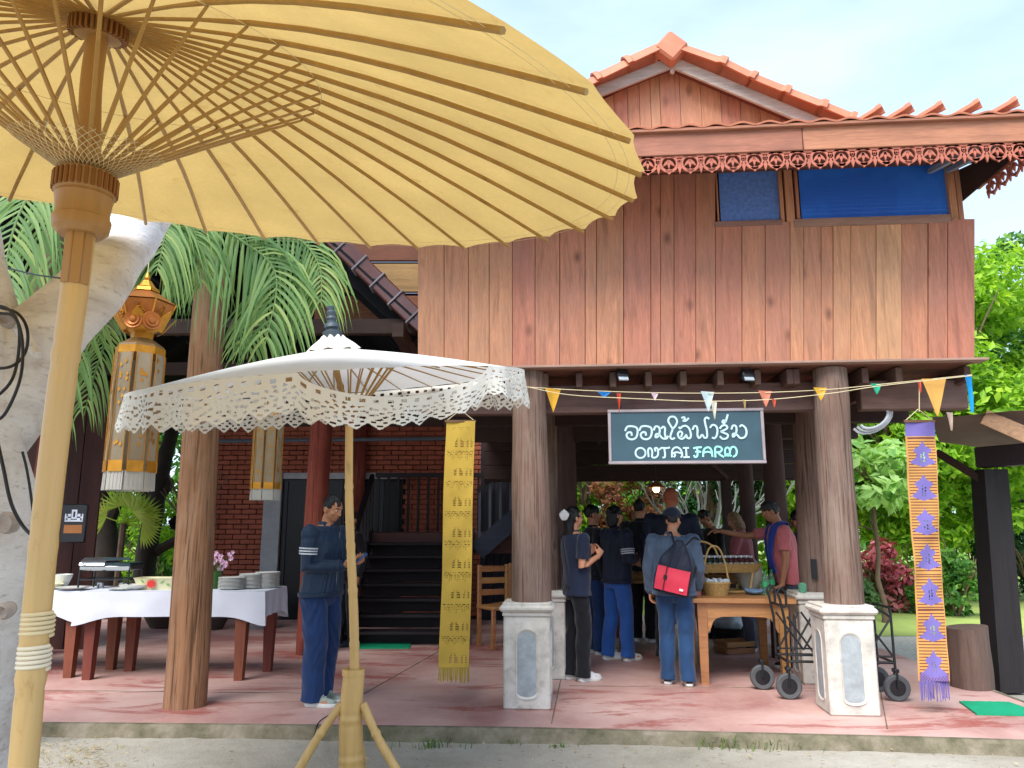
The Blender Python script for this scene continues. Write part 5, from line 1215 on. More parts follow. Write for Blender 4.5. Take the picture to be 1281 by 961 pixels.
def fan_palm(label, u, v, Y, rr, n=9):
    p = P(u, v, Y); t = thing('fan_palm', label, 'palm', (p.x, Y, 0)); m = MB(); m.tube([(0, 0, 0), (.03, 0, p.z)], .05, 8); m.build('stem', brown_bark, t); rs = random.Random(3)
    for k in range(n):
        a = rs.uniform(-.3, 3.4); e = Vector((math.cos(a), rs.uniform(-.5, .3), math.sin(a))).normalized(); c = Vector((.03, 0, p.z)) + e * rr * .6; s = e.cross(Vector((rs.uniform(-.3, .3), 1, .2))).normalized(); m = MB(); m.tube([(.03, 0, p.z), c], .008, 4)
        for j in range(15):
            b2 = -1.3 + 2.6 * j / 14; d = e * math.cos(b2) + s * math.sin(b2); d.z -= .25; q = c + d.normalized() * rr * .75; w_ = (s * math.cos(b2) - e * math.sin(b2)) * rr * .035
            m.add([c, c.lerp(q, .5) + w_, q, c.lerp(q, .5) - w_], [(0, 1, 2, 3)])
        m.build('fan_leaf', fanpalm_m, t, smooth=False)
    return t
fan_palm('lime green fan palm behind the buffet table between the two dark trunks', 152, 655, 11.9, .45, 10)
bush('bright green shrub behind the buffet table left of the big log post', P(215, 690, 14.6).x, 14.6, (1.1, .6, 1.2), 43, leaf_bright, 5000, .06)
bush('mid green shrub under the dark trunks behind the buffet', P(160, 720, 15).x, 15.2, (1.6, .6, .8), 44, leaf_mid, 4500, .07)
bush('leafy shrub hanging behind the nearest lantern', P(120, 560, 15).x, 15.6, (1.2, .7, 1.5), 45, leaf_bright, 6000, .07, z0=1.2)
# black potted silhouette plant by the brick wall
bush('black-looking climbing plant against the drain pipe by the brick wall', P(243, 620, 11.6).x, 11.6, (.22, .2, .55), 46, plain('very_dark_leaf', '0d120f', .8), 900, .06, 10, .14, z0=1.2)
# ------------------------------------------------------------------ the pale foreground tree
TY = 3.15
gt = thing('pale_bark_tree', 'big pale grey barked tree at the left edge with one limb reaching up right', 'tree', (P(-60, 961, TY).x, TY, 0))
b = MB(); rings = []; K = 46; n = 40
def trunk_c(z):
    # measured edge of the trunk: right edge pixel against height
    pass
prof_px = [(1180, -95, 90), (961, -80, 80), (880, -74, 80), (760, -66, 88), (700, -60, 94), (640, -64, 92), (560, -70, 86), (500, -74, 88), (440, -78, 90), (380, -90, 92), (300, -110, 95), (200, -130, 90), (0, -160, 80), (-200, -180, 70)]
for (v, uc, wpx) in prof_px:
    p = P(uc + 0, v, TY); dd = (ray(uc, v).y); s_ = TY / dd / F_PX; rings.append((p, wpx * s_))
pts = [p for p, _ in rings]; 
R2 = []
sp_p = spline(pts, 6); rr = []
for i in range(len(sp_p)):
    t = i / (len(sp_p) - 1) * (len(rings) - 1); j = min(int(t), len(rings) - 2); rr.append(rings[j][1] * (1 - (t - j)) + rings[j + 1][1] * (t - j))
b.tube(sp_p, rr, n, up=(0, 1, 0)); b.noise(.022, 4).noise(.006, 22); b.build('trunk', bark_m, gt, world=True, ang=80)
b = MB(); lp = [(-60, 560, 3.25), (-5, 505, 3.28), (40, 440, 3.3), (75, 400, 3.32), (112, 365, 3.4), (142, 325, 3.6), (172, 280, 3.85), (215, 220, 4.15), (270, 140, 4.5), (320, 40, 5.0), (360, -100, 5.5)]
W = spline([P(*q) for q in lp], 6); lr = [.24, .215, .175, .15, .14, .14, .14, .135, .12, .10, .07]; rr = []
for i in range(len(W)):
    t = i / (len(W) - 1) * (len(lr) - 1); j = min(int(t), len(lr) - 2); rr.append(lr[j] * (1 - (t - j)) + lr[j + 1] * (t - j))
b.tube(W, rr, 36, up=(0, 1, 0)); b.noise(.012, 5).noise(.004, 26); b.build('limb', bark_m, gt, world=True, ang=80)
b = MB(); b.tube([P(20, 400, 3.05), P(40, 436, 3.08), P(47, 445, 3.0)], [.03, .022, .017], 10).noise(.004, 20); b.build('cut_stub', bark_m, gt, world=True)
for (u, v, s_) in ((8, 655, .7), (3, 765, .55), (10, 400, .6)):
    b = MB(); c = P(u, v, 2.86 if v > 500 else 3.02); M_ = Matrix.Rotation(R(90), 3, 'X'); b.lathe([(.055 * s_, -.03), (.06 * s_, .0), (.045 * s_, .018), (.03 * s_, .004), (.01, -.004)], 14, c, M=M_).noise(.01, 14); b.build('knot', plain('knot_bark%d' % v, 'a39891', .9, var=.3, scale=18, bump=.6), gt, world=True)
cr_ = P(60, -300, 4.0)
leaf_cloud('crown', leaf_mid, gt, crown_clumps((cr_.x - .6, 4.4, 6.6), (2.0, 1.6, .9), 30, .5, 51), 5000, .09, 51)
# cables
def cable(pts, r, label, name='cable'):
    W = spline([P(*q) for q in pts], 6); m = MB(); m.tube(W, r, 7); c0 = W[0].copy(); m.v = [tuple(Vector(v) - c0) for v in m.v]; o = m.build(name, cord_m); o.location = c0; tag(o, label, 'cable'); return o
cable([(0, 385, 2.98), (22, 392, 2.94), (34, 412, 2.94), (32, 440, 2.94), (15, 458, 2.9), (-15, 462, 2.9)], .006, 'coiled grey cable loop tied to the pale tree, outer turn')
cable([(0, 392, 2.95), (16, 395, 2.92), (24, 412, 2.92), (22, 450, 2.92), (12, 480, 2.86), (-15, 505, 2.86)], .006, 'coiled grey cable loop tied to the pale tree, inner turn')
cable([(-20, 380, 2.95), (12, 388, 2.92), (27, 420, 2.9), (26, 470, 2.86), (8, 515, 2.84), (-10, 530, 2.84)], .006, 'black cable hanging lowest from the coil on the pale tree')
cable([(-6, 540, 2.84), (4, 585, 2.82), (14, 630, 2.82), (30, 660, 2.84), (48, 675, 2.7), (60, 680, 2.3)], .0065, 'black cable looping across the pale trunk to the bamboo pole')
cable([(28, 565, 2.9), (34, 590, 2.92), (40, 630, 2.95), (44, 668, 2.95)], .005, 'thin pale blue cable along the right edge of the pale trunk')
cable([(5, 334, 3.6), (40, 343, 3.4), (75, 348, 3.1)], .004, 'thin cable crossing the palm fronds to the umbrella pole')
# ------------------------------------------------------------------ coconut palm fronds
pt_ = thing('coconut_palm', 'green palm whose long fronds hang between the yellow umbrella and the lanterns', 'palm', (P(-12, 600, 5.4).x, 5.4, 0))
crx = P(130, 150, 5.4); m = MB(); W = spline([Vector((pt_.location.x, 5.4, -.05)), Vector((pt_.location.x + .05, 5.4, 1.6)), Vector((pt_.location.x + .12, 5.4, 2.8)), crx], 8)
m.tube(W, [.14 - .0016 * i for i in range(len(W))], 14, jit=.03); m.build('trunk', brown_bark, pt_, world=True)
def frond(pts, L0, nl, seed, drop=.55, wd=.02, side=None, mt=palm_m):
    rs = random.Random(seed); W = spline([P(*q) for q in pts], 12); m = MB(); m.tube(W, [.014 * (1 - .8 * i / len(W)) for i in range(len(W))], 6); rc = m.build('frond', mt, pt_, world=True); m = MB(); n_ = len(W)
    nl = int(nl * .8)
    for k in range(nl):
        t = .06 + .92 * k / nl; i = t * (n_ - 1); j = int(i); p = W[j].lerp(W[min(j + 1, n_ - 1)], i - j); d = (W[min(j + 1, n_ - 1)] - W[j]).normalized()
        view = (p - Vector((0, 0, EYE))).normalized()
        for sg_ in ((-1, 1) if side is None else (side,)):
            s_ = d.cross(Vector((0, -1, .25))).normalized() * sg_; l_ = L0 * (math.sin(math.pi * min(.98, t * .85 + .12)) ** .7) * rs.uniform(.85, 1.1); out_ = (s_ * .8 + d * .55 + Vector((0, rs.uniform(-.3, .3), 0))).normalized(); prev = p; rows = []
            for q in range(7):
                f = q / 6; c = p + out_ * l_ * f * (1 - .25 * f) + Vector((0, 0, -drop * l_ * f * f * rs.uniform(.9, 1.1))); w2 = wd * .78 * (1 - f ** 2.2) * (.5 + min(1, f * 5) * .5); tg = (c - prev) if q else out_
                n_s = tg.normalized().cross(Vector((.2 * sg_, -.8, .5))).normalized() * w2; rows.append([c - n_s, c + Vector((0, -.004, .004)), c + n_s]); prev = c
            m.loft(rows, cap=False, closed=False)
    m.build('leaflets', mt, rc, world=True, ang=80)
# centre-right fronds
frond([(165, 200, 5.2), (230, 262, 5.15), (300, 300, 5.1), (345, 345, 5.05), (330, 440, 5.0)], .62, 46, 1, .75, .017)
frond([(180, 210, 5.3), (270, 270, 5.25), (360, 292, 5.2), (398, 330, 5.2), (402, 385, 5.2)], .5, 44, 2, .95, .014)
frond([(150, 190, 5.1), (188, 245, 5.0), (205, 270, 4.95), (205, 300, 4.9), (195, 345, 4.9)], .5, 40, 3, 1.0, .016)
frond([(160, 190, 5.1), (215, 262, 5.05), (240, 285, 5.0), (248, 315, 5.0), (252, 360, 5.0)], .42, 34, 4, 1.0, .016)
frond([(170, 200, 5.4), (290, 275, 5.3), (350, 315, 5.25), (338, 380, 5.2), (305, 445, 5.15)], .6, 44, 5, .6, .017)
# left fronds
frond([(110, 180, 5.0), (70, 215, 4.8), (30, 255, 4.6), (8, 330, 4.5), (10, 420, 4.45)], .62, 44, 6, .9, .018)
frond([(115, 185, 5.1), (85, 230, 5.0), (72, 270, 4.95), (80, 340, 4.9), (105, 410, 4.9)], .5, 36, 7, .9, .017)
frond([(120, 300, 5.4), (108, 360, 5.2), (98, 420, 5.1), (70, 480, 5.0), (40, 545, 4.95)], .42, 34, 8, .8, .015)
frond([(125, 330, 5.4), (128, 390, 5.3), (130, 430, 5.3), (118, 470, 5.3), (105, 520, 5.3)], .36, 30, 9, 1.0, .012)
for k, (u, v) in enumerate(((60, 120), (200, 110), (20, 160), (260, 150))):
    frond([(130, 170, 5.4), ((130 + u) / 2, min(v, 120) - 20, 5.6), (u, v, 5.9), (u + (u - 130) * .5, v + 50, 6.2)], .5, 30, 20 + k, .8, .016)
# ------------------------------------------------------------------ buffet tables on the left
def buffet(name, label, x0, x1, y0, y1, legs, zt):
    t = thing(name, label, 'table', ((x0 + x1) / 2, (y0 + y1) / 2, FL), group='buffet tables'); tx = table_leg
    for (x, y) in legs:
        m = MB(); h = zt - .04 - FL; m.loft([[(x + sx * .038, y + sy * .038, FL) for sx, sy in ((-1, -1), (1, -1), (1, 1), (-1, 1))], [(x + sx * .058, y + sy * .058, FL + h) for sx, sy in ((-1, -1), (1, -1), (1, 1), (-1, 1))]]); m.build('leg', tleg_m, t, world=True, smooth=False)
    m = MB(); m.box(((x0 + x1) / 2, (y0 + y1) / 2, zt - .02), (x1 - x0, y1 - y0, .035), ch=.005); m.build('tabletop', tleg_m, t, world=True)
    m = MB(); m.box(((x0 + x1) / 2, (y0 + y1) / 2, zt - .09), (x1 - x0 - .12, y1 - y0 - .12, .09)); m.build('apron', tleg_m, t, world=True, smooth=False)
table_leg = None; ZT_ = .90
la, lb, lc, ld = G(116, 848, FL), G(299, 851, FL), G(338, 838, FL), G(166, 838, FL)
buffet('buffet_table', 'buffet table nearest the big log post, legs of red brown wood under a white cloth', la.x - .08, -2.36, 7.5, 8.14, ((la.x, 7.58), (lb.x, 7.55), (lc.x, 8.0), (ld.x, 8.02)), ZT_)
l2, l3 = G(94, 845, FL), G(147, 840, FL)
buffet('buffet_table', 'farther left buffet table, mostly hidden by the bamboo pole', -5.9, l2.x - .06 + .12, 7.62, 8.2, ((l2.x, 7.68), (l3.x - .12, 8.1), (-5.75, 7.7), (-5.75, 8.1)), ZT_ - .006)
def drape(name, label, x0, x1, y0, y1, zt, hang, seed, corner=.05):
    m = MB(); per_ = []; NS = 60
    def along(a, b_, n_): return [a.lerp(b_, i / n_) for i in range(n_)]
    c = [Vector((x0, y0, 0)), Vector((x1, y0, 0)), Vector((x1, y1, 0)), Vector((x0, y1, 0))]; path = []
    for i in range(4): path += along(c[i], c[(i + 1) % 4], NS)
    cen = Vector(((x0 + x1) / 2, (y0 + y1) / 2, 0)); L_ = len(path); rows = []
    for j in range(9):
        f = j / 8; row = []
        for i, p in enumerate(path):
            q = i % NS; dc = min(q, NS - q) / NS; cf = math.exp(-(dc * 9) ** 2); d = (p - cen); d.x /= abs(x1 - x0); d.y /= abs(y1 - y0); o_ = d.normalized(); w_ = .012 * math.sin(i * .33 + seed) * f + .008 * noise.noise(Vector((i * .15, f * 2, seed)))
            row.append(p + o_ * (.006 + w_ + .03 * f * cf) + Vector((0, 0, zt + .004 - f * hang * (1 + corner / hang * cf * 1.6) - (.0 if j else -.004))))
        rows.append(row)
    m.loft(rows, cap=False); m.add([(p.x, p.y, zt + .008) for p in path], [tuple(range(L_))]); c0 = Vector(((x0 + x1) / 2, (y0 + y1) / 2, zt)); m.v = [tuple(Vector(v) - c0) for v in m.v]; o = m.build('tablecloth', white_cl, ang=60); o.location = c0; tag(o, label, 'tablecloth', 'white buffet cloths')
drape('tablecloth', 'white tablecloth over the buffet table crossed by the big log post', la.x - .1, -2.33, 7.47, 8.17, ZT_, .225, 1, .05)
drape('tablecloth', 'white tablecloth over the farther left buffet table', -5.95, la.x - .17, 7.6, 8.24, ZT_ - .006, .19, 2, .06)
TZ = ZT_ + .008
def on(u, Y): return Vector((P(u, 735, Y).x, Y, TZ))
ORD = ['top', 'second', 'third', 'fourth', 'fifth', 'sixth', 'seventh', 'eighth', 'ninth', 'tenth', 'eleventh', 'twelfth']
def plates(u, Y, n, r, label):
    p = on(u, Y); pl = MB(); pl.lathe([(r * .55, 0), (r * .6, .003), (r, .014), (r, .018), (r * .62, .008), (0.001, .007)], 24); me = pl.mesh('plate', porcelain)
    for k in range(n):
        o = link('plate', me); o.location = p + Vector((random.uniform(-.003, .003), random.uniform(-.003, .003), .0125 * k)); tag(o, 'white plate, the %s from the top of the %s' % (ORD[n - 1 - k], label) if k < n - 1 else 'white plate on top of the %s' % label, 'plate', 'plates in the ' + label)
plates(290, 7.72, 9, .13, 'front left stack beside the log post')
plates(314, 7.84, 11, .12, 'middle stack on the buffet')
plates(334, 7.92, 12, .12, 'right-hand stack near the cloth edge')
# chafing dish
p = on(138, 7.9); t = thing('chafing_dish', 'chafing dish with a polished half-open roll lid on a dark frame', 'chafing dish', p)
m = MB(); m.box((0, 0, .2), (.5, .3, .05), ch=.01); m.build('water_pan', steel, t)
m = MB()
for x in (-.24, .24):
    for y in (-.14, .14): m.tube([(x, y, .2), (x * 1.02, y * 1.02, 0)], .009, 6)
m.tube([(-.24, -.14, .09), (.24, -.14, .09), (.24, .14, .09), (-.24, .14, .09), (-.24, -.14, .09)], .007, 6); m.build('stand', black_metal, t)
m = MB(); m.loft([[(x, .16 * math.cos(a) * -1, .225 + .075 * math.sin(a)) for a in (math.pi * i / 12 for i in range(13))] for x in (-.25, .0)], cap=False, closed=False); m.slab([(-.25, .16 * -math.cos(a), .225 + .075 * math.sin(a)) for a in (math.pi * i / 12 for i in range(13))], (1, 0, 0), .004); m.build('lid', steel, t)
m = MB(); m.box((.13, 0, .235), (.24, .29, .03), ch=.006); m.box((.13, -.15, .29), (.24, .02, .025)); m.build('food_tray', plain('dark_tray', '20343a', .3), t)
m = MB(); m.tube([(.02, -.16, .24), (.02, -.2, .25), (-.2, -.2, .25), (-.2, -.16, .24)], .006, 6); m.build('handle', steel, t)
for x in (-.1, .12):
    m = MB(); m.lathe([(.03, 0), (.034, .05), (.03, .055)], 12, (x, 0, 0)); m.build('burner', steel, t)
# cream enamel roaster with a red sunburst
p = on(205, 7.78); t = thing('roasting_dish', 'cream enamel dish printed with a red sunburst and green leaves', 'dish', p)
def rr_ring(a, b_, z, n=28, e=.35): return [(a * math.copysign(abs(math.cos(q)) ** e, math.cos(q)), b_ * math.copysign(abs(math.sin(q)) ** e, math.sin(q)), z) for q in (2 * math.pi * (i + .5) / n for i in range(n))]
m = MB(); m.loft([rr_ring(.22, .12, 0), rr_ring(.26, .14, .1), rr_ring(.27, .15, .11), rr_ring(.24, .13, .105), rr_ring(.22, .12, .03)]); m.build('dish', cream_m, t)
m = MB()
for i in range(14):
    a = 2 * math.pi * i / 14; m.add([(-.06 + .03 * math.cos(a - .24), -.152, .058 + .025 * math.sin(a - .24)), (-.06 + .065 * math.cos(a), -.153, .058 + .052 * math.sin(a)), (-.06 + .03 * math.cos(a + .24), -.152, .058 + .025 * math.sin(a + .24))], [(0, 1, 2)])
m.ring((-.06, -.151, .058), .017, .033, .004, 14); m.noise(.0, 1); o = m.build('sunburst', red_paint, t, smooth=False)
m = MB()
for (x, z, a) in ((.04, .075, .5), (-.15, .08, 2.4), (.1, .05, -.3)):
    d = Vector((math.cos(a), 0, math.sin(a))); s_ = Vector((-d.z, 0, d.x)); c = Vector((x, -.139, z)); m.add([c - d * .03, c + s_ * .01, c + d * .03, c - s_ * .01], [(0, 1, 2, 3)])
stuffed(m.build('leaf_print', green_print, t, smooth=False))
m = MB(); m.tube([(.17, -.14, .05), (.19, -.17, .06), (.21, -.17, .085), (.24, -.14, .095)], .008, 6); m.build('handle', plain('brown_handle', '4a2418', .5), t)
def bowl(u, Y, r, h, label, mt=porcelain, name='bowl'):
    m = MB(); m.lathe([(r * .5, 0), (r * .55, .004), (r * .95, h * .8), (r, h), (r * .96, h), (r * .5, h * .15), (.001, h * .12)], 22); o = m.build(name, mt); o.location = on(u, Y); tag(o, label, name.replace('_', ' '))
bowl(76, 7.95, .1, .13, 'tall cream bowl at the left beside the bamboo pole'); bowl(66, 7.8, .1, .05, 'low cream bowl in front of the tall bowl by the bamboo pole', cream_m)
bowl(92, 7.72, .16, .025, 'flat white serving plate left of the chafing dish', name='serving_plate'); bowl(168, 7.68, .14, .05, 'shallow white bowl in front of the cream enamel dish')
bowl(155, 7.66, .15, .02, 'white oval plate between chafing dish and enamel dish', name='serving_plate')
# vase with orchids
p = on(270, 7.8); t = thing('flower_vase', 'green glass vase of pink and white orchids right of the log post', 'vase', p)
m = MB(); m.lathe([(.04, 0), (.045, .01), (.05, .14), (.06, .17), (.055, .17), (.04, .02)], 16); m.build('vase', glass('green_vase_glass', '4d7a3a', .1, .6), t)
rs = random.Random(8)
for k in range(9):
    a = rs.uniform(0, 6.28); q = Vector((math.cos(a) * rs.uniform(.03, .13), math.sin(a) * .08, rs.uniform(.22, .36))); m = MB(); m.tube(spline([(0, 0, .08), (q.x * .4, q.y * .4, q.z * .7), tuple(q)], 4), .003, 4); s_ = m.build('stem', stem_m, t); m = MB()
    for j in range(5):
        c = q + Vector((rs.uniform(-.025, .025), rs.uniform(-.02, .02), rs.uniform(-.06, .03)))
        for i in range(5):
            b2 = 2 * math.pi * i / 5; d = Vector((math.cos(b2), -.35, math.sin(b2))) * .022; w_ = Vector((-math.sin(b2), 0, math.cos(b2))) * .009; m.add([c, c + d * .6 + w_, c + d, c + d * .6 - w_], [(0, 1, 2, 3)])
    m.build('blossom', orchid_m, s_, smooth=False)
# small black sign on the left post
p = P(93, 655, 8.6); t = thing('wall_sign', 'small black plaque with white stepped emblem and orange band, on a post behind the buffet', 'sign', p)
m = MB(); m.box((0, 0, 0), (.28, .03, .42), ch=.03); m.build('plaque', black_metal, t)
m = MB(); 
for (x, z, a, b2) in ((0, .1, .06, .1), (-.06, .09, .05, .03), (.06, .09, .05, .03), (-.06, .05, .05, .02), (.06, .05, .05, .02), (0, .03, .2, .02), (-.085, .07, .03, .07), (.085, .07, .03, .07)):
    m.box((x, -.017, z), (a, .006, b2))
m.build('emblem', plain('emblem_white', 'c8cad6', .6), t, smooth=False); m = MB(); m.box((0, -.016, -.06), (.2, .006, .09)); m.build('orange_band', plain('emblem_orange', '9a6030', .6), t, smooth=False)
m = MB(); m.box((0, -.02, .1), (.02, .006, .06)); m.build('emblem_slot', black_metal, t, smooth=False)
for k in range(9):                                             # brown slatted screen behind the far left
    if k == 0: scr = thing('board_screen', 'brown vertical board screen behind the far left buffet table', 'screen', (-5.6, 9.4, FL))
    x = -7.2 + k * .26; m = MB(); m.box((x, 9.4, 1.7), (.25, .03, 3.2), ch=.003); m.build('board', wood('screen_wood', '4a241c', 'z') if k == 0 else bpy.data.materials['screen_wood'], scr, world=True, smooth=False)
# low wall of pots and tub seen under the buffet
for i, (u, v, Y, r, h, lb) in enumerate(((205, 765, 11.4, .28, .34, 'large dark clay pot in the shade under the buffet'), (268, 770, 11.2, .2, .3, 'small dark clay pot under the buffet next to the log post'), (325, 772, 11.3, .26, .26, 'pale grey basin under the right end of the buffet'))):
    q = G(u, 785, FL); q.y = Y; q.x = P(u, v, Y).x; m = MB(); m.lathe([(r * .6, 0), (r, h * .55), (r * .8, h), (r * .86, h * 1.06), (r * .7, h)], 20); o = m.build('garden_pot', plain('pot_clay%d' % i, ('4a3a34', '3c302e', '8b9094')[i], .7)); o.location = (q.x, Y, FL); tag(o, lb, 'pot')
# ------------------------------------------------------------------ the long wooden counter table
cA, cB = G(882, 856, FL), G(981, 838, FL); LT = .72; ang = R(-7)
ct = thing('counter_table', 'golden teak table with shaped aprons carrying baskets and bottles', 'table', (cA.x, cA.y, FL), ang)
zt = P(884, 748, cA.y - .06).z - FL; WD = 1.02; hx = LT
for (x, y) in ((.0, 0), (hx, 0), (0, WD), (hx, WD)):
    m = MB(); m.loft([[(x + sx * .034, y + sy * .034, 0) for sx, sy in ((-1, -1), (1, -1), (1, 1), (-1, 1))], [(x + sx * .045, y + sy * .045, zt - .05) for sx, sy in ((-1, -1), (1, -1), (1, 1), (-1, 1))]]); m.build('leg', table_m, ct, smooth=False)
for k in range(5):
    w_ = (WD + .2) / 5; m = MB(); m.box((hx / 2, -.1 + w_ * (k + .5), zt - .022), (hx + .22, w_ - .003, .044), ch=.004); m.build('top_board', table_m, ct)
def apron(a, b_, nm='apron'):
    a, b_ = Vector(a), Vector(b_); d = (b_ - a); L0 = d.length; d.normalize(); n_ = Vector((d.y, -d.x, 0)); poly = [a + Vector((0, 0, zt - .048)), b_ + Vector((0, 0, zt - .048))]; prof = [(1, .26), (.97, .24), (.93, .17), (.88, .135), (.8, .12), (.5, .115), (.2, .12), (.12, .135), (.07, .17), (.03, .24), (0, .26)]
    poly += [a + d * L0 * f + Vector((0, 0, zt - .048 - h)) for f, h in prof]; m = MB(); m.slab(poly, n_, .022); m.build(nm, table_m, ct, smooth=False)
apron((.045, -.02, 0), (hx - .045, -.02, 0)); apron((-.02, WD - .05, 0), (-.02, .05, 0)); apron((hx + .02, .05, 0), (hx + .02, WD - .05, 0)); apron((hx - .045, WD + .02, 0), (.045, WD + .02, 0))
CM = Matrix.Translation(ct.location) @ Matrix.Rotation(ang, 4, 'Z')
def ctp(x, y, z=0): return CM @ Vector((x, y, zt + z))
def table_at(u, v):                                          # point on the table top seen at this pixel
    q = G(u, v, zt + FL); return q
# display rack: bamboo tray shelf on legs, with bottles in rows
q0 = table_at(905, 742); RK = thing('display_rack', 'two-tier bamboo rack with a woven tray of small bottles on the teak table', 'rack', (q0.x, q0.y + .1, FL + zt), .12)
kw = .64; hh = .20; m = MB()
for x in (-.28, .28):
    for y in (-.15, .15): m.tube([(x * .85, y, 0), (x * 1.0, y, hh)], .012, 6)
for z in (.015,): m.tube([(-.26, -.15, z), (.26, -.15, z), (.26, .15, z), (-.26, .15, z), (-.26, -.15, z)], .012, 6)
m.build('rack_legs', bamboo2, RK)
m = MB(); m.loft([rr_ring(.36, .19, hh, 36, .55), rr_ring(.4, .22, hh + .07, 36, .55), rr_ring(.41, .23, hh + .085, 36, .55), rr_ring(.385, .205, hh + .08, 36, .55), rr_ring(.35, .18, hh + .02, 36, .55)]); m.build('tray', wicker, RK)
m = MB()
for s_ in (-.2, ): m.tube(spline([(-.4, 0, hh + .08), (-.36, 0, hh + .24), (-.2, 0, hh + .3), (-.05, 0, hh + .24), (.0, -.02, hh + .07)], 5), .011, 6)
m.build('tray_handle', bamboo2, RK)
RKM = Matrix.Translation(RK.location) @ Matrix.Rotation(.12, 4, 'Z')
gl_red = glass('dark_red_syrup', '5a1210', .08, .35); gl_gr = glass('dark_green_bottle_glass', '2c3a1c', .08, .35); cap_w = plain('white_bottle_cap', 'd2d6da', .4, bump=0)
def small_bottle(loc, mt, label, grp, r=.021, h=.115, cap=cap_w):
    t = thing('sauce_bottle', label, 'bottle', loc, group=grp); m = MB(); m.lathe([(r * .95, 0), (r, .004), (r, h * .62), (r * .5, h * .8), (r * .45, h * .86)], 12); m.build('glass_body', mt, t); m = MB(); m.lathe([(r * .55, h * .86), (r * .58, h * .87), (r * .58, h), (r * .5, h)], 10); m.build('cap', cap, t); m = MB(); m.lathe([(r * 1.01, h * .2), (r * 1.01, h * .5)], 12, cap=False); m.build('paper_label', plain_lbl, t)
plain_lbl = plain('bottle_label_paper', 'b8b09a', .7)
for j in range(3):
    for k in range(9):
        small_bottle(RKM @ Vector((-.15 + k * .055, -.12 + j * .07, hh + .03)), gl_red if k > 3 else gl_gr, 'small white-capped bottle, %s in the %s row of the rack tray' % ('leftmost' if k == 0 else ORD[k] + ' from the left', ('front', 'middle', 'back')[j]), 'small bottles in the rack tray', h=.13)
# second deeper tray behind and the handled basket in front
def basket(u, v, r, h, label, handle=True, fill=None, name='basket', seed=1, sx=1.0):
    q = table_at(u, v); t = thing(name, label, 'basket', (q.x, q.y, FL + zt), 0); m = MB(); N_ = 30; rows = []
    for j in range(9):
        f = j / 8; r_ = r * (.82 + .2 * f); rows.append([(sx * r_ * math.cos(a) * (1 + (.012 if (i + j) % 2 else -.012)), r_ * math.sin(a) * (1 + (.012 if (i + j) % 2 else -.012)), h * f) for i, a in enumerate(2 * math.pi * k / N_ for k in range(N_))])
    for f in (1.0, .1): rows.append([(sx * r * .95 * (.82 + .2 * f) * math.cos(2 * math.pi * k / N_), r * .95 * (.82 + .2 * f) * math.sin(2 * math.pi * k / N_), h * f) for k in range(N_)])
    m.loft(rows); m.build('woven_bowl', wicker, t)
    m = MB(); m.tube([(sx * r * 1.02 * math.cos(a), r * 1.02 * math.sin(a), h) for a in (2 * math.pi * k / 24 for k in range(25))], .009, 5, cap=False); m.build('rim', bamboo2, t)
    if handle: m = MB(); m.tube(spline([(-sx * r * .95, 0, h), (-sx * r * .7, 0, h + .2), (-sx * r * .3, 0, h + .33), (sx * r * .3, 0, h + .33), (sx * r * .7, 0, h + .2), (sx * r * .95, 0, h)], 4), .009, 6); m.build('handle', bamboo2, t)
    return t
b1 = basket(896, 744, .135, .115, 'round woven basket of white packets at the near edge of the teak table')
rs = random.Random(2)
for k in range(7):
    m = MB(); m.box((0, 0, 0), (.07, .035, .075), ch=.008).noise(.004, 20); o = m.build('packet', plain('white_packet', 'cfd2d4', .5) if k == 0 else bpy.data.materials['white_packet']); o.location = b1.location + Vector((-.08 + .055 * (k % 4), -.05 + .06 * (k // 4), .115)); o.rotation_euler = (rs.uniform(-.4, .4), rs.uniform(-.4, .4), rs.uniform(0, 3)); tag(o, 'small white packet, %s from the left in the %s row of the round basket' % (('first', 'second', 'third', 'fourth')[k % 4], ('front', 'back')[k // 4]), 'packet', 'white packets in the basket')
# folded bags and cloths behind
def lump(u, v, d, c, label, name, cat, seed, dz=0, dy=0):
    q = table_at(u, v); m = MB(); m.ball((0, 0, d[2] / 2), (d[0] / 2, d[1] / 2, d[2] / 2), 22, 16).noise(.035, 7, seed).noise(.012, 22, seed); o = m.build(name, cloth(name + '_cloth%d' % seed, c, .7, wr=.5, sheen=0)); o.location = (q.x, q.y + dy, FL + zt + dz); tag(o, label, cat); return o
lump(944, 742, (.26, .2, .34), 'a59f92', 'crumpled beige cloth bag standing on the table beside the green bottles', 'cloth_bag', 'bag', 3, dy=.12)
lump(944, 744, (.2, .16, .07), '6e88a4', 'folded pale blue cloth under the beige bag', 'folded_cloth', 'cloth', 4)
lump(908, 716, (.2, .2, .16), 'b8cdd8', 'crumpled pale plastic bag behind the bottle tray', 'plastic_bag', 'bag', 5, .16, .1)
lump(921, 712, (.16, .18, .24), '2f80b8', 'bright blue bag behind the bottle tray', 'blue_bag', 'bag', 6, .1, .1)
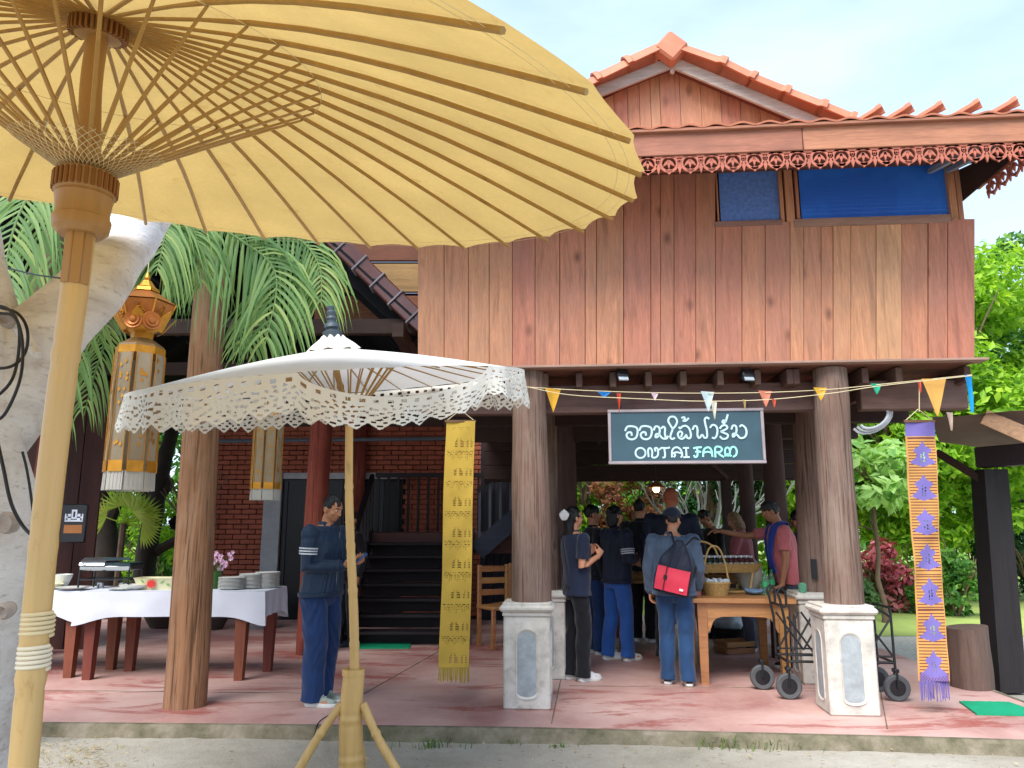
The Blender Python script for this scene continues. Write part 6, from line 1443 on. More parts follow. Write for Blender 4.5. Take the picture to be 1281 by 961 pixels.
for k, (u, v) in enumerate(((958, 744), (966, 741))):
    q = table_at(u, v); t = thing('water_bottle', ('left clear green-tinted water bottle on the table edge', 'right clear green-tinted water bottle on the table edge')[k], 'bottle', (q.x, q.y, FL + zt), group='green water bottles'); gm = glass('pale_green_plastic%d' % k, '9fdcb4', .08, .8); m = MB(); m.lathe([(.03, 0), (.033, .005), (.033, .06), (.03, .065), (.033, .07), (.033, .13), (.026, .16), (.013, .185), (.013, .2)], 16); m.build('bottle_body', gm, t); m = MB(); m.lathe([(.014, .2), (.015, .202), (.015, .218), (.013, .22)], 12); m.build('cap', plain('green_cap%d' % k, '1f9a58', .4), t); m = MB(); m.lathe([(.0338, .075), (.0338, .12)], 16, cap=False); m.build('wrapper', plain('green_wrapper%d' % k, '3fae72', .4), t)
q = hp(1005, 754, 1.15 - .12); q = HM @ (q + HOFF); m = MB(); m.lathe([(.03, 0), (.036, .01), (.038, .07), (.03, .085), (.012, .09)], 12); o = m.build('glass_jar', glass('green_jar_glass', '8fd8b8', .1, .7)); o.location = (q.x, q.y, FL + .80 + .008); tag(o, 'small green glass jar on the rear right pedestal', 'jar')
# under the table
q = G(922, 818, FL); t = thing('wooden_crate', 'small open wooden crate on the floor under the teak table', 'crate', (q.x, q.y + .1, FL), .3)
for (x, y, a, b2) in ((0, -.14, .36, .015), (0, .14, .36, .015), (-.18, 0, .015, .27), (.18, 0, .015, .27)):
    for z in (.035, .105): m = MB(); m.box((x, y, z), (a, b2, .055), ch=.003); m.build('slat', table_m, t, smooth=False)
m = MB(); m.box((0, 0, .01), (.34, .26, .015)); m.build('crate_base', table_m, t, smooth=False)
q = G(920, 803, FL); m = MB(); m.lathe([(.2, 0), (.25, .14), (.265, .15), (.24, .15), (.19, .02)], 24); o = m.build('black_tub', black_rub); o.location = (q.x, q.y + .25, FL); tag(o, 'round black plastic tub holding a white bag under the table', 'tub')
m = MB(); m.ball((0, 0, 0), (.2, .17, .12), 22, 14).noise(.04, 7, 3).noise(.012, 25); o = m.build('plastic_bag', cloth('white_plastic_bag', 'c9d0d6', .35, wr=.5, trans=.2, sheen=0)); o.location = (q.x - .02, q.y + .25, FL + .2); tag(o, 'crumpled white plastic bag resting in the black tub', 'bag')
m = MB(); m.lathe([(.035, 0), (.036, .16), (.015, .21), (.014, .24)], 12); o = m.build('dark_bottle', gl_gr); o.location = (q.x + .08, q.y + .62, FL + .0); tag(o, 'dark bottle standing behind the black tub under the table', 'bottle')
# wooden chair seen left of the left column
q = G(628, 790, FL); q.y = 9.6; q.x = P(626, 740, 9.6).x; t = thing('wooden_chair', 'brown wooden chair in the shade left of the left log column', 'chair', (q.x, q.y, FL), .5)
for (x, y, h) in ((-.19, -.19, .45), (.19, -.19, .45), (-.19, .19, .95), (.19, .19, .95)): m = MB(); m.box((x, y, h / 2), (.045, .045, h), ch=.005); m.build('leg', table_m, t)
m = MB(); m.box((0, 0, .46), (.44, .44, .04), ch=.01); m.build('seat', table_m, t)
for z in (.62, .76, .9): m = MB(); m.box((0, .19, z), (.35, .025, .07), ch=.005); m.build('back_slat', table_m, t)
q2 = P(700, 730, 9.8); copy_tree(t, (P(694, 740, 9.9).x - .5, 9.9, FL), -.6, 'second brown wooden chair deeper in the shade behind the left columns')
# ------------------------------------------------------------------ folding trolley behind the right pedestal
wl = G(988, 875, FL); t = thing('folding_trolley', 'black metal folding trolley with grey rubber wheels standing behind the right pedestal', 'trolley', (wl.x, wl.y, FL), math.atan2(-.085, 1))
def wheel(x, y, r=.105):
    m = MB(); M_ = Matrix.Rotation(R(90), 3, 'X'); m.lathe([(r * .62, -.022), (r * .9, -.026), (r, -.014), (r, .014), (r * .9, .026), (r * .62, .022), (r * .62, -.022)], 26, (x, y, r), M=M_, cap=False); w_ = m.build('wheel', plain('grey_tyre', '4c4f52', .7) if 'grey_tyre' not in bpy.data.materials else bpy.data.materials['grey_tyre'], t)
    m = MB(); m.lathe([(r * .64, -.018), (r * .5, -.008), (r * .15, -.014), (r * .12, .02), (r * .64, .018)], 20, (x, y, r), M=M_, cap=False)
    for k in range(5): a = 2 * math.pi * k / 5; m.bar((x, y - .014, r), (x + .6 * r * math.cos(a), y - .014, r + .6 * r * math.sin(a)), .012, .012)
    m.build('rim', black_metal, w_); m = MB(); m.tube([(x, y - .03, r), (x + .0, y - .03, r + .13)], .009, 6); m.tube([(x, y + .03, r), (x, y + .03, r + .13)], .009, 6); m.box((x, y, r + .135), (.04, .07, .03), ch=.005); m.build('fork', black_metal, w_)
TW = 0.865
wheel(0, 0); wheel(-.13, .38); wheel(TW, 0); wheel(TW - .02, .38)
def fr(pts, r=.011, nm='frame_tube'): m = MB(); m.tube([Vector(p) for p in pts], r, 8); m.build(nm, black_metal, t)
for y in (0, .38):
    fr([(0, y, .24), (0, y, .62), (-.03, y, .8), (-.05, y, .86), (-.02, y, .9), (.02, y, .86), (.02, y, .74)]); fr([(TW, y, .24), (TW, y, .62), (TW + .0, y, .74)])
    fr([(0, y, .30), (TW, y, .30)]); fr([(0, y, .35), (TW, y, .35)], .008)
    fr([(.02, y, .34), (.22, y, .66)], .009); fr([(.02, y, .66), (.24, y, .34)], .009); fr([(.24, y, .66), (.45, y, .34)], .009); fr([(.24, y, .34), (.45, y, .66)], .009); fr([(.45, y, .34), (.65, y, .66)], .009); fr([(.45, y, .66), (.65, y, .34)], .009)
    fr([(.64, y, .66), (TW, y, .34)], .009); fr([(.64, y, .34), (TW, y, .66)], .009)
fr([(TW, 0, .74), (TW, .38, .74)]); fr([(TW, 0, .66), (TW - .05, -.0, .7), (TW - .25, 0, .8), (TW - .25, .38, .8), (TW, .38, .7)], .01); fr([(0, 0, .74), (0, .38, .74)]); fr([(0, 0, .3), (0, .38, .3)]); fr([(TW, 0, .3), (TW, .38, .3)])
# ------------------------------------------------------------------ people
def remesh(mb, voxel, smooth, wr=0.0, seed=0, wscale=(9, 9, 5), fsm=.5):
    me = bpy.data.meshes.new('tmp'); me.from_pydata(mb.v, [], mb.f); o = bpy.data.objects.new('tmp', me); COL.objects.link(o)
    r = o.modifiers.new('r', 'REMESH'); r.mode = 'VOXEL'; r.voxel_size = voxel; r.use_smooth_shade = True
    if smooth: s = o.modifiers.new('s', 'SMOOTH'); s.iterations = smooth; s.factor = fsm
    dg = bpy.context.evaluated_depsgraph_get(); ev = o.evaluated_get(dg); out = bpy.data.meshes.new_from_object(ev); bpy.data.objects.remove(o); bpy.data.meshes.remove(me)
    if wr:
        n = len(out.vertices); co = np.empty(n * 3); out.vertices.foreach_get('co', co); co = co.reshape(-1, 3); no = np.empty(n * 3); out.vertices.foreach_get('normal', no); no = no.reshape(-1, 3)
        sd_ = Vector((seed * 3.1, seed * 1.7, 0)); d = np.array([noise.noise(Vector((p[0] * wscale[0], p[1] * wscale[1], p[2] * wscale[2] + 1.5 * math.sin(p[0] * 14 + seed))) + sd_) for p in co]); d = (1 - np.abs(d) * 3.2) * wr * .6 - wr * .35
        out.vertices.foreach_set('co', (co + no * d[:, None]).ravel()); out.update()
    return out
def link_mesh(name, me, m, parent):
    me.materials.clear(); me.materials.append(m); return link(name, me, parent)
def hand(b, w, d, n, s, curl, k=1.0, hold=0.0, voxk=1.0):
    # w wrist, d along the hand, n palm normal (fingers curl towards n), s side the thumb leaves from
    w, d, n, s = Vector(w), Vector(d).normalized(), Vector(n), Vector(s); n = (n - d * n.dot(d)).normalized(); s = (s - d * s.dot(d) - n * s.dot(n)).normalized()
    b.loft([[w + d * f * k + (s * math.cos(t) * a + n * math.sin(t) * c) * k for t in (2 * math.pi * i / 12 for i in range(12))] for f, a, c in ((-.03, .024, .018), (0, .026, .017), (.03, .036, .016), (.07, .041, .015), (.088, .038, .012))])
    for j, (o_, ln) in enumerate(((.031, .072), (.011, .082), (-.010, .077), (-.030, .060))):
        p = w + d * .083 * k + s * o_ * k; q = p; dd = (d + s * o_ * 2.2).normalized(); pts = [p - d * .02 * k, p]; c = curl * (1 + .12 * j)
        for m_ in (.42, .33, .25):
            ax = n; dd = (dd * math.cos(c) + n * math.sin(c)); q = q + dd * ln * m_ * k; pts.append(q); dd = dd.normalized(); n2 = n
        b.capsule(pts, [.0095 * k * voxk, .0095 * k * voxk, .0088 * k * voxk, .008 * k * voxk, .007 * k * voxk], 8)
    p = w + d * .02 * k + s * .025 * k; t1 = (d * .6 + s * .75 + n * (.15 + hold * .5)).normalized(); t2 = (d * .9 + s * (.3 - hold * .5) + n * (.2 + hold * .7)).normalized()
    b.capsule([p - s * .012 * k, p + t1 * .038 * k, p + t1 * .038 * k + t2 * .032 * k, p + t1 * .038 * k + t2 * .055 * k], [.013 * k, .0115 * k, .0105 * k, .0085 * k], 8)
TOR = [(.90, .165, .115, 0), (1.0, .160, .112, .004), (1.12, .155, .108, .006), (1.25, .168, .118, .008), (1.35, .180, .118, .002), (1.42, .165, .098, -.006), (1.47, .10, .075, -.008), (1.50, .062, .06, -.006)]
def person(label, loc, face, h=1.68, build=1.0, skin=skin_m, hair=('short', hair_k), shirt=None, sleeve='long', trousers=None, shoes=None, arms=None, hands=None, head=(0, 0, 0), lean=0.0, twist=0, stance=None, bulk=0.0, hem=.86, vox=.0095, extras=None, leg_w=1.14, sole=sole_w, collar=True, seed=1, knee=0, belly=0.0, curl=(.45, .45), hold=(0, 0), female=False):
    # face: compass angle of the walking direction in degrees (0 = away from the camera, 90 = to the right)
    build *= 1.06; t = thing('person', label, 'person', loc, -R(face)); k = h / 1.75; st_ = stance or ((-.095, 0, .05), (.095, .03, -.05)) ; W = build
    def T(p):
        p = Vector(p); z = p.z; y = p.y
        if z > .9: y += (z - .9) * lean; x, y2 = p.x, y; a = twist * min(1, (z - .9) / .4); p = Vector((x * math.cos(a) - y2 * math.sin(a), x * math.sin(a) + y2 * math.cos(a), z - (z - .9) * (1 - math.cos(math.atan(lean)))))
        return p * k
    A = {-1: ((-.185 * W, 0, 1.41), (-.25 * W, -.03, 1.14), (-.25 * W, .05, .90)), 1: ((.185 * W, 0, 1.41), (.25 * W, -.03, 1.14), (.25 * W, .05, .90))}
    if arms:
        for sd_, v in arms.items(): A[sd_] = (A[sd_][0] if len(v) == 2 else v[0], *v[-2:])
    L_ = {}
    for i, sd_ in enumerate((-1, 1)):
        fx, fy, _ = st_[i]; L_[sd_] = ((sd_ * .088 * W, 0, .90), (sd_ * .088 * W * .5 + fx * .5, fy * .5 + .02 + knee, .48), (fx, fy - .02, .085))
    HR = Matrix.Rotation(R(-head[0]), 3, 'Z') @ Matrix.Rotation(R(-head[1]), 3, 'X') @ Matrix.Rotation(R(head[2]), 3, 'Y'); piv = Vector((0, -.01, 1.50)); hscale = .97
    def TH(p): return T(piv + HR @ ((Vector(p) - piv) * hscale))
    # --- the body: one surface
    b = MB()
    b.loft([[T((W * a * .86 * math.cos(q), c * .86 * math.sin(q) + y, z)) for q in (2 * math.pi * i / 20 for i in range(20))] for z, a, c, y in TOR])
    for sd_ in (-1, 1):
        b.capsule([T(p) for p in L_[sd_]], [.075 * k * W, .052 * k * W, .037 * k], 12); a = L_[sd_]
        mid = Vector(a[1]).lerp(Vector(a[2]), .3) + Vector((0, -.015, 0)); b.capsule([T(mid), T(Vector(a[1]).lerp(Vector(a[2]), .5) + Vector((0, -.012, 0)))], .05 * k, 10)
        f = Vector(a[2]); b.capsule([T(f + Vector((0, -.02, -.04))), T(f + Vector((0, .14, -.055)))], [.03 * k, .025 * k], 10)
        a = [Vector(p) for p in A[sd_]]; b.capsule([T(a[0]), T(a[0].lerp(a[1], .45)), T(a[1]), T(a[1].lerp(a[2], .3)), T(a[2])], [.05 * k, .046 * k, .036 * k, .036 * k, .024 * k], 12)
        hd = (hands or {}).get(sd_); d = (a[2] - a[1]).normalized()
        if hd: d_, n_, s_ = hd
        else: d_, n_, s_ = (d + Vector((0, .1, -.2))), Vector((-sd_, 0, 0)), Vector((0, 1, .2))
        w0 = T(a[2]); hand(b, w0, d_, n_, s_, curl[0 if sd_ < 0 else 1], k, hold[0 if sd_ < 0 else 1])
    b.capsule([T((0, -.012, 1.42)), TH((0, -.008, 1.55))], [.058 * k, .052 * k], 14)
    hb = MB(); c = (0, -.006, 1.655)
    hb.ball(c, (.074, .093, .095), 20, 14); hb.ball((0, .02, 1.60), (.062, .07, .075), 18, 12); hb.ball((0, .045, 1.562), (.038, .038, .032), 14, 10)
    hb.loft([[(x, y, z) for x, y, z in ((-.008, .078, 1.66), (.008, .078, 1.66), (.004, .093, 1.655), (-.004, .093, 1.655))], [(-.019, .083, 1.612), (.019, .083, 1.612), (.010, .116, 1.606), (-.010, .116, 1.606)], [(-.014, .080, 1.6), (.014, .080, 1.6), (.006, .10, 1.598), (-.006, .10, 1.598)]])
    hb.capsule([(-.036, .075, 1.668), (-.012, .086, 1.665)], .0075, 8); hb.capsule([(.036, .075, 1.668), (.012, .086, 1.665)], .0075, 8)
    hb.capsule([(-.018, .081, 1.577), (0, .087, 1.579), (.018, .081, 1.577)], [.005, .0075, .005], 8); hb.capsule([(-.015, .080, 1.567), (0, .086, 1.566), (.015, .080, 1.567)], [.005, .0075, .005], 8)
    for sx in (-1, 1): hb.ball((sx * .045, .055, 1.61), (.022, .025, .02), 10, 8); hb.ball((sx * .077, -.005, 1.625), (.011, .021, .033), 10, 8, M=Matrix.Rotation(.3 * sx, 3, 'Z'))
    hb.v = [tuple(TH(p)) for p in hb.v]; b.add(hb.v, hb.f)
    me = remesh(b, vox * .78, 1); link_mesh('body', me, skin, t)
    for sx in (-1, 1):
        m = MB(); m.ball((sx * .0315, .0755, 1.641), (.0125, .008, .0065), 10, 8); m.v = [tuple(TH(p)) for p in m.v]; e = m.build('eye', eye_w, t)
        m = MB(); m.ball((sx * .0315, .081, 1.641), (.0058, .004, .0058), 8, 6); m.v = [tuple(TH(p)) for p in m.v]; m.build('iris', eye_d, e)
        m = MB(); m.tube([(sx * .016, .0885, 1.664), (sx * .033, .087, 1.669), (sx * .05, .075, 1.662)], [.0025, .0035, .002], 5); m.v = [tuple(TH(p)) for p in m.v]; m.build('eyebrow', hair[1], t)
    m = MB(); m.tube([(-.02, .084, 1.573), (0, .0925, 1.574), (.02, .084, 1.573)], [.003, .005, .003], 6); m.v = [tuple(TH(p)) for p in m.v]; m.build('lips', lip_m, t)
    # --- hair
    kind, hm = hair; m = MB(); hx_ = 1.075 if kind != 'shaved' else 1.018; n_, mm_ = 44, 30; rg_ = random.Random(seed)
    def hairball(cc, rad, facecut, amp):
        vs0 = len(m.v); m.ball(cc, rad, n_, mm_)
        for i in range(vs0, len(m.v)):
            p = Vector(m.v[i]); d = p - Vector(cc); line = 1.705 + .012 * math.sin(p.x * 60 + seed) - .9 * abs(p.x) if facecut else 0
            infront = p.y - .012; low = line - p.z
            q = p + d.normalized() * amp * noise.noise(Vector((p.x * 22, p.y * 22, p.z * 8 + seed)))
            if facecut and infront > -.03:
                f_ = min(1, max(0, (infront + .03) / .03)) * min(1, max(0, low / .012 + .3)); q = q.lerp(Vector(cc) + d * .80, f_)
            if facecut and p.z < 1.60 + .25 * max(0, -p.y - .02) * 0: f2 = min(1, max(0, (1.60 - p.z) / .02)) * (0 if kind in ('long', 'bob') and p.y < 0 else 1); q = q.lerp(Vector(cc) + d * .78, f2)
            m.v[i] = tuple(q)
    hairball((0, -.010, 1.662), (.0805 * hx_ / 1.075, .099 * hx_ / 1.075, .101 * hx_ / 1.075), True, .013 if kind != 'shaved' else .0)
    if kind == 'long':
        m.loft([[(a * math.cos(q), y0 + c_ * math.sin(q), z) for q in (2 * math.pi * i / 18 for i in range(18))] for z, a, c_, y0 in ((1.70, .07, .04, -.05), (1.62, .078, .045, -.06), (1.52, .075, .042, -.07), (1.42, .07, .032, -.085), (1.34, .055, .024, -.09), (1.28, .03, .014, -.09))])
    if kind == 'bob':
        m.loft([[(a * math.cos(q), y0 + c_ * math.sin(q), z) for q in (2 * math.pi * i / 18 for i in range(18))] for z, a, c_, y0 in ((1.72, .06, .06, -.02), (1.66, .088, .082, -.022), (1.58, .09, .075, -.03), (1.52, .078, .055, -.04), (1.49, .05, .035, -.04))])
    if kind == 'bun': m.ball((0, -.10, 1.69), (.038, .034, .036), 14, 10)
    m.v = [tuple(TH(p)) for p in m.v]; me = remesh(m, vox * .6, 1, .007 if kind != 'shaved' else 0, seed, (34, 34, 10)); link_mesh('hair', me, hm, t)
    # --- top garment
    if shirt:
        m = MB(); B_ = bulk; z0 = hem; rings = []
        tt = [(z0, .172 * (1 + (.05 if female else 0)), .125, 0)] + [(z, a, c_, y) for z, a, c_, y in TOR if z > z0 + .05 and z < 1.49]
        for z, a, c_, y in tt:
            bl = belly * math.exp(-((z - 1.08) / .14) ** 2); ex_ = .014 + B_ * (1 if z < 1.36 else .6); fem = (.012 * math.exp(-((z - 1.30) / .07) ** 2) if female else 0)
            rings.append([T((W * (a + ex_) * math.cos(q), (c_ + ex_ + (bl + fem if math.sin(q) > 0 else 0)) * math.sin(q) + y, z)) for q in (2 * math.pi * i / 26 for i in range(26))])
        m.loft(rings)
        for sd_ in (-1, 1):
            a = [Vector(p) for p in A[sd_]]; r0, r1, r2 = .066 + B_, .055 + B_ * .9, .042 + B_ * .6; sh = a[0] + Vector((-.02 * sd_, 0, -.01))
            m.ball(T(a[0]), r0 * 1.0 * k, 14, 10)
            if sleeve == 'long': m.capsule([T(sh), T(a[0].lerp(a[1], .3)), T(a[1]), T(a[1].lerp(a[2], .5)), T(a[1].lerp(a[2], .93))], [r0 * k, (r0 * .5 + r1 * .5) * k, r1 * k, (r1 * .5 + r2 * .5) * k, r2 * k], 14)
            elif sleeve == 'short': e_ = a[0].lerp(a[1], .72); m.tube([T(sh), T(a[0].lerp(a[1], .2)), T(a[0].lerp(a[1], .45)), T(e_)], [r0 * .9 * k, r0 * k, .064 * k, (.062 + B_) * k], 16); m.ball(T(sh), r0 * k, 12, 8)
        if collar: m.loft([[T((W * r_ * math.cos(q), r_ * .92 * math.sin(q) - .008 + dy_, z)) for q in (2 * math.pi * i / 18 for i in range(18))] for z, r_, dy_ in ((1.45, .085, 0), (1.485, .07, .0), (1.512, .063, -.002))])
        me = remesh(m, vox, 2, .006 + B_ * .25, seed); g = link_mesh('jacket' if sleeve == 'long' else 'shirt', me, shirt, t)
        if sleeve == 'long':
            for sd_ in (-1, 1):
                a = [Vector(p) for p in A[sd_]]; m = MB(); c0, c1 = T(a[1].lerp(a[2], .86)), T(a[1].lerp(a[2], .95)); m.tube([c0, c0.lerp(c1, .5), c1], [(r2 + .003) * k, (r2 + .004) * k, (r2 + .001) * k], 14); m.build('cuff', shirt, g)
        m = MB(); z_, a_, c_, y_ = tt[0]; ex_ = .014 + B_; R0 = [[T((W * (a_ + ex_ + e_) * math.cos(q), (c_ + ex_ + e_) * math.sin(q) + y_, z_ + dz)) for q in (2 * math.pi * i / 26 for i in range(26))] for dz, e_ in ((0, .0), (.005, .006), (.035, .006), (.04, .0))]
        if sleeve == 'long': m.loft(R0, cap=False); m.build('waistband', shirt, g)
    if trousers:
        m = MB(); m.loft([[T((W * a * math.cos(q), c_ * math.sin(q) + y, z)) for q in (2 * math.pi * i / 22 for i in range(22))] for z, a, c_, y in ((.80, .15, .10, -.01), (.86, .175, .125, -.008), (.93, .178, .128, -.006), (1.0, .168, .12, 0))])
        for sd_ in (-1, 1):
            a = [Vector(p) for p in L_[sd_]]; w_ = leg_w; m.tube([T(p) for p in (a[0] + Vector((0, -.005, -.02)), a[0].lerp(a[1], .35), a[0].lerp(a[1], .75), a[1], a[1].lerp(a[2], .45) + Vector((0, -.012, 0)), a[1].lerp(a[2], .9), a[2] + Vector((0, -.006, -.045)))], [x * k * W for x in (.092, .088, .072 * w_, .066 * w_, .066 * w_, .062 * w_, .066 * w_)], 16)
        me = remesh(m, vox, 2, .008, seed + 5, (9, 9, 7)); link_mesh('trousers', me, trousers, t)
    # --- shoes
    for i, sd_ in enumerate((-1, 1)):
        fx, fy, tw_ = st_[i]; um_, so_ = shoes; M_ = Matrix.Rotation(-tw_ * 3 if abs(tw_) > .01 else 0, 3, 'Z'); o_ = Vector((fx, fy, 0))
        m = MB(); rings = []
        for y, w_, hgt, z0 in ((-.075, .018, .04, .025), (-.068, .032, .075, .022), (-.04, .038, .095, .02), (0, .039, .098, .02), (.035, .040, .088, .02), (.075, .044, .066, .018), (.12, .047, .052, .017), (.16, .042, .045, .018), (.185, .026, .034, .02), (.192, .012, .025, .022)):
            rings.append([k * (o_ + M_ @ Vector((w_ * math.cos(q) * (1 if math.sin(q) < .3 else 1 - .35 * math.sin(q) * hgt / .1), y, z0 + (hgt if math.sin(q) > 0 else .004) * math.sin(q)))) for q in (2 * math.pi * j / 16 for j in range(16))])
        m.loft(rings); sh_ = m.build('shoe', um_, t, ang=70)
        m = MB(); out_ = [(-.08, 0.012), (-.078, .024), (-.06, .037), (-.02, .040), (.03, .039), (.08, .047), (.12, .050), (.16, .045), (.187, .03), (.198, .012)]
        loop = [(x, y) for y, x in out_] + [(-x, y) for y, x in out_[::-1]]
        m.loft([[k * (o_ + M_ @ Vector((x * s1, y * s1 + (.06 * (1 - s1)), z))) for x, y in loop] for s1, z in ((.94, .0), (1.0, .008), (1.01, .022), (.95, .032))]); m.build('sole', so_, sh_)
        m = MB()
        for j in range(4): y = .03 + .022 * j; z = .098 - .4 * (y - .02) + .008; m.tube([k * (o_ + M_ @ Vector((-.017, y, z))), k * (o_ + M_ @ Vector((0, y + .004, z + .006))), k * (o_ + M_ @ Vector((.017, y, z)))], .003 * k, 4)
        stuffed(m.build('laces', so_, sh_))
    t_info = dict(T=T, TH=TH, A=A, k=k, W=W)
    return t, t_info
def sleeve_stripes(t, I, sd_, mt, fs=(.42, .5, .58), r=.066, w_=.012):
    for f in fs:
        a = [Vector(p) for p in I['A'][sd_]]; c = a[0].lerp(a[1], f); d = (a[1] - a[0]).normalized(); m = MB(); k = I['k']; rr = (r * (1 - .22 * f)) * k
        m.tube([I['T'](c - d * w_ / 2), I['T'](c + d * w_ / 2)], rr, 20, cap=False); m.tube([I['T'](c - d * w_ / 2), I['T'](c + d * w_ / 2)], rr - .003, 20, cap=False); m.build('stripe', mt, t)
def glasses(t, I):
    m = MB()
    for sx in (-1, 1): m.tube([I['TH']((sx * .032 + .021 * math.cos(q), .094 - .004 * abs(math.cos(q)), 1.641 + .015 * math.sin(q))) for q in (2 * math.pi * i / 12 for i in range(13))], .0018, 5, cap=False); m.tube([I['TH']((sx * .052, .09, 1.645)), I['TH']((sx * .078, .05, 1.645)), I['TH']((sx * .08, -.005, 1.64))], .0018, 5)
    m.tube([I['TH']((-.011, .095, 1.645)), I['TH']((.011, .095, 1.645))], .002, 5); m.build('glasses', black_metal, t)
navy = cloth('navy_polyester', '141c30', .55, var=.25, sheen=.1); navy_j = cloth('shiny_blue_jacket', '172c44', .42, var=.3, sheen=.1, wr=.45); jeans = cloth('blue_denim', '16305a', .8, var=.25, wr=.35); jeans2 = cloth('mid_blue_denim', '26539a', .8, var=.25, wr=.35)
blackc = cloth('black_cotton', '101118', .8, var=.3); dark_t = cloth('dark_navy_tee', '1a2238', .8, var=.25); slate = cloth('slate_blue_jacket', '48596f', .55, var=.2, wr=.4); teal_tr = cloth('blue_work_trousers', '1c3c62', .75, var=.2, wr=.35)
pinkc = cloth('salmon_polo', 'cf7478', .8, var=.08); greyc = cloth('grey_trousers', '4c5060', .8, var=.15); rose = cloth('dusty_rose_blouse', 'a05a60', .8); stripe_w = plain('white_stripe', 'c8ccd4', .6, bump=0)
white_sh = plain('white_shoe_fabric', 'cfcfcf', .6, var=.08); grey_sh = plain('grey_green_shoe_mesh', '8f9a90', .6, var=.3, scale=30); dark_sh = plain('dark_shoe_fabric', '17202c', .6, var=.3)
royal = cloth('royal_blue_towel', '2440a0', .95, var=.15, wr=.6, weave=120)
def gp(u, v): p = G(u, v, FL); return (p.x, p.y, FL + .001)
# 1 man with phone, far left
loc = gp(396, 880)
tm, I = person('man in a shiny navy striped-sleeve jacket reading a phone beside the white umbrella pole', loc, 112, 1.68, 1.18, skin_m, ('short', hair_k), navy_j, 'long', jeans, (grey_sh, sole_w), leg_w=1.2,
    arms={1: ((.235, .0, 1.13), (.12, .27, 1.14)), -1: ((-.22, .02, 1.13), (-.06, .29, 1.16))}, hands={1: ((-.5, .8, .15), (-.3, -.2, .8), (.2, .4, .6)), -1: ((.55, .8, .05), (.2, -.3, .8), (-.2, .5, .6))}, head=(4, 20, 0), lean=.05, stance=((-.10, .0, .04), (.10, .05, -.06)), bulk=.012, hem=.88, vox=.0075, curl=(.6, .55), hold=(.6, .6), seed=11)
sleeve_stripes(tm, I, 1, stripe_w, (.44, .52, .60), .089); sleeve_stripes(tm, I, -1, stripe_w, (.44, .52, .60), .089)
m = MB(); q = [I['T']((0, .135 + .01 * math.sin(j), .9 + .075 * j)) for j in range(8)]; m.tube(q, .003, 4); m.build('zip', plain('steel_zip', '70787e', .4), tm)
M_ = wmat(tm); hp_ = M_ @ I['T']((.03, .375, 1.195)); m = MB(); m.box((0, 0, 0), (.075, .012, .15), ch=.004); o = m.build('phone', plain('blue_phone_case', '2a4a78', .35)); o.location = hp_; o.rotation_euler = (R(-52), R(10), -R(80) + .2); tag(o, 'blue cased phone held in the hands of the man on the left', 'phone')
# 2 woman with white hair clip
t, I = person('long-haired woman in navy tee and black trousers, white hair clip, by the left pedestal', gp(722, 851), 68, 1.60, 1.0, skin_l, ('long', hair_k), dark_t, 'short', blackc, (white_sh, sole_w),
    arms={1: ((.22, -.04, 1.13), (.14, .2, 1.24)), -1: ((-.2, .0, 1.12), (-.06, .2, 1.26))}, hands={1: ((-.3, .5, .7), (-.5, 0, 0), (0, -.3, .8)), -1: ((.3, .5, .7), (.5, 0, 0), (0, -.3, .8))}, head=(-2, -4, 0), stance=((-.085, -.02, .03), (.085, .05, -.05)), bulk=.006, hem=.84, female=True, belly=.02, seed=12, hold=(.3, .3), curl=(.7, .7)); glasses(t, I)
hc = wmat(t) @ I['TH']((0.02, -.12, 1.665)); m = MB()
for k in range(5):
    a = -.9 + .45 * k; m.ball((math.sin(a) * .035, -.012, math.cos(a) * .02 - .03 * abs(math.sin(a * .8))), (.022, .018, .045), 10, 8, M=Matrix.Rotation(a * .6, 3, 'Y'))
m.box((0, 0, .015), (.08, .02, .02), ch=.004); o = link_mesh('hair_clip', remesh(m, .006, 1), plain('white_clip', 'd8d8d8', .5), None); o.location = hc; o.rotation_euler = (0, 0, -R(40)); tag(o, 'big white claw clip in the long-haired woman\'s hair', 'hair clip')
# 3 person behind her
person('dark haired person half hidden behind the woman with the white hair clip', gp(745, 818), 80, 1.66, 1.0, skin_m, ('short', hair_k), blackc, 'long', jeans, (white_sh, sole_w), seed=13, vox=.012, stance=((-.08, 0, 0), (.08, .05, 0)))
# 4 striped-sleeve jacket with jeans
t, I = person('person in glasses, black jacket with white-striped sleeve and bright blue jeans', gp(774, 826), 62, 1.64, 1.04, skin_l, ('bob', hair_k), navy, 'long', jeans2, (white_sh, sole_w),
    arms={1: ((.24, .0, 1.12), (.1, .2, 1.14)), -1: ((-.24, .0, 1.12), (-.06, .22, 1.12))}, head=(8, -3, 0), stance=((-.10, -.06, .03), (.10, .08, -.06)), bulk=.016, hem=.86, seed=14, belly=.02); glasses(t, I); sleeve_stripes(t, I, 1, stripe_w, (.56, .64, .72), .094)
# 5 black clothes, hands behind the back
person('person in black from head to foot with hands clasped behind the back', gp(806, 803), 30, 1.76, 1.0, skin_l, ('short', hair_k), blackc, 'long', blackc, (white_sh, sole_w),
    arms={1: ((.25, -.1, 1.15), (.04, -.17, 1.0)), -1: ((-.25, -.1, 1.15), (-.04, -.18, .98))}, hands={1: ((-.8, -.1, -.3), (0, .6, 0), (0, 0, 1)), -1: ((.8, -.1, -.3), (0, .6, 0), (0, 0, 1))}, seed=15, vox=.011, bulk=.008, stance=((-.09, 0, 0), (.09, .03, 0)))
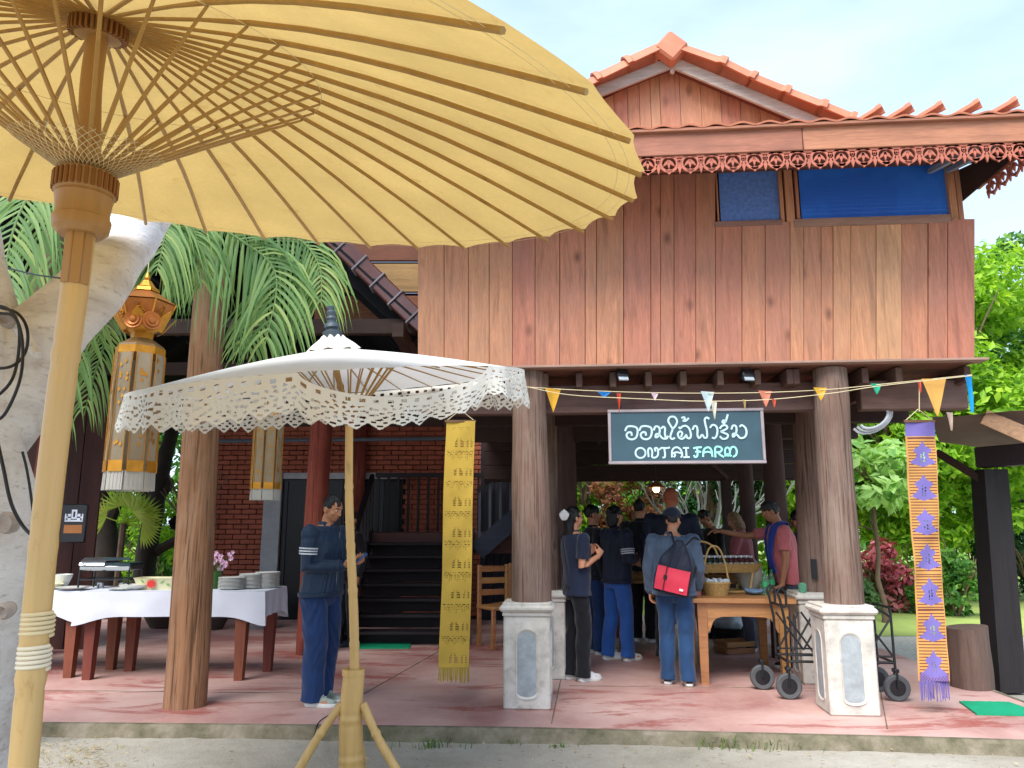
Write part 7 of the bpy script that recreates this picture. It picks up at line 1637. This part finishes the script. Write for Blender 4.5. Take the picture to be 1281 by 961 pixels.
# 6 tall man with cropped ginger hair
person('tallest man, ruddy shaved head and navy jacket, standing just behind the capped backpack wearer', gp(846, 828), 20, 1.84, 1.06, skin_r, ('shaved', hair_red), navy, 'long', blackc, (dark_sh, dark_sh), seed=16, vox=.0105, bulk=.014, stance=((-.12, .0, .03), (.13, -.02, -.03)), head=(10, 8, 0))
# 7 cap and backpack
loc7 = gp(848, 856)
t7, I7 = person('person in dark cap, slate blue jacket and blue trousers, wearing a red-pocket backpack', loc7, 22, 1.58, 1.04, skin_l, ('short', hair_k), slate, 'long', teal_tr, (dark_sh, sole_w),
    arms={1: ((.25, .02, 1.13), (.21, .17, .94)), -1: ((-.25, -.02, 1.14), (-.26, .04, .90))}, head=(22, 4, 0), stance=((-.09, .0, .02), (.11, -.03, -.12)), bulk=.018, hem=.87, seed=17, vox=.008, curl=(.5, .9), hold=(0, .5))
m = MB(); m.ball((0, -.008, 1.69), (.088, .106, .085), 26, 16); m.v = [tuple(I7['TH']((p[0], p[1], max(p[2], 1.675)))) for p in m.v]; cp = m.build('cap', cloth('cap_cotton', '1c2438', .8), t7)
m = MB(); m.loft([[I7['TH']((x * w_, y, 1.682 - .012 * (x * w_ / .07) ** 2 - .004 * j)) for x in (-1, -.5, 0, .5, 1)] for j, (y, w_) in enumerate(((.07, .078), (.12, .07), (.155, .045)))] , cap=False, closed=False); m.loft([[I7['TH']((x * w_, y, 1.677 - .012 * (x * w_ / .07) ** 2 - .004 * j)) for x in (1, .5, 0, -.5, -1)] for j, (y, w_) in enumerate(((.07, .078), (.12, .07), (.155, .045)))], cap=False, closed=False); m.build('cap_brim', cloth('cap_brim_cotton', '1c2438', .8), cp)
bp = thing('backpack', 'slim navy drawstring backpack with a red front pocket worn by the person in the cap', 'backpack', (wmat(t7) @ Vector((.04, -.20, .98)))[:], -R(22)); bp.rotation_euler = (0, R(12), -R(22))
m = MB(); 
def bagring(z, w_, d_): return [(w_ * math.copysign(abs(math.cos(q)) ** .55, math.cos(q)), d_ * math.copysign(abs(math.sin(q)) ** .7, math.sin(q)), z) for q in (2 * math.pi * i / 26 for i in range(26))]
m.loft([bagring(-.18, .12, .04), bagring(-.17, .165, .06), bagring(-.05, .175, .072), bagring(.1, .16, .06), bagring(.2, .11, .045), bagring(.29, .05, .03), bagring(.32, .02, .02)]); link_mesh('bag_body', remesh(m, .009, 2, .012, 3), navy, bp)
m = MB(); m.loft([[(x, -.079 - .012 * math.cos(x * 12) + .006 * math.sin(z * 30), z) for x in np.linspace(-.145, .15, 9)] for z in np.linspace(-.15, .06, 7)], cap=False, closed=False); m.loft([[(x, -.05, z) for x in np.linspace(-.145, .15, 9)] for z in np.linspace(.06, -.15, 7)], cap=False, closed=False); pk = m.build('front_pocket', cloth('red_nylon', 'c43248', .5, wr=.5, var=.15), bp)
m = MB(); m.bar((-.06, -.1, -.15), (-.055, -.1, .1), .004, .022, up=(0, 1, 0)); m.box((-.057, -.102, -.03), (.03, .01, .035)); m.build('pocket_strap', black_rub, bp, smooth=False)
m = MB(); m.box((.1, -.093, -.11), (.035, .004, .02)); m.build('white_tab', plain('white_label_tab', 'd8c8cc', .6), bp, smooth=False)
m = MB()
for sx in (-1, 1): m.tube(spline([(sx * .05, .02, .27), (sx * .11, .1, .36), (sx * .15, .2, .3), (sx * .16, .16, .1), (sx * .14, .05, -.12)], 5), .009, 6)
m.build('shoulder_cord', black_rub, bp)
hb_ = wmat(t7) @ I7['T']((.20, .25, .86)); t = thing('drink_bottle', 'small drink bottle with a red and white label held by the capped backpack wearer', 'bottle', hb_[:], 0); m = MB(); m.lathe([(.026, -.1), (.029, -.095), (.029, .03), (.012, .06), (.012, .075)], 14); m.build('bottle_body', glass('clear_plastic', 'd0c0c4', .1, .7), t); m = MB(); m.lathe([(.0298, -.07), (.0298, .02)], 14, cap=False); m.build('wrapper', plain('pink_white_wrapper', 'c06070', .5, var=.5, scale=60), t)
m = MB(); m.lathe([(.014, .072), (.014, .09), (.012, .092)], 10); m.build('cap', cap_w, t)
# 8 far seller, 9 blonde, 10 pink polo, 11 woman behind
person('dark haired seller with bowed head at the far end of the stall', (P(897, 660, 10.3).x, 10.3, FL), -110, 1.66, 1.0, skin_m, ('short', hair_k), blackc, 'long', blackc, (dark_sh, dark_sh), head=(0, 28, 0), lean=.18, seed=18, vox=.012, arms={1: ((.25, .1, 1.14), (.15, .35, 1.0)), -1: ((-.25, .1, 1.14), (-.15, .35, 1.0))})
person('blonde woman in a dusty rose top bending over the stall', (P(934, 690, 9.3).x, 9.3, FL), -60, 1.60, 1.0, skin_l, ('bob', hair_b), rose, 'short', greyc, (white_sh, sole_w), head=(0, 20, 0), lean=.12, seed=19, vox=.011, female=True, arms={1: ((.22, .1, 1.12), (.12, .36, 1.02)), -1: ((-.22, .12, 1.12), (-.12, .36, 1.02))})
loc10 = (P(981, 690, 8.15).x + .05, 8.1, FL)
t10, I10 = person('man in a salmon polo, blue towel on his shoulders, reaching left across the stall', loc10, -82, 1.70, 1.05, skin_m, ('short', hair_g), pinkc, 'short', greyc, (dark_sh, sole_w), head=(4, 16, 0), lean=.2, seed=20, vox=.0075,
    arms={1: ((.26, .31, 1.36), (.20, .58, 1.41)), -1: ((-.26, .06, 1.13), (-.25, .16, .86))}, hands={1: ((-.1, .95, .12), (0, -.2, -1), (-1, 0, 0)), -1: ((.1, .8, -.35), (0, -.3, -1), (1, 0, 0))}, curl=(.15, .4), hold=(0, .2), bulk=.010, hem=.86, belly=.05)
T_ = I10['T']; m = MB()
for sx, zb_, yb in ((-1, .98, .19), (1, 1.02, .18)):
    pts = [(sx * .06, -.085, 1.49), (sx * .11, -.04, 1.515), (sx * .125, .04, 1.49), (sx * .12, .11, 1.42), (sx * .10, .155, 1.3), (sx * .085, yb, 1.15), (sx * .08, yb, zb_)]; rows = []
    for i, p in enumerate(spline(pts, 4)):
        row = []
        for j in range(13):
            a = -1 + 2 * j / 12; row.append(T_(p + Vector((a * .085, -.02 * a * a + .008 * math.sin(a * 9 + i * .2) + .004, .01 * math.cos(a * 3)))))
        rows.append(row)
    m.loft([r_ + [Vector(x) + Vector((0, -.012, -.006)) for x in r_[::-1]] for r_ in rows])
m.loft([[T_((a * .09, -.095 - .015 * math.cos(a * 2), 1.49 - .16 * j / 6 + .02 * abs(a))) for a in (x / 6 for x in range(-8, 9))] for j in range(7)], cap=False, closed=False)
o = m.build('towel', royal, None, ang=80); o.matrix_basis = wmat(t10); tag(o, 'royal blue towel draped over the shoulders of the man in the salmon polo', 'towel')
person('dark haired woman in blue standing close behind the man in the salmon polo', (P(1004, 690, 8.75).x, 8.75, FL), -75, 1.60, 1.0, skin_m, ('bob', hair_k), cloth('blue_blouse', '243f7c', .8), 'short', blackc, (dark_sh, sole_w), seed=21, vox=.011, female=True, head=(0, 14, 0))
person('person in dark clothes in deep shade behind the man with the phone', (P(448, 640, 10.1).x, 9.7, FL), -140, 1.60, .95, skin_m, ('short', hair_k), blackc, 'long', blackc, (dark_sh, dark_sh), seed=22, vox=.012)
# the stall's second table behind the crowd, with trays
t = thing('stall_table', 'long low stall table behind the visitors, crowded with trays', 'table', (2.35, 9.9, FL), R(-5)); 
for k in range(5): m = MB(); m.box((0, -.4 + .2 * k, .76), (2.2, .196, .035), ch=.004); m.build('top_board', table_m, t)
for x in (-1, 1):
    for y in (-.4, .4): m = MB(); m.box((x, y, .37), (.07, .07, .74), ch=.006); m.build('leg', tleg_m, t)
for i, (x, y, lb, c) in enumerate(((-.75, -.15, 'woven tray of brown goods at the left of the stall table', '9a6a4c'), (-.25, -.1, 'woven tray of pale goods in the middle of the stall table', 'b09a7a'), (.25, -.15, 'woven tray of reddish goods at the right of the stall table', '8a4a38'))):
    p = wmat(t) @ Vector((x, y, .78)); tt = thing('woven_tray', lb, 'tray', p[:], 0); m = MB(); m.lathe([(.18, 0), (.22, .05), (.225, .06), (.21, .06), (.17, .015)], 24); m.build('tray', wicker, tt); rs = random.Random(i); m = MB()
    for k in range(26): a = rs.uniform(0, 6.28); r_ = rs.uniform(0, .15); m.ball((r_ * math.cos(a), r_ * math.sin(a), .03 + rs.uniform(0, .04)), rs.uniform(.018, .03), 8, 5)
    stuffed(m.build('goods', plain('goods%d' % i, c, .6, var=.4), tt))
